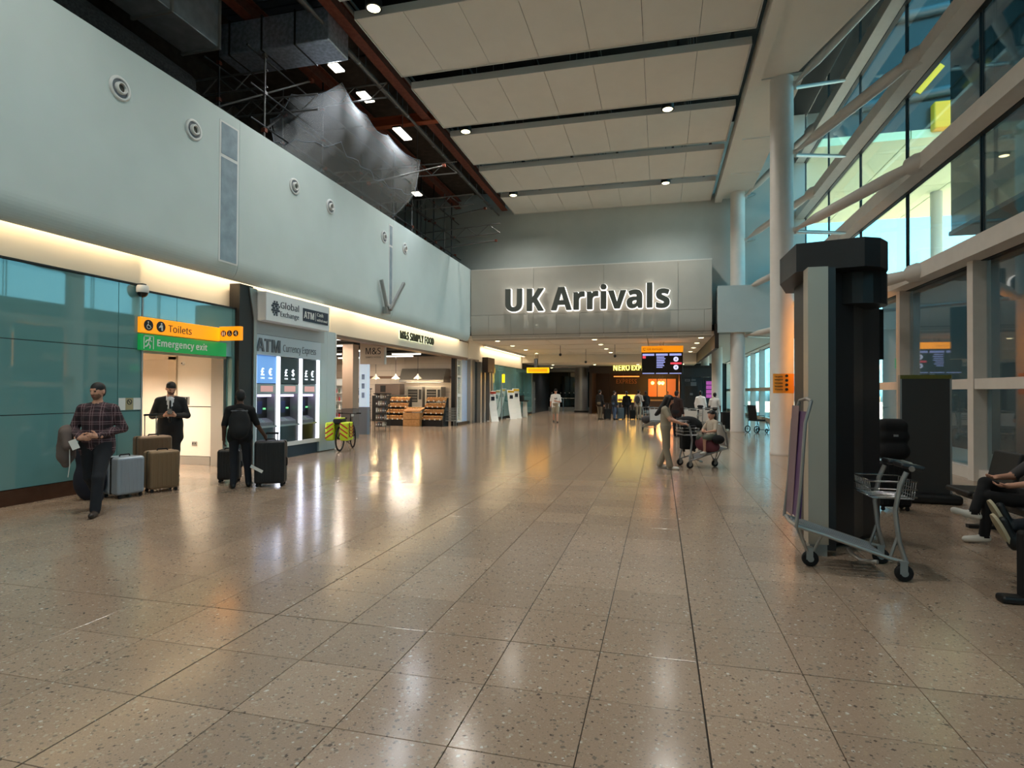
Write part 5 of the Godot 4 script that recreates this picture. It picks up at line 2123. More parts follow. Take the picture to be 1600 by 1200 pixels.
	text(fd, "4", 0.11, Vector3(0.66, 0.35, 0.076), M.ink, 0.0, 0.0, 0.5)
	area(fd, Vector3(0, 1.26, 0.1), Vector3(0, 0, 1), Vector3(1, 0, 0), Vector2(1.9, 0.28), Color(1.0, 0.65, 0.1), 0.25)
	# yellow hanging sign
	var ys := thing("hanging_sign", "small plain yellow lit sign hung from the lower ceiling", "sign", Vector3(-7.46, 3.0, -36))
	st = mb()
	rbox(st, Vector3.ZERO, Vector3(1.44, 0.34, 0.12), 0.03)
	put(st, "frame", lamp_mat(Color(1.0, 0.80, 0.06), 0.8), ys)
	st = mb()
	bx(st, -0.62, 0.62, -0.1, 0.1, 0.06, 0.066)
	put(st, "face", lamp_mat(Color(1.0, 0.66, 0.04), 0.6), ys)
	st = mb()
	tube(st, [Vector3(0, 0.17, 0), Vector3(0, 1.15, 0)], 0.015, 6)
	put(st, "rod", M.dark, ys)
	area(ys, Vector3(0, 0, 0.08), Vector3(0, 0, 1), Vector3(1, 0, 0), Vector2(1.4, 0.3), Color(1.0, 0.66, 0.1), 0.5)
	for q in [[-5.2, -31, 0.5], [-4.2, -34, 0.75], [-2.3, -31, 0.6]]:
		var cm := thing("ceiling_camera", "small dark camera on a thin rod under the lower ceiling", "camera", Vector3(q[0], 4.15 - q[2], q[1]), 0.0, "ceiling cameras")
		st = mb()
		tube(st, [Vector3(0, 0.05, 0), Vector3(0, q[2], 0)], 0.012, 6)
		put(st, "rod", M.dark, cm)
		st = mb()
		lathe(st, [Vector2(0.0, -0.09), Vector2(0.06, -0.05), Vector2(0.075, 0.0), Vector2(0.06, 0.06), Vector2(0.0, 0.07)], 14)
		put(st, "dome", M.dark, cm)
	var sp := thing("hanging_speaker", "slim black loudspeaker hung by the cove of the lower ceiling", "speaker", Vector3(-7.9, 3.45, -37.5))
	st = mb()
	rbox(st, Vector3.ZERO, Vector3(0.22, 0.75, 0.25), 0.02)
	put(st, "cabinet", M.black, sp)
	st = mb()
	tube(st, [Vector3(0, 0.37, 0), Vector3(0, 0.7, 0)], 0.012, 6)
	put(st, "rod", M.dark, sp)
	# ---- left side beyond the shop
	var lw := setting("wall_left_far", "teal glass wall with grey posts beyond the shop")
	for i in 4:
		for q in [[0.15, 1.4], [1.42, 3.2]]:
			st = mb()
			bx(st, -9.4, -9.22, q[0], q[1], -34.5 - i * 2.6 + 0.02, -31.9 - i * 2.6 - 0.02)
			put(st, "glass_panel", M.green, lw)
	st = mb()
	bx(st, -9.7, -9.4, 0, 4.3, -50, -29.2)
	put(st, "backing", M.charcoal, lw)
	st = mb()
	bx(st, -9.5, -9.2, 3.22, 4.2, -39.0, -29.2)
	put(st, "cream_band", M.cream, lw)
	for z in [-29.6, -30.3, -31.3, -31.8, -42.4]:
		st = mb()
		bx(st, -9.45, -9.2, 0, 3.22, z - 0.12, z + 0.12)
		put(st, "grey_post", M.steel, lw)
	var dr := setting("door_2", "grey flush door at the end of the far teal wall")
	st = mb()
	bx(st, -9.4, -9.24, 0.02, 2.4, -43.6, -42.6)
	put(st, "leaf", mat(Color(0.45, 0.46, 0.46), 0.5), dr)
	st = mb()
	bx(st, -9.24, -9.2, 1.0, 1.15, -43.5, -43.45)
	put(st, "handle", M.steel, dr)
	var cl := thing("cove_lamp", "warm strip lamp in the cove beyond the shop", "light", Vector3(-8.95, 4.0, -34))
	st = mb()
	bx(st, -0.04, 0.04, 0.0, 0.02, -4.6, 4.6)
	put(st, "lamp_strip", M.cove, cl)
	st = mb()
	bx(st, -0.08, 0.1, 0.02, 0.15, -4.7, 4.7)
	put(st, "trough", M.offwhite, cl)
	area(cl, Vector3(0, -0.03, 0), Vector3(-0.5, -1, 0), Vector3(0, 0, 1), Vector2(9.2, 0.08), Color(1.0, 0.92, 0.76), 5.0)
	var bsn := thing("screen_housing", "dark brown box screen high on the wall beyond the shop window", "screen", Vector3(-9.2, 2.7, -30.4), PI / 2)
	st = mb()
	rbox(st, Vector3(0, 0.38, 0.16), Vector3(1.3, 0.8, 0.32), 0.02)
	put(st, "housing", mat(Color(0.15, 0.10, 0.085), 0.5), bsn)
	st = mb()
	prism(st, circle(Vector2(0.0, 0.1), 0.04, 12), 0.32, 0.33)
	put(st, "emblem", M.silver, bsn)
	for q in [[-9.05, -31.3, 1.68, "white curved poster stand with a red top, beside the grey posts"], [-8.75, -34.3, 1.75, "white curved poster stand with yellow top, in front of the teal wall"], [-8.75, -35.6, 1.85, "white curved poster stand with yellow top, next to the table"]]:
		var bn := thing("poster_stand", q[3], "poster", Vector3(q[0], 0, q[1]), 0.25)
		st = mb()
		var pv := []
		for i in 7:
			var y := float(i) / 6
			pv.append(Vector2(0.25 - 0.42 * y + 0.2 * pow(1 - y, 4), y * q[2]))
		var pb := pv.duplicate()
		pb.reverse()
		var poly := pv.duplicate()
		for p in pb:
			poly.append(p + Vector2(-0.03, 0))
		prism(st, poly, -0.21, 0.21, Transform3D(Basis(Vector3(0.35, 0, 0.94).normalized(), Vector3.UP, Vector3(0.94, 0, -0.35).normalized() * -1.0).orthonormalized(), Vector3.ZERO))
		put(st, "sheet", M.paper, bn)
		st = mb()
		box(st, Vector3(-0.02, q[2] - 0.1, -0.06), Vector3(0.38, 0.12, 0.03), Basis(Vector3.RIGHT, 0.22))
		put(st, "top_print", mat(Color(0.75, 0.25, 0.15) if q[1] > -32 else Color(0.9, 0.72, 0.1), 0.5), bn)
		st = mb()
		box(st, Vector3(0.0, q[2] - 0.42, 0.02), Vector3(0.2, 0.22, 0.03), Basis(Vector3.RIGHT, 0.2))
		put(st, "picture", M.navy, bn)
		st = mb()
		bx(st, -0.3, 0.3, 0, 0.03, -0.05, 0.35)
		put(st, "base", M.white, bn)
	var ps := thing("post_sign", "small yellow lit flag sign on a post by the teal wall", "sign", Vector3(-9.0, 0, -33.0))
	st = mb()
	tube(st, [Vector3(0, 0, 0), Vector3(0, 2.2, 0)], 0.04, 8)
	put(st, "post", M.steel, ps)
	st = mb()
	rbox(st, Vector3(0.1, 2.42, 0), Vector3(0.16, 0.5, 0.1), 0.02)
	put(st, "panel", lamp_mat(Color(1.0, 0.85, 0.1), 0.9), ps)
	var kt := thing("leaflet_table", "dark topped high table with white panel legs by the teal wall", "table", Vector3(-8.6, 0, -36.5))
	st = mb()
	bx(st, -0.42, 0.42, 1.02, 1.08, -0.3, 0.3)
	put(st, "top", M.dark, kt)
	for q in [-0.2, 0.2]:
		st = mb()
		prism(st, [Vector2(q - 0.17, 0.0), Vector2(q + 0.17, 0.0), Vector2(q + 0.13, 1.02), Vector2(q - 0.13, 1.02)], -0.03, 0.03)
		put(st, "leg_panel", M.paper, kt)
	st = mb()
	bx(st, -0.2, 0.1, 1.08, 1.4, -0.15, 0.1)
	put(st, "monitor", M.charcoal, kt)
	# ---- dark glass screen with barrier
	var gw := setting("window_3", "dark glass screen with white dots at the end of the hall")
	for i in 3:
		st = mb()
		bx(st, -11.2 + i * 1.85, -11.2 + (i + 1) * 1.85 - 0.05, 0.35, 3.35, -50.1, -50.0)
		put(st, "pane", mat(Color(0.02, 0.025, 0.025), 0.05), gw)
	st = mb()
	for i in 14:
		prism(st, circle(Vector2(-11.0 + i * 0.38, 1.55), 0.05, 10), -49.99, -49.985)
	put(st, "dot", M.paper, gw)
	st = mb()
	bx(st, -11.3, -5.6, 0.0, 0.32, -50.1, -49.9)
	bx(st, -11.3, -5.6, 3.35, 3.6, -50.1, -49.9)
	put(st, "rail", M.silver, gw)
	var br := thing("barrier_rail", "steel barrier rail with posts before the dark glass screen", "barrier", Vector3(0, 0, -49.2))
	st = mb()
	tube(st, [Vector3(-11, 1.1, 0), Vector3(-7.0, 1.1, 0)], 0.03, 8)
	put(st, "top_rail", M.chrome, br)
	for q in 5:
		st = mb()
		tube(st, [Vector3(-11 + q * 1.0, 0, 0), Vector3(-11 + q * 1.0, 1.1, 0)], 0.03, 8)
		put(st, "post", M.chrome, br)
	var sc := thing("steel_column", "brushed steel round column near the coffee bar", "column", Vector3(-6.2, 0, -47.4))
	st = mb()
	lathe(st, [Vector2(0.58, 0), Vector2(0.58, 0.2), Vector2(0.54, 0.22), Vector2(0.54, 3.6)], 32)
	put(st, "cladding", M.steel, sc)
	st = mb()
	lathe(st, [Vector2(0.6, 0), Vector2(0.6, 0.12), Vector2(0.58, 0.13)], 32)
	put(st, "base_ring", M.dark, sc)
	make_coffee_bar()
	# dark blue unit
	var bl := setting("wall_blue_unit", "dark blue shop unit front beside the coffee bar")
	for q in [[1.5, 2.25], [2.27, 3.0], [3.02, 3.75]]:
		st = mb()
		bx(st, q[0], q[1], 0.1, 2.75, -44.4, -44.2)
		put(st, "panel", mat(Color(0.10, 0.16, 0.20), 0.35), bl)
	st = mb()
	bx(st, 1.45, 3.8, 2.77, 3.4, -44.4, -44.15)
	put(st, "fascia", mat(Color(0.13, 0.17, 0.20), 0.4), bl)
	st = mb()
	bx(st, 1.45, 3.8, 0.0, 0.1, -44.4, -44.15)
	bx(st, 1.45, 3.8, 3.4, 3.6, -44.6, -44.3)
	put(st, "plinth", M.dark, bl)
	var dn := setting("door_3", "dark door in the blue shop unit")
	st = mb()
	bx(st, 1.75, 2.65, 0.05, 2.1, -44.2, -44.14)
	put(st, "leaf", mat(Color(0.06, 0.09, 0.11), 0.3), dn)
	st = mb()
	bx(st, 2.1, 2.3, 1.45, 1.6, -44.14, -44.13)
	put(st, "mark", M.inklight, dn)
	var pt := thing("unit_notices", "three pale notices on the dark blue unit", "notice", Vector3(0, 0, -44.14))
	st = mb()
	for q in [[1.75, 2.1, 2.45, 2.6], [2.2, 2.5, 2.5, 2.6], [2.15, 2.55, 2.0 + 0.12, 2.4]]:
		bx(st, q[0], q[1], q[2], q[3], 0.0, 0.02)
	put(st, "sheet", M.inklight, pt)
	st = mb()
	bx(st, 1.8, 2.05, 2.5, 2.55, 0.02, 0.024)
	put(st, "print", M.ink, pt)
	var pk := thing("poster_screen", "narrow pink and violet lit screen beside the blue unit", "screen", Vector3(3.3, 1.2, -42.5))
	st = mb()
	bx(st, -0.25, 0.25, 0.0, 1.3, -0.06, 0.06)
	put(st, "frame", M.navy, pk)
	st = mb()
	for q in 4:
		bx(st, -0.2, 0.2, 0.08 + q * 0.3, 0.33 + q * 0.3, 0.06, 0.066)
	put(st, "screen", lamp_mat(Color(0.75, 0.35, 0.7), 0.35), pk)
	st = mb()
	tube(st, [Vector3(0, -1.2, 0), Vector3(0, 0.1, 0)], 0.05, 8)
	put(st, "stand", M.dark, pk)

func make_coffee_bar() -> void:
	var st: SurfaceTool
	var brown := mat(Color(0.16, 0.095, 0.065), 0.5)
	var w := setting("wall_coffee", "dark brown panelled back wall of the coffee bar")
	for i in 6:
		st = mb()
		bx(st, -5.0 + i * 1.08, -5.0 + (i + 1) * 1.08 - 0.02, 0.0, 3.6, -47.6, -47.4)
		put(st, "panel", brown, w)
	st = mb()
	bx(st, -5.2, -5.0, 0, 3.6, -47.6, -44.2)
	bx(st, 1.38, 1.48, 0, 3.6, -47.6, -44.3)
	put(st, "side_panel", brown, w)
	st = mb()
	bx(st, -5.2, 1.48, 3.05, 3.6, -44.3, -44.15)
	put(st, "bulkhead", brown, w)
	var sg := thing("coffee_sign", "yellow-white lit coffee bar name lettering", "sign", Vector3(-2.1, 3.42, -44.1))
	text(sg, "NERO", 0.42, Vector3(-0.68, 0.05, 0.04), lamp_mat(Color(1.0, 0.93, 0.45), 2.2), 1.2, 0.0, 0.9, 0.05)
	text(sg, "EXPRESS", 0.34, Vector3(0.85, 0.02, 0.04), lamp_mat(Color(1.0, 0.93, 0.45), 2.2), 1.6, 0.0, 0.9, 0.05)
	area(sg, Vector3(0.1, 0, 0.1), Vector3(0, -0.3, 1), Vector3(1, 0, 0), Vector2(2.8, 0.4), Color(1.0, 0.88, 0.45), 1.0)
	var s2 := thing("coffee_sign", "dull brown second coffee bar lettering on the back wall", "sign", Vector3(-2.6, 2.5, -47.35))
	text(s2, "EXPRESS", 0.35, Vector3(0, 0, 0.02), mat(Color(0.55, 0.34, 0.2), 0.5), 1.6, 0.0, 0.4, 0.03)
	st = mb()
	bx(st, -1.0, 1.0, 0.36, 0.42, 0, 0.06)
	put(st, "lamp_strip", lamp_mat(Color(1.0, 0.62, 0.3), 1.5), s2)
	var ct := thing("coffee_counter", "wooden coffee bar counter with lit display case", "counter", Vector3(0, 0, -44.8))
	st = mb()
	bx(st, -1.2, 1.35, 0.0, 1.0, -0.3, 0.3)
	put(st, "front", mat(Color(0.34, 0.21, 0.12), 0.5), ct)
	st = mb()
	bx(st, -1.3, 1.38, 1.0, 1.08, -0.38, 0.4)
	put(st, "top", M.wood, ct)
	st = mb()
	bx(st, -4.2, -1.25, 0.0, 0.85, -0.3, 0.3)
	put(st, "case_base", brown, ct)
	st = mb()
	bx(st, -3.1, -1.6, 0.9, 1.45, -0.2, 0.2)
	put(st, "display_lamp", lamp_mat(Color(1.0, 0.78, 0.32), 1.6), ct)
	st = mb()
	for i in 4:
		bx(st, -3.08 + i * 0.38, -2.76 + i * 0.38, 0.95, 1.15, 0.2, 0.24)
	put(st, "cakes", M.crust, ct)
	area(ct, Vector3(-2.35, 1.2, 0.3), Vector3(0, 0, 1), Vector3(1, 0, 0), Vector2(1.4, 0.5), Color(1.0, 0.75, 0.35), 1.0)
	var op := thing("menu_board", "orange lit menu wall behind the coffee counter", "menu board", Vector3(0.0, 1.2, -47.3))
	for i in 3:
		st = mb()
		bx(st, -0.9 + i * 0.72, -0.25 + i * 0.72, 0.1, 1.5, -0.03, 0.03)
		put(st, "lit_panel", lamp_mat([Color(0.85, 0.42, 0.18), Color(0.82, 0.52, 0.32), Color(0.75, 0.42, 0.24)][i], 0.28), op)
	st = mb()
	bx(st, -1.0, 1.3, 0.0, 1.6, -0.06, -0.03)
	put(st, "frame", M.dark, op)
	area(op, Vector3(0, 0.8, 0.1), Vector3(0, 0, 1), Vector3(1, 0, 0), Vector2(2.0, 1.2), Color(1.0, 0.6, 0.35), 3.0)
	for x in [-0.55, -0.05, 0.2]:
		var l := thing("globe_lamp", "round yellow globe lamp over the coffee counter", "lamp", Vector3(x, 2.35, -45.3), 0.0, "globe lamps over the counter")
		st = mb()
		lathe(st, [Vector2(0.0, -0.13), Vector2(0.09, -0.09), Vector2(0.13, 0.0), Vector2(0.09, 0.09), Vector2(0.0, 0.13)], 16)
		put(st, "globe", lamp_mat(Color(1.0, 0.8, 0.4), 4.0), l)
		st = mb()
		tube(st, [Vector3(0, 0.12, 0), Vector3(0, 1.25, 0)], 0.012, 5)
		put(st, "cord", M.dark, l)
		omni(l, Vector3(0, -0.2, 0), Color(1.0, 0.78, 0.42), 1.2)

# ---------------------------------------------------------------- unfinished ceiling void above the bulkhead
func lattice(parent: Node, a: Vector3, b: Vector3, depth: float, m: Material) -> void:
	var st := mb()
	var up := Vector3(0, depth, 0)
	tube(st, [a, b], 0.024, 6)
	tube(st, [a + up, b + up], 0.024, 6)
	put(st, "chord", m, parent)
	st = mb()
	var n := int((b - a).length() / 0.45)
	for i in n:
		var p := a.lerp(b, float(i) / n)
		var q := a.lerp(b, float(i + 1) / n)
		tube(st, [p if i % 2 == 0 else p + up, q + up if i % 2 == 0 else q], 0.016, 5)
	put(st, "web_bar", m, parent)

func make_void() -> void:
	var st: SurfaceTool
	var sf := setting("ceiling_void", "dark brown unfinished soffit above the bulkhead")
	for i in 9:
		st = mb()
		bx(st, -16.5, -7.6, 11.2, 11.35, -26.9 + i * 4.0 + 0.03, -22.95 + i * 4.0)
		put(st, "slab", textured(mottle(Color(0.26, 0.22, 0.18), 0.05, 0.03, 30), 0.4, 0.9) if i == 0 else sf.get_child(0).material_override, sf)
	var sw := setting("wall_void", "dark grubby wall at the back of the void")
	st = mb()
	bx(st, -13.2, -12.9, 4.8, 11.2, -27, 8.6)
	put(st, "face", textured(mottle(Color(0.20, 0.175, 0.15), 0.05, 0.03, 31), 0.4, 0.9), sw)
	# rust red steel beams
	var n := 0
	for q in [[-7.25, 10.35, "long rust red steel beam running beside the ceiling rafts"], [-9.6, 10.6, "second rust red steel beam deeper in the void"]]:
		var bm := thing("steel_beam", q[2], "beam", Vector3(q[0], q[1], 0))
		st = mb()
		bx(st, -0.14, 0.14, 0.0, 0.03, -27, 6)
		bx(st, -0.14, 0.14, 0.37, 0.4, -27, 6)
		put(st, "flange", M.rust, bm)
		st = mb()
		bx(st, -0.015, 0.015, 0.03, 0.37, -27, 6)
		put(st, "web", M.rust, bm)
		n += 1
	var cross := thing("steel_beam", "short rust red cross beam above the netting end", "beam", Vector3(0, 10.3, -17.4))
	st = mb()
	bx(st, -9.4, -6.9, 0.0, 0.03, -0.12, 0.12)
	bx(st, -9.4, -6.9, 0.27, 0.3, -0.12, 0.12)
	put(st, "flange", mat(Color(0.58, 0.27, 0.13), 0.8), cross)
	st = mb()
	bx(st, -9.4, -6.9, 0.03, 0.27, -0.012, 0.012)
	put(st, "web", mat(Color(0.58, 0.27, 0.13), 0.8), cross)
	# grey pipes and cable trays next to the rafts
	n = 0
	for q in [[-6.95, 10.5, 0.05], [-7.0, 10.75, 0.035], [-7.55, 10.15, 0.04], [-7.9, 10.5, 0.06], [-8.2, 10.9, 0.05]]:
		var pp := thing("service_pipe", ["grey service pipe right beside the ceiling rafts", "thin grey pipe above the one beside the rafts", "low grey pipe outside the long rust red beam", "thick grey pipe over the netting", "high grey pipe tucked under the brown soffit"][n], "pipe", Vector3(q[0], q[1], 0), 0.0, "service pipes in the void")
		st = mb()
		tube(st, [Vector3(0, 0, -27), Vector3(0, 0, 6)], q[2], 8)
		put(st, "pipe", M.pole, pp)
		st = mb()
		for k in 10:
			lathe(st, [Vector2(q[2] + 0.012, -0.03), Vector2(q[2] + 0.012, 0.03)], 8, Transform3D(Basis(Vector3.RIGHT, PI / 2), Vector3(0, 0, -25.5 + 3 * k)))
			tube(st, [Vector3(0, 0, -25.5 + 3 * k), Vector3(0, 11.2 - q[1], -25.5 + 3 * k)], 0.008, 4)
		put(st, "clip", M.galv, pp)
		n += 1
	# ducts
	var d := thing("air_duct", "large galvanised air duct crossing the void", "duct", Vector3(-10.4, 9.6, -8.6))
	st = mb()
	rbox(st, Vector3(0, 0.55, 0), Vector3(0.98, 1.1, 5.4), 0.02, 1)
	put(st, "body", M.galv, d)
	st = mb()
	for z in [-2.7, -1.35, 0.0, 1.35, 2.7]:
		st = mb()
		rbox(st, Vector3(0, 0.55, z), Vector3(1.08, 1.2, 0.06), 0.01, 1)
		put(st, "flange", M.steel, d)
	var d2 := thing("air_duct", "wrinkled foil wrapped duct crossing towards the ceiling rafts", "duct", Vector3(-9.1, 9.75, -12.3))
	var foil := textured(mottle(Color(0.66, 0.70, 0.76), 0.12, 0.04, 33), 0.8, 0.3)
	foil.metallic = 0.75
	st = mb()
	rbox(st, Vector3(0.2, 0.4, 0), Vector3(3.0, 0.8, 0.9), 0.04, 1)
	put(st, "body", foil, d2)
	st = mb()
	for x in [-1.0, -0.1, 0.8]:
		bx(st, x, x + 0.04, -0.01, 0.83, -0.47, 0.47)
	put(st, "band", M.dark, d2)
	var d3 := thing("metal_deck", "dark blue-grey ribbed metal deck high in the void", "deck", Vector3(-9.0, 11.04, -10.0))
	st = mb()
	for k in 16:
		bx(st, -1.6, 1.5, 0.0, 0.06 if k % 2 == 0 else 0.02, -3.0 + k * 0.25, -3.0 + k * 0.25 + 0.2)
	put(st, "rib", mat(Color(0.22, 0.27, 0.32), 0.5), d3)
	st = mb()
	bx(st, -1.6, 1.5, 0.06, 0.09, -3.0, 1.0)
	put(st, "sheet", mat(Color(0.16, 0.2, 0.24), 0.5), d3)
	var d4 := thing("insulation_roll", "grey fibrous insulation lagging sagging beneath the duct", "insulation", Vector3(-11.3, 8.9, -10.2))
	st = mb()
	tube(st, [Vector3(0, 0.2, 2.6), Vector3(0.1, 0, 1.2), Vector3(0, 0.1, 0), Vector3(0.15, 0.0, -1.4)], [0.42, 0.5, 0.46, 0.4], 12)
	put(st, "lagging", textured(mottle(Color(0.24, 0.23, 0.23), 0.08, 0.05, 34), 1.0, 0.95), d4)
	# scaffold lattice beams and poles
	var lat := [[Vector3(-12.6, 8.7, -12.6), Vector3(-8.6, 8.95, -13.3)], [Vector3(-12.6, 9.6, -14.4), Vector3(-7.3, 9.75, -14.6)], [Vector3(-11.5, 9.2, -18.9), Vector3(-6.9, 9.3, -19.2)], [Vector3(-11.0, 8.6, -20.8), Vector3(-7.0, 8.9, -21.4)], [Vector3(-11.5, 8.0, -23.4), Vector3(-6.6, 8.4, -23.8)], [Vector3(-12.8, 8.9, -11.9), Vector3(-9.2, 9.0, -12.1)]]
	n = 0
	for q in lat:
		var t := thing("scaffold_beam", "grey lattice scaffold beam spanning the void above the bulkhead", "scaffold", Vector3.ZERO, 0.0, "lattice beams in the void")
		lattice(t, q[0], q[1], 0.4, M.pole)
		n += 1
	n = 0
	for z in [-12.0, -14.6, -19.4, -20.6, -21.8, -23.0, -24.2, -25.4]:
		for x in [-9.3, -10.6]:
			var p := thing("scaffold_pole", "upright scaffold pole with couplers standing behind the bulkhead top", "scaffold", Vector3(x + 0.1 * sin(z * 3.0), 4.8, z), 0.0, "upright scaffold poles")
			st = mb()
			tube(st, [Vector3.ZERO, Vector3(0, 5.6, 0)], 0.026, 7)
			put(st, "pole", M.dark if n % 3 else M.pole, p)
			st = mb()
			for y in [3.1, 4.0, 4.9]:
				box(st, Vector3(0, y, 0), Vector3(0.09, 0.08, 0.09))
			put(st, "coupler", M.rust if n % 2 else M.pole, p)
			n += 1
	n = 0
	for q in [[-9.2, 7.9, -9.2, 8.0], [-9.25, 8.75, -9.2, 8.8], [-10.5, 9.65, -10.5, 9.6], [-9.3, 9.6, -9.3, 9.7]]:
		var p := thing("scaffold_rail", ["lowest scaffold rail just over the bulkhead top", "middle scaffold rail coupled to the upright poles", "rear top scaffold rail deeper in the void", "front top scaffold rail behind the netting"][n], "scaffold", Vector3.ZERO, 0.0, "horizontal scaffold rails")
		n += 1
		st = mb()
		tube(st, [Vector3(q[0], q[1], -26.2), Vector3(q[2], q[3], -11.5)], 0.026, 7)
		put(st, "pole", M.dark, p)
		st = mb()
		for z in [-25.4, -23.0, -20.6, -14.6]:
			box(st, Vector3(q[0], (q[1] + q[3]) / 2, z), Vector3(0.1, 0.08, 0.09))
		put(st, "coupler", M.rust, p)
	n = 0
	for q in [[Vector3(-9.4, 8.0, -24.2), Vector3(-7.0, 8.3, -24.6)], [Vector3(-9.4, 8.9, -23.0), Vector3(-6.9, 9.1, -22.6)], [Vector3(-10.6, 9.6, -14.6), Vector3(-9.2, 7.9, -12.0)], [Vector3(-8.9, 8.2, -16.6), Vector3(-7.0, 9.2, -18.2)], [Vector3(-10.6, 8.2, -11.4), Vector3(-9.0, 9.9, -13.6)]]:
		var p := thing("scaffold_brace", ["lowest cross brace near the upper end wall", "cross brace higher up near the upper end wall", "steep brace before the netting, deeper one", "slanting brace behind the far end of the netting", "steep brace before the netting, rising to its top corner"][n], "scaffold", Vector3.ZERO, 0.0, "slanting scaffold braces")
		n += 1
		st = mb()
		tube(st, [q[0], q[1]], 0.026, 7)
		put(st, "pole", M.pole, p)
		st = mb()
		for e in q:
			st = mb()
			box(st, e, Vector3(0.1, 0.09, 0.1))
			put(st, "coupler", M.rust, p)
	# work lamps
	n = 0
	for q in [[-7.95, 9.85, -13.1, 0.4], [-8.0, 9.9, -14.7, 0.6], [-7.95, 9.85, -17.0, 0.9], [-8.4, 8.7, -19.2, 0.4]]:
		var t := thing("work_lamp", ["bright work lamp between the foil duct and the netting", "bright work lamp over the near half of the netting", "longest bright work lamp by the rust red cross beam", "low bright work lamp past the end of the netting"][n], "light", Vector3(q[0], q[1], q[2]), 0.0, "work lamps in the void")
		st = mb()
		bx(st, -0.14, 0.14, 0.0, 0.05, -q[3] / 2, q[3] / 2)
		put(st, "housing", M.dark, t)
		st = mb()
		tube(st, [Vector3(0, 0.04, 0), Vector3(0, 11.2 - q[1], 0)], 0.012, 5)
		put(st, "hanger", M.pole, t)
		st = mb()
		bx(st, -0.13, 0.13, -0.03, 0.0, -q[3] / 2 + 0.02, q[3] / 2 - 0.02)
		put(st, "lamp", lamp_mat(Color(1.0, 0.97, 0.88), 6.0), t)
		area(t, Vector3(0, -0.05, 0), Vector3(0, -1, 0), Vector3(0, 0, 1), Vector2(q[3] - 0.1, 0.24), Color(0.92, 0.96, 1.0), 3.0)
		n += 1
	# debris netting: a sagging see-through sheet
	var net := thing("debris_net", "translucent grey debris netting slung above the bulkhead", "netting", Vector3.ZERO)
	var top := [Vector3(-10.1, 8.9, -13.4), Vector3(-9.45, 9.5, -13.4), Vector3(-8.2, 9.85, -13.8), Vector3(-8.35, 9.75, -15.4), Vector3(-8.25, 9.65, -16.6), Vector3(-7.9, 9.5, -18.3)]
	var bot := [Vector3(-9.3, 7.3, -11.9), Vector3(-9.15, 7.2, -12.8), Vector3(-9.0, 7.1, -14.0), Vector3(-8.98, 7.1, -15.4), Vector3(-8.98, 7.1, -16.6), Vector3(-8.7, 7.5, -17.9)]
	st = mb()
	var nu := 30
	var nv := 14
	var grid := []
	for i in nu + 1:
		var row := []
		var u := float(i) / nu * (top.size() - 1)
		var k := mini(int(u), top.size() - 2)
		var a: Vector3 = top[k].lerp(top[k + 1], u - k)
		var b: Vector3 = bot[k].lerp(bot[k + 1], u - k)
		var sag := 0.18 * sin(PI * (u - k))
		for j in nv + 1:
			var v := float(j) / nv
			var p := a.lerp(b, v)
			p += Vector3(0.0, -sag * (1.0 - v), 0) + Vector3(0.35, -0.25, 0.0) * sin(PI * v) * 0.8
			p += Vector3(0.05, 0.05, 0.0) * sin(i * 1.7 + j * 0.9) * sin(PI * v)
			row.append(p)
		grid.append(row)
	var nrm := func(i: int, j: int) -> Vector3:
		var du: Vector3 = grid[mini(i + 1, nu)][j] - grid[maxi(i - 1, 0)][j]
		var dv: Vector3 = grid[i][mini(j + 1, nv)] - grid[i][maxi(j - 1, 0)]
		return du.cross(dv).normalized()
	for i in nu:
		for j in nv:
			squad(st, [grid[i][j], grid[i + 1][j], grid[i + 1][j + 1], grid[i][j + 1]], [nrm.call(i, j), nrm.call(i + 1, j), nrm.call(i + 1, j + 1), nrm.call(i, j + 1)])
	var nm := mat(Color(0.62, 0.62, 0.62, 0.42), 0.9)
	nm.transparency = BaseMaterial3D.TRANSPARENCY_ALPHA
	nm.cull_mode = BaseMaterial3D.CULL_DISABLED
	put(st, "sheet", nm, net)
	st = mb()
	var e1 := []
	var e2 := []
	for i in nu + 1:
		e1.append(grid[i][0])
		e2.append(grid[i][7])
	tube(st, e1, 0.014, 5)
	put(st, "edge_cord", M.inklight, net)
	st = mb()
	tube(st, e2, 0.01, 5)
	tube(st, [grid[nu][0], grid[nu][7], grid[nu][nv]], 0.014, 5)
	tube(st, [grid[0][0], grid[0][7], grid[0][nv]], 0.014, 5)
	put(st, "fold_cord", M.inklight, net)

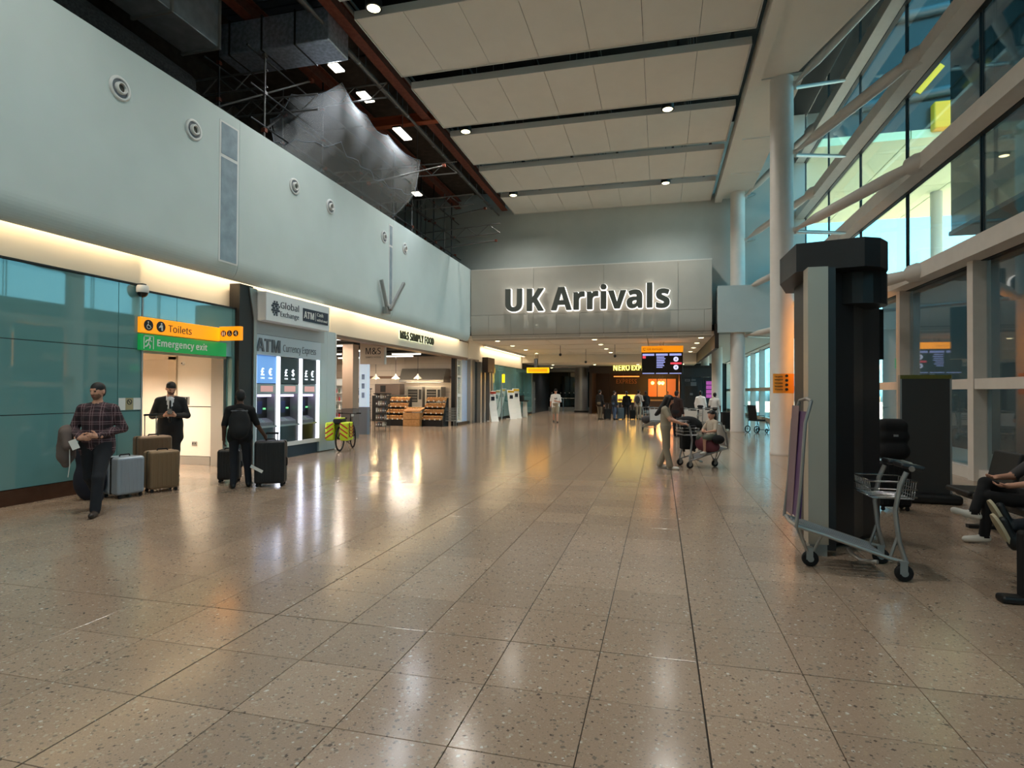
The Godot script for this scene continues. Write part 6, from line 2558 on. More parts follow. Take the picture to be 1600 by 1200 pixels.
# ---------------------------------------------------------------- right side: kiosk, trolleys, seats
func make_trolley(label: String, at: Vector3, turn: float, tall: bool, group := "") -> Node3D:
	# local +x is the front with the advertising board
	var t := thing("luggage_trolley", label, "trolley", at, turn, group)
	var st := mb()
	for s in [-0.24, 0.24]:
		tube(st, [Vector3(0.54, 0.43, s), Vector3(0.3, 0.36, s), Vector3(-0.2, 0.2, s * 1.1), Vector3(-0.33, 0.17, s * 1.15)], 0.017, 8)
	tube(st, [Vector3(0.54, 0.43, -0.24), Vector3(0.56, 0.43, 0), Vector3(0.54, 0.43, 0.24)], 0.017, 8)
	tube(st, [Vector3(-0.12, 0.16, 0.29), Vector3(-0.02, 0.14, 0.2), Vector3(0.0, 0.14, 0), Vector3(-0.02, 0.14, -0.2), Vector3(-0.12, 0.16, -0.29)], 0.018, 8)
	put(st, "chassis", M.steel, t)
	for k in 4:
		st = mb()
		box(st, Vector3(0.17, 0.325, -0.165 + 0.11 * k), Vector3(0.75, 0.018, 0.085), Basis(Vector3.BACK, 0.31))
		put(st, "deck_slat", M.galv, t)
	st = mb()
	tube(st, [Vector3(0.5, 0.42, 0.1), Vector3(0.4, 0.15, 0.03)], 0.012, 6)
	tube(st, [Vector3(0.25, 0.35, -0.02), Vector3(0.34, 0.15, 0)], 0.012, 6)
	tube(st, [Vector3(0.5, 0.42, -0.1), Vector3(0.4, 0.15, -0.03)], 0.012, 6)
	put(st, "fork", M.steel, t)
	for w in [Vector3(0.37, 0.075, 0), Vector3(-0.33, 0.075, 0.28), Vector3(-0.33, 0.075, -0.28)]:
		st = mb()
		lathe(st, [Vector2(0.0, -0.022), Vector2(0.06, -0.024), Vector2(0.075, -0.012), Vector2(0.075, 0.012), Vector2(0.06, 0.024), Vector2(0.0, 0.022)], 18, Transform3D(Basis(Vector3.RIGHT, PI / 2), w))
		var wh := put(st, "wheel", M.rubber, t)
		st = mb()
		lathe(st, [Vector2(0.0, -0.027), Vector2(0.03, -0.027), Vector2(0.03, 0.027), Vector2(0.0, 0.027)], 12, Transform3D(Basis(Vector3.RIGHT, PI / 2), w))
		put(st, "hub", M.silver, wh)
		st = mb()
		for s in [-0.033, 0.033]:
			box(st, w + Vector3(0.01, 0.05, s), Vector3(0.06, 0.11, 0.008))
		box(st, w + Vector3(0.01, 0.105, 0), Vector3(0.07, 0.012, 0.075))
		put(st, "caster_plate", M.silver, t)
	st = mb()
	for s in [-0.26, 0.26]:
		st = mb()
		tube(st, [Vector3(-0.35, 0.16, s * 1.08), Vector3(-0.30, 0.35, s), Vector3(-0.27, 0.62, s), Vector3(-0.31, 0.85, s), Vector3(-0.36, 0.97, s)], 0.022, 8)
		tube(st, [Vector3(-0.22, 0.17, s), Vector3(-0.29, 0.4, s)], 0.013, 6)
		put(st, "upright", M.silver, t)
	st = mb()
	tube(st, [Vector3(-0.4, 1.0, -0.27), Vector3(-0.45, 1.02, -0.1), Vector3(-0.45, 1.02, 0.1), Vector3(-0.4, 1.0, 0.27)], 0.024, 10)
	put(st, "handle", M.silver, t)
	st = mb()
	for s in [-0.15, 0.15]:
		rbox(st, Vector3(-0.42, 1.015, s), Vector3(0.2, 0.045, 0.2), 0.02, 2, Basis(Vector3.BACK, 0.15))
	put(st, "grip", M.charcoal, t)
	st = mb()
	for y in [0.74, 0.81, 0.88]:
		tube(st, [Vector3(-0.3, y, -0.24), Vector3(-0.08, y, -0.22), Vector3(-0.08, y, 0.22), Vector3(-0.3, y, 0.24), Vector3(-0.46, y, 0.22), Vector3(-0.46, y, -0.22), Vector3(-0.3, y, -0.24)], 0.006, 5)
	for k in 9:
		var z := -0.2 + 0.05 * k
		tube(st, [Vector3(-0.08, 0.88, z), Vector3(-0.1, 0.72, z), Vector3(-0.44, 0.72, z), Vector3(-0.46, 0.88, z)], 0.004, 4)
	put(st, "wire_basket", M.chrome, t)
	var h := 1.6 if tall else 1.0
	st = mb()
	for s in [-0.27, 0.27]:
		tube(st, [Vector3(0.55, 0.42, s), Vector3(0.51, 0.8, s), Vector3(0.47, h - 0.2, s), Vector3(0.41, h, s * 0.85)], 0.016, 8)
	tube(st, [Vector3(0.41, h, -0.23), Vector3(0.40, h + 0.02, 0), Vector3(0.41, h, 0.23)], 0.016, 8)
	put(st, "front_frame", M.silver, t)
	st = mb()
	prism(st, [Vector2(0.53, 0.5), Vector2(0.505, 0.5), Vector2(0.445, h - 0.1), Vector2(0.46, h - 0.1)], -0.25, 0.25)
	put(st, "advert_board", M.purple if tall else M.offwhite, t)
	st = mb()
	prism(st, [Vector2(0.536, 0.48), Vector2(0.532, 0.48), Vector2(0.47, h - 0.05), Vector2(0.474, h - 0.05)], -0.03 if tall else -0.265, 0.265)
	put(st, "board_backing", mat(Color(0.45, 0.36, 0.40), 0.5) if tall else M.offwhite, t)
	return t

func suitcase(label: String, at: Vector3, turn: float, size: Vector3, m: Material, handle := 0.0, trim: Material = null, group := "") -> Node3D:
	var t := thing("suitcase", label, "suitcase", at, turn, group)
	var y0 := 0.055
	var st := mb()
	for s in [-1.0, 1.0]:
		rbox(st, Vector3(0, y0 + size.y / 2, s * size.z * 0.255), Vector3(size.x, size.y, size.z * 0.48), 0.045, 2)
	put(st, "shell", m, t)
	st = mb()
	for k in 6:
		var x := -size.x * 0.36 + size.x * 0.144 * k
		for s in [-1.0, 1.0]:
			rbox(st, Vector3(x, y0 + size.y / 2, s * size.z * 0.492), Vector3(size.x * 0.05, size.y * 0.86, 0.012), 0.005, 1)
	put(st, "rib", m, t)
	st = mb()
	rbox(st, Vector3(0, y0 + size.y / 2, 0), Vector3(size.x * 0.985, size.y * 0.985, size.z * 0.06), 0.01, 1)
	put(st, "zip_band", trim if trim else M.rubber, t)
	for x in [-1.0, 1.0]:
		for z in [-1.0, 1.0]:
			st = mb()
			var w := Vector3(x * (size.x / 2 - 0.05), 0.028, z * (size.z / 2 - 0.045))
			lathe(st, [Vector2(0.0, -0.014), Vector2(0.026, -0.014), Vector2(0.028, 0.0), Vector2(0.026, 0.014), Vector2(0.0, 0.014)], 12, Transform3D(Basis(Vector3.RIGHT, PI / 2), w))
			box(st, w + Vector3(0, 0.03, 0), Vector3(0.035, 0.03, 0.04))
			put(st, "wheel", M.rubber, t)
	st = mb()
	tube(st, [Vector3(-0.08, y0 + size.y, 0.02), Vector3(-0.07, y0 + size.y + 0.025, 0.02), Vector3(0.07, y0 + size.y + 0.025, 0.02), Vector3(0.08, y0 + size.y, 0.02)], 0.012, 8)
	put(st, "grab_handle", M.rubber, t)
	st = mb()
	tube(st, [Vector3(size.x / 2, y0 + size.y * 0.6, 0.02), Vector3(size.x / 2 + 0.02, y0 + size.y * 0.58, 0.02), Vector3(size.x / 2 + 0.02, y0 + size.y * 0.42, 0.02), Vector3(size.x / 2, y0 + size.y * 0.4, 0.02)], 0.011, 8)
	put(st, "side_handle", M.rubber, t)
	if handle > 0.0:
		st = mb()
		for x in [-0.09, 0.09]:
			tube(st, [Vector3(x, y0 + size.y - 0.02, -size.z * 0.3), Vector3(x, y0 + size.y + handle, -size.z * 0.3)], 0.009, 8)
		put(st, "pull_rod", M.steel, t)
		st = mb()
		rbox(st, Vector3(0, y0 + size.y + handle, -size.z * 0.3), Vector3(0.22, 0.035, 0.04), 0.014, 1)
		put(st, "pull_grip", M.rubber, t)
	return t

func soft(called: String, label: String, category: String, at: Vector3, turn: float, prims: Array, m: Material, cell := 0.018) -> Node3D:
	var t := thing(called, label, category, at, turn)
	var mesh := ArrayMesh.new()
	nets(mesh, prims, cell, [m])
	place(mesh, "fabric", null, t)
	return t

func make_right() -> void:
	var st: SurfaceTool
	# ---- information kiosk
	var k := thing("information_kiosk", "tall dark grey information kiosk with overhanging rounded head", "kiosk", Vector3(0, 0, 0))
	st = mb()
	bx(st, 1.485, 1.675, 0.12, 2.98, -6.8, -6.6)
	put(st, "silver_fin", mat(Color(0.70, 0.67, 0.61), 0.4, 0.3), k)
	st = mb()
	bx(st, 1.5, 1.665, 0.0, 0.12, -6.78, -6.61)
	put(st, "fin_foot", M.silver, k)
	st = mb()
	bx(st, 1.675, 1.76, 0.05, 2.98, -6.86, -6.66)
	put(st, "fin_core", M.charcoal, k)
	st = mb()
	var plan := func(s2: SurfaceTool, pts: Array, y0: float, y1: float):
		prism(s2, pts, -y1, -y0, Transform3D(Basis(Vector3(1, 0, 0), Vector3(0, 0, 1), Vector3(0, -1, 0)), Vector3.ZERO))
	plan.call(st, [Vector2(1.66, -6.95), Vector2(1.76, -6.88), Vector2(2.06, -7.12), Vector2(2.24, -7.42), Vector2(2.5, -7.7), Vector2(2.4, -8.1), Vector2(1.9, -8.35), Vector2(1.62, -7.9)], 0.06, 2.98)
	put(st, "body", M.charcoal, k)
	st = mb()
	plan.call(st, [Vector2(1.72, -7.05), Vector2(2.05, -7.2), Vector2(2.44, -7.7), Vector2(2.34, -8.0), Vector2(1.9, -8.25), Vector2(1.7, -7.9)], 0.0, 0.06)
	put(st, "plinth", M.black, k)
	# head: flat board and a drum
	st = mb()
	plan.call(st, [Vector2(1.42, -6.82), Vector2(2.03, -6.66), Vector2(2.2, -6.74), Vector2(2.34, -6.95), Vector2(2.42, -7.3), Vector2(2.42, -7.9), Vector2(2.2, -8.4), Vector2(1.6, -8.3), Vector2(1.4, -7.6)], 2.98, 3.28)
	put(st, "head_board", mat(Color(0.085, 0.085, 0.09), 0.45), k)
	st = mb()
	var dr := []
	for i in 20:
		var a := TAU * i / 20
		dr.append(Vector2(2.1 + 0.33 * cos(a), -7.3 + 0.36 * sin(a)))
	plan.call(st, dr, 2.64, 2.98)
	put(st, "head_drum", mat(Color(0.085, 0.085, 0.09), 0.45), k)
	# ---- lit orange sign behind the kiosk
	var os := thing("lit_direction_sign", "orange lit sign box on a post behind the kiosk, only its edge showing", "sign", Vector3(4.90, 2.5, -16.0), 0.5)
	st = mb()
	bx(st, -0.45, 0.45, 0.0, 1.24, -0.06, 0.08)
	put(st, "housing", M.charcoal, os)
	st = mb()
	bx(st, -0.45, 0.46, 0.0, 1.24, -0.1, -0.06)
	put(st, "lit_face", lamp_mat(Color(1.0, 0.66, 0.16), 1.2), os)
	st = mb()
	tube(st, [Vector3(0, -2.5, 0), Vector3(0, 0.0, 0)], 0.05, 8)
	put(st, "post", M.steel, os)
	area(os, Vector3(0, 0.62, -0.12), Vector3(0, 0, -1), Vector3(1, 0, 0), Vector2(0.85, 1.15), Color(1.0, 0.62, 0.10), 4.5)
	# ---- trolley by the kiosk
	make_trolley("steel luggage trolley with tall purple advert board, beside the kiosk", Vector3(1.78, 0, -6.2), PI, true)
	# ---- display board
	var db := thing("display_board", "dark grey free-standing display board with olive top edge", "board", Vector3(3.98, 0, -10.35), -0.05)
	st = mb()
	bx(st, -0.32, 0.32, 0.12, 1.9, -0.04, 0.04)
	put(st, "panel", mat(Color(0.20, 0.20, 0.195), 0.6), db)
	st = mb()
	bx(st, -0.34, 0.34, 1.9, 1.96, -0.05, 0.05)
	put(st, "top_edge", mat(Color(0.36, 0.36, 0.10), 0.5), db)
	st = mb()
	bx(st, -0.345, -0.32, 0.1, 1.96, -0.045, 0.045)
	bx(st, 0.32, 0.345, 0.1, 1.96, -0.045, 0.045)
	put(st, "side_trim", M.silver, db)
	st = mb()
	rbox(st, Vector3(0, 0.07, 0), Vector3(0.85, 0.14, 0.5), 0.05, 2)
	put(st, "foot", M.black, db)
	var bp := soft("upright_rucksack", "black padded rucksack standing on a case behind the kiosk", "bag", Vector3(3.24, 0.0, -9.5), 0.0, [cap(Vector3(-0.09, 1.2, 0), Vector3(0.09, 1.2, 0), 0.11, 0.11, 0, 0.05), cap(Vector3(-0.08, 0.85, 0.02), Vector3(0.08, 0.85, 0.02), 0.14, 0.14, 0, 0.05), cap(Vector3(-0.1, 1.05, 0), Vector3(0.1, 1.05, 0), 0.12, 0.12, 0, 0.05)], M.blackcloth)
	st = mb()
	bx(st, -0.03, 0.03, 1.06, 1.09, 0.15, 0.155)
	put(st, "badge", M.silver, bp)
	suitcase("dark suitcase under the black rucksack behind the kiosk", Vector3(3.24, 0, -9.5), 0.1, Vector3(0.42, 0.64, 0.26), M.blackcloth)
	# ---- seats
	var bn := thing("bench", "row of dark seats on a steel beam by the windows", "bench", Vector3(4.05, 0, -6.8))
	st = mb()
	bx(st, -0.06, 0.06, 0.28, 0.36, -2.6, 2.6)
	put(st, "beam", M.dark, bn)
	for z in [-1.7, 1.6]:
		st = mb()
		bx(st, -0.05, 0.05, 0.0, 0.28, z - 0.04, z + 0.04)
		bx(st, -0.32, 0.3, 0.0, 0.04, z - 0.04, z + 0.04)
		put(st, "leg", M.dark, bn)
	for i in 7:
		var z := -2.1 + i * 0.7
		st = mb()
		rbox(st, Vector3(-0.02, 0.40, z), Vector3(0.5, 0.07, 0.62), 0.03, 2)
		put(st, "seat", mat(Color(0.10, 0.095, 0.09), 0.5), bn)
		st = mb()
		rbox(st, Vector3(0.28, 0.68, z), Vector3(0.07, 0.5, 0.62), 0.03, 2, Basis(Vector3.BACK, -0.22))
		put(st, "backrest", mat(Color(0.12, 0.115, 0.11), 0.5), bn)
	var bl := thing("seat_post", "dark square post standing at the end of the seats", "post", Vector3(2.86, 0, -5.55))
	st = mb()
	rbox(st, Vector3(0, 0.3, 0), Vector3(0.13, 0.56, 0.12), 0.03, 2)
	put(st, "post", M.blackcloth, bl)
	st = mb()
	rbox(st, Vector3(-0.06, 0.03, 0), Vector3(0.3, 0.06, 0.13), 0.025, 2)
	put(st, "foot", M.dark, bl)
	# ---- parked trolleys and a wheelchair in the distance
	var p0 := make_trolley("parked luggage trolley with pale board, first of a nested line", Vector3(-0.35, 0, -25.6), -1.2, false, "parked luggage trolleys")
	copy(p0, Vector3(0.75, 0, -25.7), -1.25, "parked luggage trolley nested behind the first one", "")
	copy(p0, Vector3(1.3, 0, -24.2), -1.9, "parked luggage trolley behind the seated child", "")
	copy(p0, Vector3(1.95, 0, -25.2), -1.9, "parked luggage trolley with pale board near the grey box column", "")
	var bag := soft("holdall", "dark holdall lying on the deck of a parked trolley", "bag", Vector3(-0.35, 0.33, -25.5), 0.2, [cap(Vector3(-0.25, 0.17, 0), Vector3(0.25, 0.17, 0), 0.17, 0.17, 0, 0.03)], M.greycloth, 0.03)
	st = mb()
	tube(st, [Vector3(-0.12, 0.33, 0), Vector3(-0.08, 0.42, 0), Vector3(0.08, 0.42, 0), Vector3(0.12, 0.33, 0)], 0.015, 6)
	put(st, "handle", M.rubber, bag)
	var wc := thing("wheelchair", "black transit wheelchair parked beside the second column", "wheelchair", Vector3(3.9, 0, -26.0), 2.2)
	st = mb()
	rbox(st, Vector3(0, 0.52, 0), Vector3(0.48, 0.06, 0.46), 0.02, 1)
	put(st, "seat", M.blackcloth, wc)
	st = mb()
	rbox(st, Vector3(0, 0.85, -0.25), Vector3(0.46, 0.6, 0.05), 0.02, 1, Basis(Vector3.RIGHT, -0.15))
	put(st, "backrest", M.blackcloth, wc)
	for s in [-0.25, 0.25]:
		st = mb()
		tube(st, [Vector3(s, 0.12, -0.25), Vector3(s, 0.5, -0.22), Vector3(s, 1.1, -0.32), Vector3(s, 1.12, -0.45)], 0.014, 6)
		tube(st, [Vector3(s, 0.5, -0.22), Vector3(s, 0.5, 0.24), Vector3(s, 0.1, 0.42), Vector3(s, 0.1, 0.55)], 0.014, 6)
		tube(st, [Vector3(s, 0.72, -0.24), Vector3(s, 0.72, 0.15), Vector3(s, 0.5, 0.2)], 0.014, 6)
		put(st, "side_frame", M.dark, wc)
		for z in [-0.25, 0.28]:
			st = mb()
			var r := 0.15 if z < 0 else 0.09
			lathe(st, [Vector2(r - 0.03, -0.018), Vector2(r, -0.012), Vector2(r, 0.012), Vector2(r - 0.03, 0.018)], 18, Transform3D(Basis(Vector3.BACK, PI / 2), Vector3(s, r, z)))
			tube(st, [Vector3(s, 0.02, z), Vector3(s, 2 * r - 0.02, z)], 0.008, 4)
			tube(st, [Vector3(s, r, z - r + 0.02), Vector3(s, r, z + r - 0.02)], 0.008, 4)
			put(st, "wheel", M.rubber, wc)
	st = mb()
	for s in [-0.13, 0.13]:
		box(st, Vector3(s, 0.1, 0.5), Vector3(0.16, 0.015, 0.14))
	put(st, "footplate", M.dark, wc)
	var pb := thing("litter_bin", "brown square bin beside the near column", "bin", Vector3(4.1, 0, -21.4))
	st = mb()
	rbox(st, Vector3(0, 0.62, 0), Vector3(0.3, 1.24, 0.4), 0.02, 1)
	put(st, "body", mat(Color(0.33, 0.28, 0.20), 0.5), pb)
	st = mb()
	bx(st, -0.1, 0.1, 0.95, 1.1, 0.2, 0.205)
	put(st, "slot", M.black, pb)
	var ex := thing("exit_sign", "small green lit way out sign by the kiosk", "sign", Vector3(4.6, 2.62, -21))
	st = mb()
	rbox(st, Vector3.ZERO, Vector3(0.46, 0.32, 0.08), 0.01, 1)
	put(st, "panel", lamp_mat(Color(0.05, 0.62, 0.24), 0.8), ex)
	text(ex, "Way out", 0.07, Vector3(0, -0.08, 0.042), M.paper, 0.36, 0.0, 0.5)
	st = mb()
	tube(st, [Vector3(0, -2.62, 0), Vector3(0, -0.15, 0)], 0.025, 6)
	put(st, "post", M.steel, ex)

# ---------------------------------------------------------------- people and their luggage
func make_people() -> void:
	var st: SurfaceTool
	var j: Dictionary
	# 1 walking man in a plaid shirt
	j = stand(1.77)
	j.hip_l += Vector3(0, -0.01, 0.02)
	j.knee_l = Vector3(0.1, 0.5, 0.24)
	j.ankle_l = Vector3(0.09, 0.085, 0.30)
	j.toe_l = Vector3(0.11, 0.04, 0.49)
	j.knee_r = Vector3(-0.1, 0.48, -0.04)
	j.ankle_r = Vector3(-0.09, 0.16, -0.34)
	j.toe_r = Vector3(-0.1, 0.04, -0.17)
	j.elbow_l = Vector3(0.29, 1.14, -0.05)
	j.wrist_l = Vector3(0.08, 1.05, 0.20)
	j.hand_l = Vector3(-1, 0.1, 0.25)
	j.palm_l = Vector3(-0.3, -0.2, -1)
	j.thumb_l = Vector3(0, 1, 0.2)
	j.elbow_r = Vector3(-0.29, 1.14, -0.04)
	j.wrist_r = Vector3(-0.14, 1.03, 0.22)
	j.hand_r = Vector3(1, 0.0, 0.2)
	j.palm_r = Vector3(0, 0, -1)
	j.thumb_r = Vector3(0, 1, 0.2)
	j.look = Vector3(-0.35, -0.05, 1)
	person("man in a dark plaid shirt walking with hands at his belt", Vector3(-7.465, 0, -6.35), 0.53, j, people_mats(M.plaid, M.denim, M.brownshoe, M.hair, M.skin, M.plaid, M.beard), {"wide": 1.08, "coat": true, "hem": 0.1, "beard": true, "leg": 1.1, "cuff": 0.058, "cell": 0.012})
	var jk := soft("folded_jacket", "grey-brown jacket bundled under the walking man's arm", "jacket", Vector3(-7.465, 0, -6.35), 0.53, [cap(Vector3(-0.36, 1.1, -0.02), Vector3(-0.38, 0.78, -0.04), 0.1, 0.11, 0, 0.04), cap(Vector3(-0.33, 1.08, 0.08), Vector3(-0.3, 0.92, 0.12), 0.075, 0.06, 0, 0.04), cap(Vector3(-0.4, 0.9, -0.05), Vector3(-0.38, 0.66, -0.04), 0.08, 0.05, 0, 0.04)], mat(Color(0.40, 0.35, 0.33), 0.9), 0.016)
	st = mb()
	tube(st, [Vector3(-0.27, 0.92, 0.14), Vector3(-0.27, 0.66, 0.13), Vector3(-0.3, 0.5, 0.1)], 0.006, 5)
	put(st, "cord", M.paper, jk)
	var pp := thing("paper_slip", "small white paper slip in the walking man's hand", "paper", Vector3(-7.465, 0, -6.35), 0.53)
	st = mb()
	box(st, Vector3(-0.17, 0.95, 0.27), Vector3(0.09, 0.13, 0.004), Basis(Vector3.BACK, 0.4))
	put(st, "sheet", M.paper, pp)
	# 2 man in a suit looking at his phone
	j = stand(1.84)
	j.elbow_l = Vector3(0.28, 1.18, 0.0)
	j.wrist_l = Vector3(0.10, 1.19, 0.26)
	j.hand_l = Vector3(-0.8, 0.2, 0.4)
	j.palm_l = Vector3(-0.3, 0.6, -0.5)
	j.thumb_l = Vector3(0.2, 1, 0)
	j.elbow_r = Vector3(-0.29, 1.18, -0.02)
	j.wrist_r = Vector3(-0.10, 1.19, 0.25)
	j.hand_r = Vector3(0.8, 0.2, 0.4)
	j.palm_r = Vector3(0.3, 0.6, -0.5)
	j.thumb_r = Vector3(-0.2, 1, 0)
	j.look = Vector3(0.25, -0.45, 1)
	j.head += Vector3(0.01, -0.015, 0.03)
	person("man in a black suit and tie looking down at a phone", Vector3(-9.12, 0, -9.25), 0.75, j, people_mats(M.suit, M.suit, M.black, M.hair, M.skin, M.shirt, M.beard), {"wide": 1.08, "hem": 0.22, "coat": true, "beard": true, "cell": 0.014, "front": [[Vector3(0, 0.17, 0.09), Vector3(0, -0.16, 0.115), 0.055, 0.028, 6], [Vector3(0, 0.13, 0.15), Vector3(0, -0.22, 0.14), 0.016, 0.022, 8]]})
	var ph := thing("mobile_phone", "dark mobile phone in the suited man's hands", "phone", Vector3(-9.12, 0, -9.25), 0.75)
	st = mb()
	rbox(st, Vector3(0.0, 1.27, 0.34), Vector3(0.075, 0.15, 0.01), 0.004, 1, Basis(Vector3.RIGHT, -0.9))
	put(st, "case", M.black, ph)
	st = mb()
	box(st, Vector3(0.0, 1.274, 0.335), Vector3(0.066, 0.135, 0.002), Basis(Vector3.RIGHT, -0.9))
	put(st, "screen", lamp_mat(Color(0.6, 0.65, 0.75), 0.5), ph)
	# 3 man seen from behind with a rucksack
	j = stand(1.68)
	j.elbow_r = Vector3(-0.27, 1.08, 0.02)
	j.wrist_r = Vector3(-0.40, 0.86, 0.12)
	j.hand_r = Vector3(-0.3, -1, 0.1)
	j.look = Vector3(0.3, -0.12, 1)
	j.toe_l += Vector3(0.02, 0, 0.0)
	j.ankle_r = Vector3(-0.14, 0.085, 0.1)
	j.toe_r = Vector3(-0.17, 0.035, 0.28)
	j.knee_r = Vector3(-0.11, 0.48, 0.09)
	person("man in black seen from behind, standing between two suitcases", Vector3(-6.98, 0, -8.55), -2.5, j, people_mats(M.blackcloth, M.denim, M.black, M.hair, M.skin_dark, M.blackcloth), {"sleeve": 0.45, "hem": 0.05})
	var rk := soft("backpack", "dark grey backpack on the back of the man in black", "backpack", Vector3(-6.98, 0, -8.55), -2.5, [ell(Vector3(0, 1.12, -0.19), Vector3(0.17, 0.25, 0.11), 0, 0.04), ell(Vector3(0, 1.0, -0.24), Vector3(0.14, 0.14, 0.09), 0, 0.04), cap(Vector3(-0.11, 1.3, -0.13), Vector3(-0.11, 1.36, -0.02), 0.02, 0.02, 0, 0.02), cap(Vector3(0.11, 1.3, -0.13), Vector3(0.11, 1.36, -0.02), 0.02, 0.02, 0, 0.02)], mat(Color(0.075, 0.078, 0.085), 0.85))
	st = mb()
	box(st, Vector3(0, 1.33, -0.235), Vector3(0.26, 0.014, 0.02))
	put(st, "reflective_piping", M.inklight, rk)
	# luggage beside them
	var silver := mat(Color(0.62, 0.66, 0.70), 0.3, 0.3)
	var tan := mat(Color(0.52, 0.42, 0.31), 0.4, 0.2)
	suitcase("silver-grey ribbed suitcase with black zip band, stood against the walking man", Vector3(-8.15, 0, -7.38), 1.4, Vector3(0.42, 0.58, 0.42), silver)
	suitcase("tan ribbed cabin suitcase, smaller of the two tan ones", Vector3(-8.0, 0, -7.95), 1.15, Vector3(0.46, 0.62, 0.30), tan, 0.0, M.rubber)
	suitcase("large bronze-tan suitcase with raised pull handle, behind the smaller tan one", Vector3(-8.55, 0, -8.3), 1.15, Vector3(0.52, 0.82, 0.34), mat(Color(0.46, 0.36, 0.27), 0.4, 0.2), 0.36, M.rubber)
	soft("canvas_bag", "navy blue bag stood behind the walking man", "bag", Vector3(-8.42, 0, -7.05), 0.4, [ell(Vector3(0, 0.68, 0), Vector3(0.2, 0.3, 0.15), 0, 0.04), ell(Vector3(0, 0.3, 0), Vector3(0.22, 0.32, 0.17), 0, 0.04)], mat(Color(0.06, 0.085, 0.15), 0.85))
	soft("pale_bundle", "pale cloth bundle on top of the navy bag", "bundle", Vector3(-8.42, 0, -7.05), 0.4, [ell(Vector3(0.05, 1.0, 0), Vector3(0.15, 0.08, 0.12), 0, 0.04), cap(Vector3(0.1, 1.02, 0.05), Vector3(0.2, 0.9, 0.08), 0.05, 0.03, 0, 0.03)], mat(Color(0.55, 0.55, 0.56), 0.9))
	suitcase("small charcoal suitcase to the side of the man in black", Vector3(-7.6, 0, -9.05), 0.5, Vector3(0.38, 0.54, 0.26), mat(Color(0.10, 0.10, 0.105), 0.5))
	var bc := suitcase("large charcoal hard suitcase with a pale tag, held by the man in black", Vector3(-6.62, 0, -8.9), 0.45, Vector3(0.5, 0.74, 0.32), mat(Color(0.085, 0.09, 0.10), 0.42), 0.12)
	st = mb()
	box(st, Vector3(-0.2, 0.32, 0.168), Vector3(0.22, 0.05, 0.006), Basis(Vector3.BACK, -0.5))
	put(st, "luggage_tag", M.paper, bc)
	# 4 woman reaching to a child on a trolley
	j = stand(1.63)
	j.look = Vector3(-0.1, -0.35, 1)
	j.head += Vector3(0, -0.02, 0.06)
	j.neck += Vector3(0, -0.01, 0.03)
	j.elbow_r = Vector3(-0.22, 1.08, 0.12)
	j.wrist_r = Vector3(-0.14, 1.0, 0.36)
	j.hand_r = Vector3(0.1, -0.05, 1)
	j.palm_r = Vector3(0.4, -1, 0)
	j.thumb_r = Vector3(1, 0.3, 0)
	j.elbow_l = Vector3(0.22, 1.08, 0.1)
	j.wrist_l = Vector3(0.14, 0.98, 0.33)
	j.hand_l = Vector3(-0.1, -0.05, 1)
	j.palm_l = Vector3(-0.4, -1, 0)
	j.thumb_l = Vector3(-1, 0.3, 0)
	j.ankle_l = Vector3(0.09, 0.08, -0.14)
	j.toe_l = Vector3(0.1, 0.03, 0.03)
	j.ankle_r = Vector3(-0.09, 0.08, 0.1)
	j.toe_r = Vector3(-0.1, 0.03, 0.27)
	person("woman with long dark hair in beige top and wide trousers reaching forward", Vector3(0.12, 0, -13.2), 1.45, j, people_mats(M.sage, mat(Color(0.56, 0.52, 0.45), 0.85), M.whiteshoe, M.hair, M.skin, M.sage), {"sleeve": 0.3, "hair": "long", "leg": 1.12, "cuff": 0.068, "cell": 0.016, "wide": 0.95, "hand_cell": 0.008, "head_cell": 0.009})
	# trolley they use, seen from its handle end
	make_trolley("luggage trolley loaded with bags carrying a seated child", Vector3(0.85, 0, -13.75), 0.35, false)
	suitcase("black suitcase standing on the loaded trolley by the woman", Vector3(0.62, 0.32, -13.9), 0.3, Vector3(0.34, 0.55, 0.24), M.blackcloth)
	soft("pink_bag", "dusty pink soft bag on the loaded trolley under the child", "bag", Vector3(1.0, 0.34, -13.72), 0.3, [ell(Vector3(0, 0.2, 0), Vector3(0.24, 0.2, 0.2), 0, 0.04), ell(Vector3(0.12, 0.12, 0.05), Vector3(0.16, 0.13, 0.17), 0, 0.04)], mat(Color(0.46, 0.24, 0.27), 0.85), 0.02)
	soft("black_hat_bag", "round black bag hanging at the child's side", "bag", Vector3(1.24, 0.52, -13.5), 0.0, [ell(Vector3(0, 0.12, 0), Vector3(0.13, 0.1, 0.11), 0, 0.03)], M.blackcloth, 0.02)
	soft("coat_bundle", "dark coat heaped on the handle of the loaded trolley", "coat", Vector3(0.62, 0.88, -14.1), 0.0, [ell(Vector3(0, 0.12, 0), Vector3(0.26, 0.12, 0.18), 0, 0.04), ell(Vector3(0.15, 0.02, 0.05), Vector3(0.18, 0.15, 0.15), 0, 0.04)], M.blackcloth, 0.022)
	# 5 child
	j = stand(1.2)
	var dn := Vector3(0, -0.28 + 0.32, 0)
	for key in j:
		if j[key] is Vector3 and key != "look":
			j[key] += Vector3(0, 0.05, 0)
	j.knee_l = Vector3(0.12, 0.68, 0.30)
	j.ankle_l = Vector3(0.12, 0.38, 0.30)
	j.toe_l = Vector3(0.13, 0.34, 0.42)
	j.knee_r = Vector3(-0.12, 0.66, 0.28)
	j.ankle_r = Vector3(-0.1, 0.40, 0.16)
	j.toe_r = Vector3(-0.11, 0.35, 0.28)
	j.elbow_l = Vector3(0.2, 0.83, 0.08)
	j.wrist_l = Vector3(0.06, 0.80, 0.2)
	j.hand_l = Vector3(-1, 0.1, 0.3)
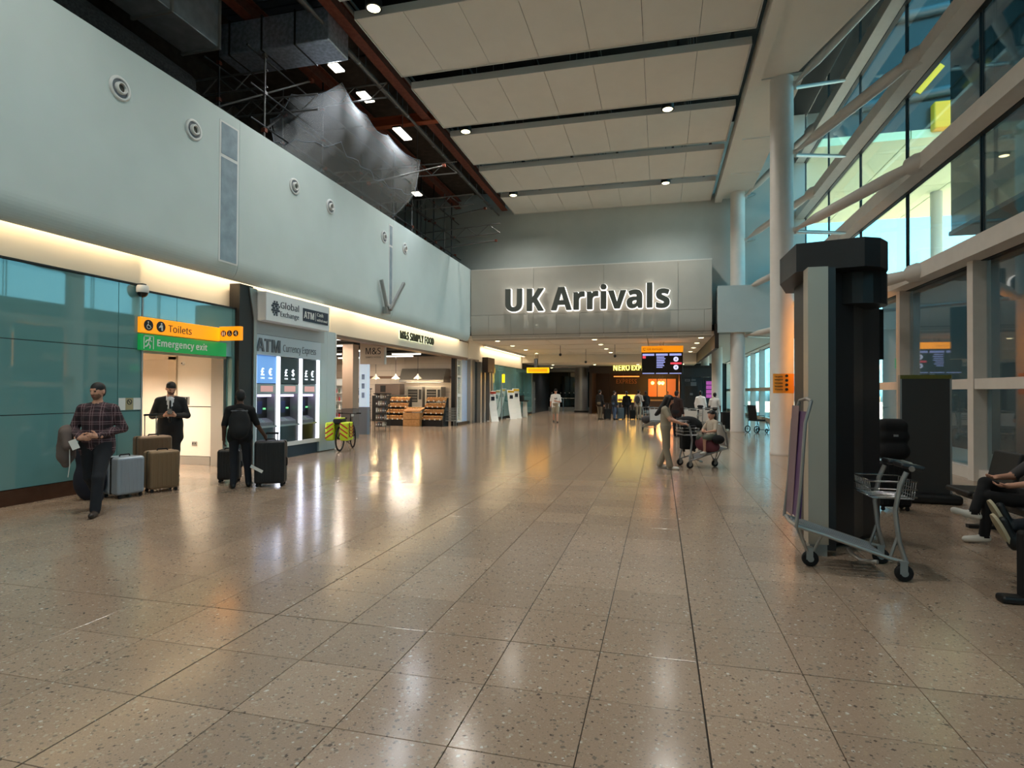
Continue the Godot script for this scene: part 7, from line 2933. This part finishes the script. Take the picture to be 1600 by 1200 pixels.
	j.palm_l = Vector3(0, -0.3, -1)
	j.thumb_l = Vector3(0, 1, 0)
	j.elbow_r = Vector3(-0.2, 0.83, 0.08)
	j.wrist_r = Vector3(-0.06, 0.80, 0.2)
	j.hand_r = Vector3(1, 0.1, 0.3)
	j.palm_r = Vector3(0, -0.3, -1)
	j.thumb_r = Vector3(0, 1, 0)
	j.look = Vector3(0.15, 0.0, 1)
	person("child in a pale top sitting on bags on the trolley", Vector3(1.12, 0, -13.7), -0.95, j, people_mats(mat(Color(0.76, 0.70, 0.62), 0.85), mat(Color(0.40, 0.42, 0.36), 0.85), M.whiteshoe, M.hair, M.skin, mat(Color(0.76, 0.70, 0.62), 0.85)), {"sleeve": 0.4, "hair": "tied", "head": 1.3, "shorts": true, "cell": 0.016, "fringe": true, "hand_cell": 0.008, "head_cell": 0.009})
	# 6 man in a white tee
	j = stand(1.82)
	j.elbow_l = Vector3(0.27, 1.12, 0.0)
	j.wrist_l = Vector3(0.06, 1.14, 0.24)
	j.hand_l = Vector3(-1, 0.2, 0.2)
	j.palm_l = Vector3(0, 0, -1)
	j.thumb_l = Vector3(0, 1, 0)
	j.look = Vector3(0.1, -0.5, 1)
	j.ankle_l = Vector3(0.1, 0.09, 0.16)
	j.toe_l = Vector3(0.12, 0.04, 0.34)
	j.ankle_r = Vector3(-0.1, 0.12, -0.2)
	j.toe_r = Vector3(-0.12, 0.035, -0.03)
	j.knee_l = Vector3(0.1, 0.52, 0.12)
	person("man in a white T-shirt and pale shorts walking alone", Vector3(-5.48, 0, -31.2), 0.17, j, people_mats(mat(Color(0.90, 0.89, 0.87), 0.85), mat(Color(0.62, 0.57, 0.48), 0.85), M.black, M.hair, M.skin, mat(Color(0.90, 0.89, 0.87), 0.85)), {"sleeve": 0.45, "hem": 0.1, "shorts": true, "cell": 0.022, "hand_cell": 0.01, "head_cell": 0.011, "wide": 1.08, "front": [[Vector3(-0.06, 0.0, 0.115), Vector3(0.06, 0.0, 0.115), 0.025, 0.025, 8]]})
	# 7 the queue
	var far := {"cell": 0.026, "hand_cell": 0.012, "head_cell": 0.013, "hem": 0.1}
	var white_top := mat(Color(0.78, 0.77, 0.75), 0.85)
	var q := [
		[Vector3(-3.5, 0, -35.2), 2.6, 1.78, M.suit, M.khaki, M.hair, M.skin, "person in a dark jacket and khaki trousers in the coffee queue", {}],
		[Vector3(-2.65, 0, -35.3), 2.2, 1.74, M.navy, M.jeans, M.hair, M.skin, "person in a dark jacket and light jeans in the coffee queue", {}],
		[Vector3(-2.0, 0, -36.6), -2.8, 1.7, M.blackcloth, M.denim, M.brownhair, M.skin, "person in black among suitcases in the coffee queue", {}],
		[Vector3(-1.25, 0, -36.0), 2.9, 1.78, white_top, M.sage, M.hair, M.skin, "person in a white top and pale trousers at the queue front", {"sleeve": 0.45}],
		[Vector3(-0.85, 0, -37.0), -2.5, 1.72, M.blackcloth, M.blackcloth, M.brownhair, M.skin_dark, "person in black standing by the coffee counter", {}],
		[Vector3(0.55, 0, -45.9), 0.0, 1.72, M.greycloth, M.blackcloth, M.hair, M.skin_dark, "person serving behind the coffee counter", {}],
		[Vector3(0.6, 0, -22.6), 2.6, 1.72, mat(Color(0.17, 0.10, 0.09), 0.85), M.denim, M.hair, M.skin, "person in a dark maroon jacket beyond the woman", {}],
		[Vector3(2.44, 0, -28.3), 3.0, 1.66, white_top, M.blackcloth, M.hair, M.skin_dark, "staff member in white shirt and dark trousers seen from behind", {"sleeve": 0.45}],
		[Vector3(1.95, 0, -30.3), 2.8, 1.74, mat(Color(0.90, 0.90, 0.90), 0.85), M.denim, M.hair, M.skin_dark, "person in a bright white shirt beyond the parked trolleys", {}],
	]
	for p in q:
		var o := far.duplicate()
		o.merge(p[8], true)
		j = stand(p[2])
		j.ankle_l += Vector3(0, 0, 0.08)
		j.toe_l += Vector3(0, 0, 0.08)
		if p[7].contains("queue front"):
			j.wrist_r = Vector3(-0.2, 1.15, 0.35)
		person(p[7], p[0], p[1], j, people_mats(p[3], p[4], M.black, p[5], p[6], p[3]), o)
	suitcase("black upright suitcase between the two jacketed people", Vector3(-3.05, 0, -35.2), 0.4, Vector3(0.4, 0.6, 0.26), M.blackcloth, 0.3)
	suitcase("grey-blue upright suitcase beside the jeans wearer", Vector3(-2.3, 0, -35.5), 0.3, Vector3(0.38, 0.66, 0.26), mat(Color(0.30, 0.36, 0.40), 0.5), 0.3)
	suitcase("black cabin suitcase before the person in a white top", Vector3(-1.6, 0, -35.8), 0.1, Vector3(0.36, 0.52, 0.24), M.blackcloth, 0.35)
	soft("backpack", "dark backpack on the person in a white top", "backpack", Vector3(-1.25, 0, -36.0), 2.9, [ell(Vector3(0.02, 1.2, -0.2), Vector3(0.16, 0.24, 0.11), 0, 0.03)], M.greycloth, 0.03)
	suitcase("tall black suitcase beside the second column", Vector3(2.85, 0, -27.3), 0.3, Vector3(0.45, 0.75, 0.3), M.blackcloth)
	# 8 seated people by the window
	j = stand(1.76)
	var sit := func(jj: Dictionary):
		var drop := Vector3(0, -0.46, 0)
		for key in jj:
			if jj[key] is Vector3 and key != "look":
				jj[key] += drop
	sit.call(j)
	for key in ["chest", "neck", "head", "shoulder_l", "shoulder_r"]:
		j[key] += Vector3(0, 0, -0.1 - (j[key].y - 0.5) * 0.12)
	j.knee_l = Vector3(0.1, 0.52, 0.44)
	j.ankle_l = Vector3(0.1, 0.1, 0.5)
	j.toe_l = Vector3(0.1, 0.04, 0.68)
	j.knee_r = Vector3(-0.02, 0.66, 0.43)
	j.ankle_r = Vector3(0.16, 0.36, 0.62)
	j.toe_r = Vector3(0.12, 0.36, 0.8)
	j.elbow_l = Vector3(0.26, 0.72, 0.05)
	j.wrist_l = Vector3(0.14, 0.66, 0.27)
	j.hand_l = Vector3(-0.5, -0.1, 1)
	j.elbow_r = Vector3(-0.26, 0.72, 0.05)
	j.wrist_r = Vector3(-0.12, 0.72, 0.26)
	j.hand_r = Vector3(0.5, -0.1, 1)
	person("person in black trousers and white trainers sitting on the bench", Vector3(4.02, 0, -7.75), -1.57, j, people_mats(M.greycloth, M.blackcloth, M.whiteshoe, M.hair, M.skin, M.greycloth), {"sleeve": 0.45, "cell": 0.014, "cuff": 0.05})
	j = stand(1.78)
	sit.call(j)
	for key in ["chest", "neck", "head", "shoulder_l", "shoulder_r"]:
		j[key] += Vector3(0, 0, -0.1 - (j[key].y - 0.5) * 0.15)
	j.knee_l = Vector3(0.08, 0.58, 0.46)
	j.ankle_l = Vector3(0.02, 0.42, 0.88)
	j.toe_l = Vector3(0.0, 0.58, 0.98)
	j.knee_r = Vector3(-0.1, 0.58, 0.46)
	j.ankle_r = Vector3(-0.1, 0.52, 0.84)
	j.toe_r = Vector3(-0.13, 0.68, 0.94)
	j.elbow_l = Vector3(0.26, 0.72, 0.0)
	j.wrist_l = Vector3(0.12, 0.66, 0.22)
	j.elbow_r = Vector3(-0.26, 0.72, 0.0)
	j.wrist_r = Vector3(-0.12, 0.68, 0.22)
	var sl := person("person in dark clothes sitting with crossed feet showing pale soles", Vector3(3.86, 0, -5.95), -1.57, j, people_mats(M.blackcloth, M.denim, M.black, M.hair, M.skin, M.blackcloth), {"cell": 0.014, "cuff": 0.05, "sole_l": Vector3(0, -0.4, 0.9).normalized(), "sole_r": Vector3(0, -0.4, 0.9).normalized()})
	for s in [[Vector3(0.01, 0.505, 1.0), 0.12], [Vector3(-0.115, 0.605, 0.965), 0.1]]:
		st = mb()
		var pl := []
		for k in 20:
			var a := TAU * k / 20
			pl.append(Vector2(cos(a) * (0.046 + 0.008 * sin(a)), sin(a) * 0.145))
		prism(st, pl, -0.012, 0.014, Transform3D(Basis(Vector3.BACK, s[1]) * Basis(Vector3.RIGHT, 0.45), s[0]))
		put(st, "sole", mat(Color(0.72, 0.66, 0.54), 0.7), sl)
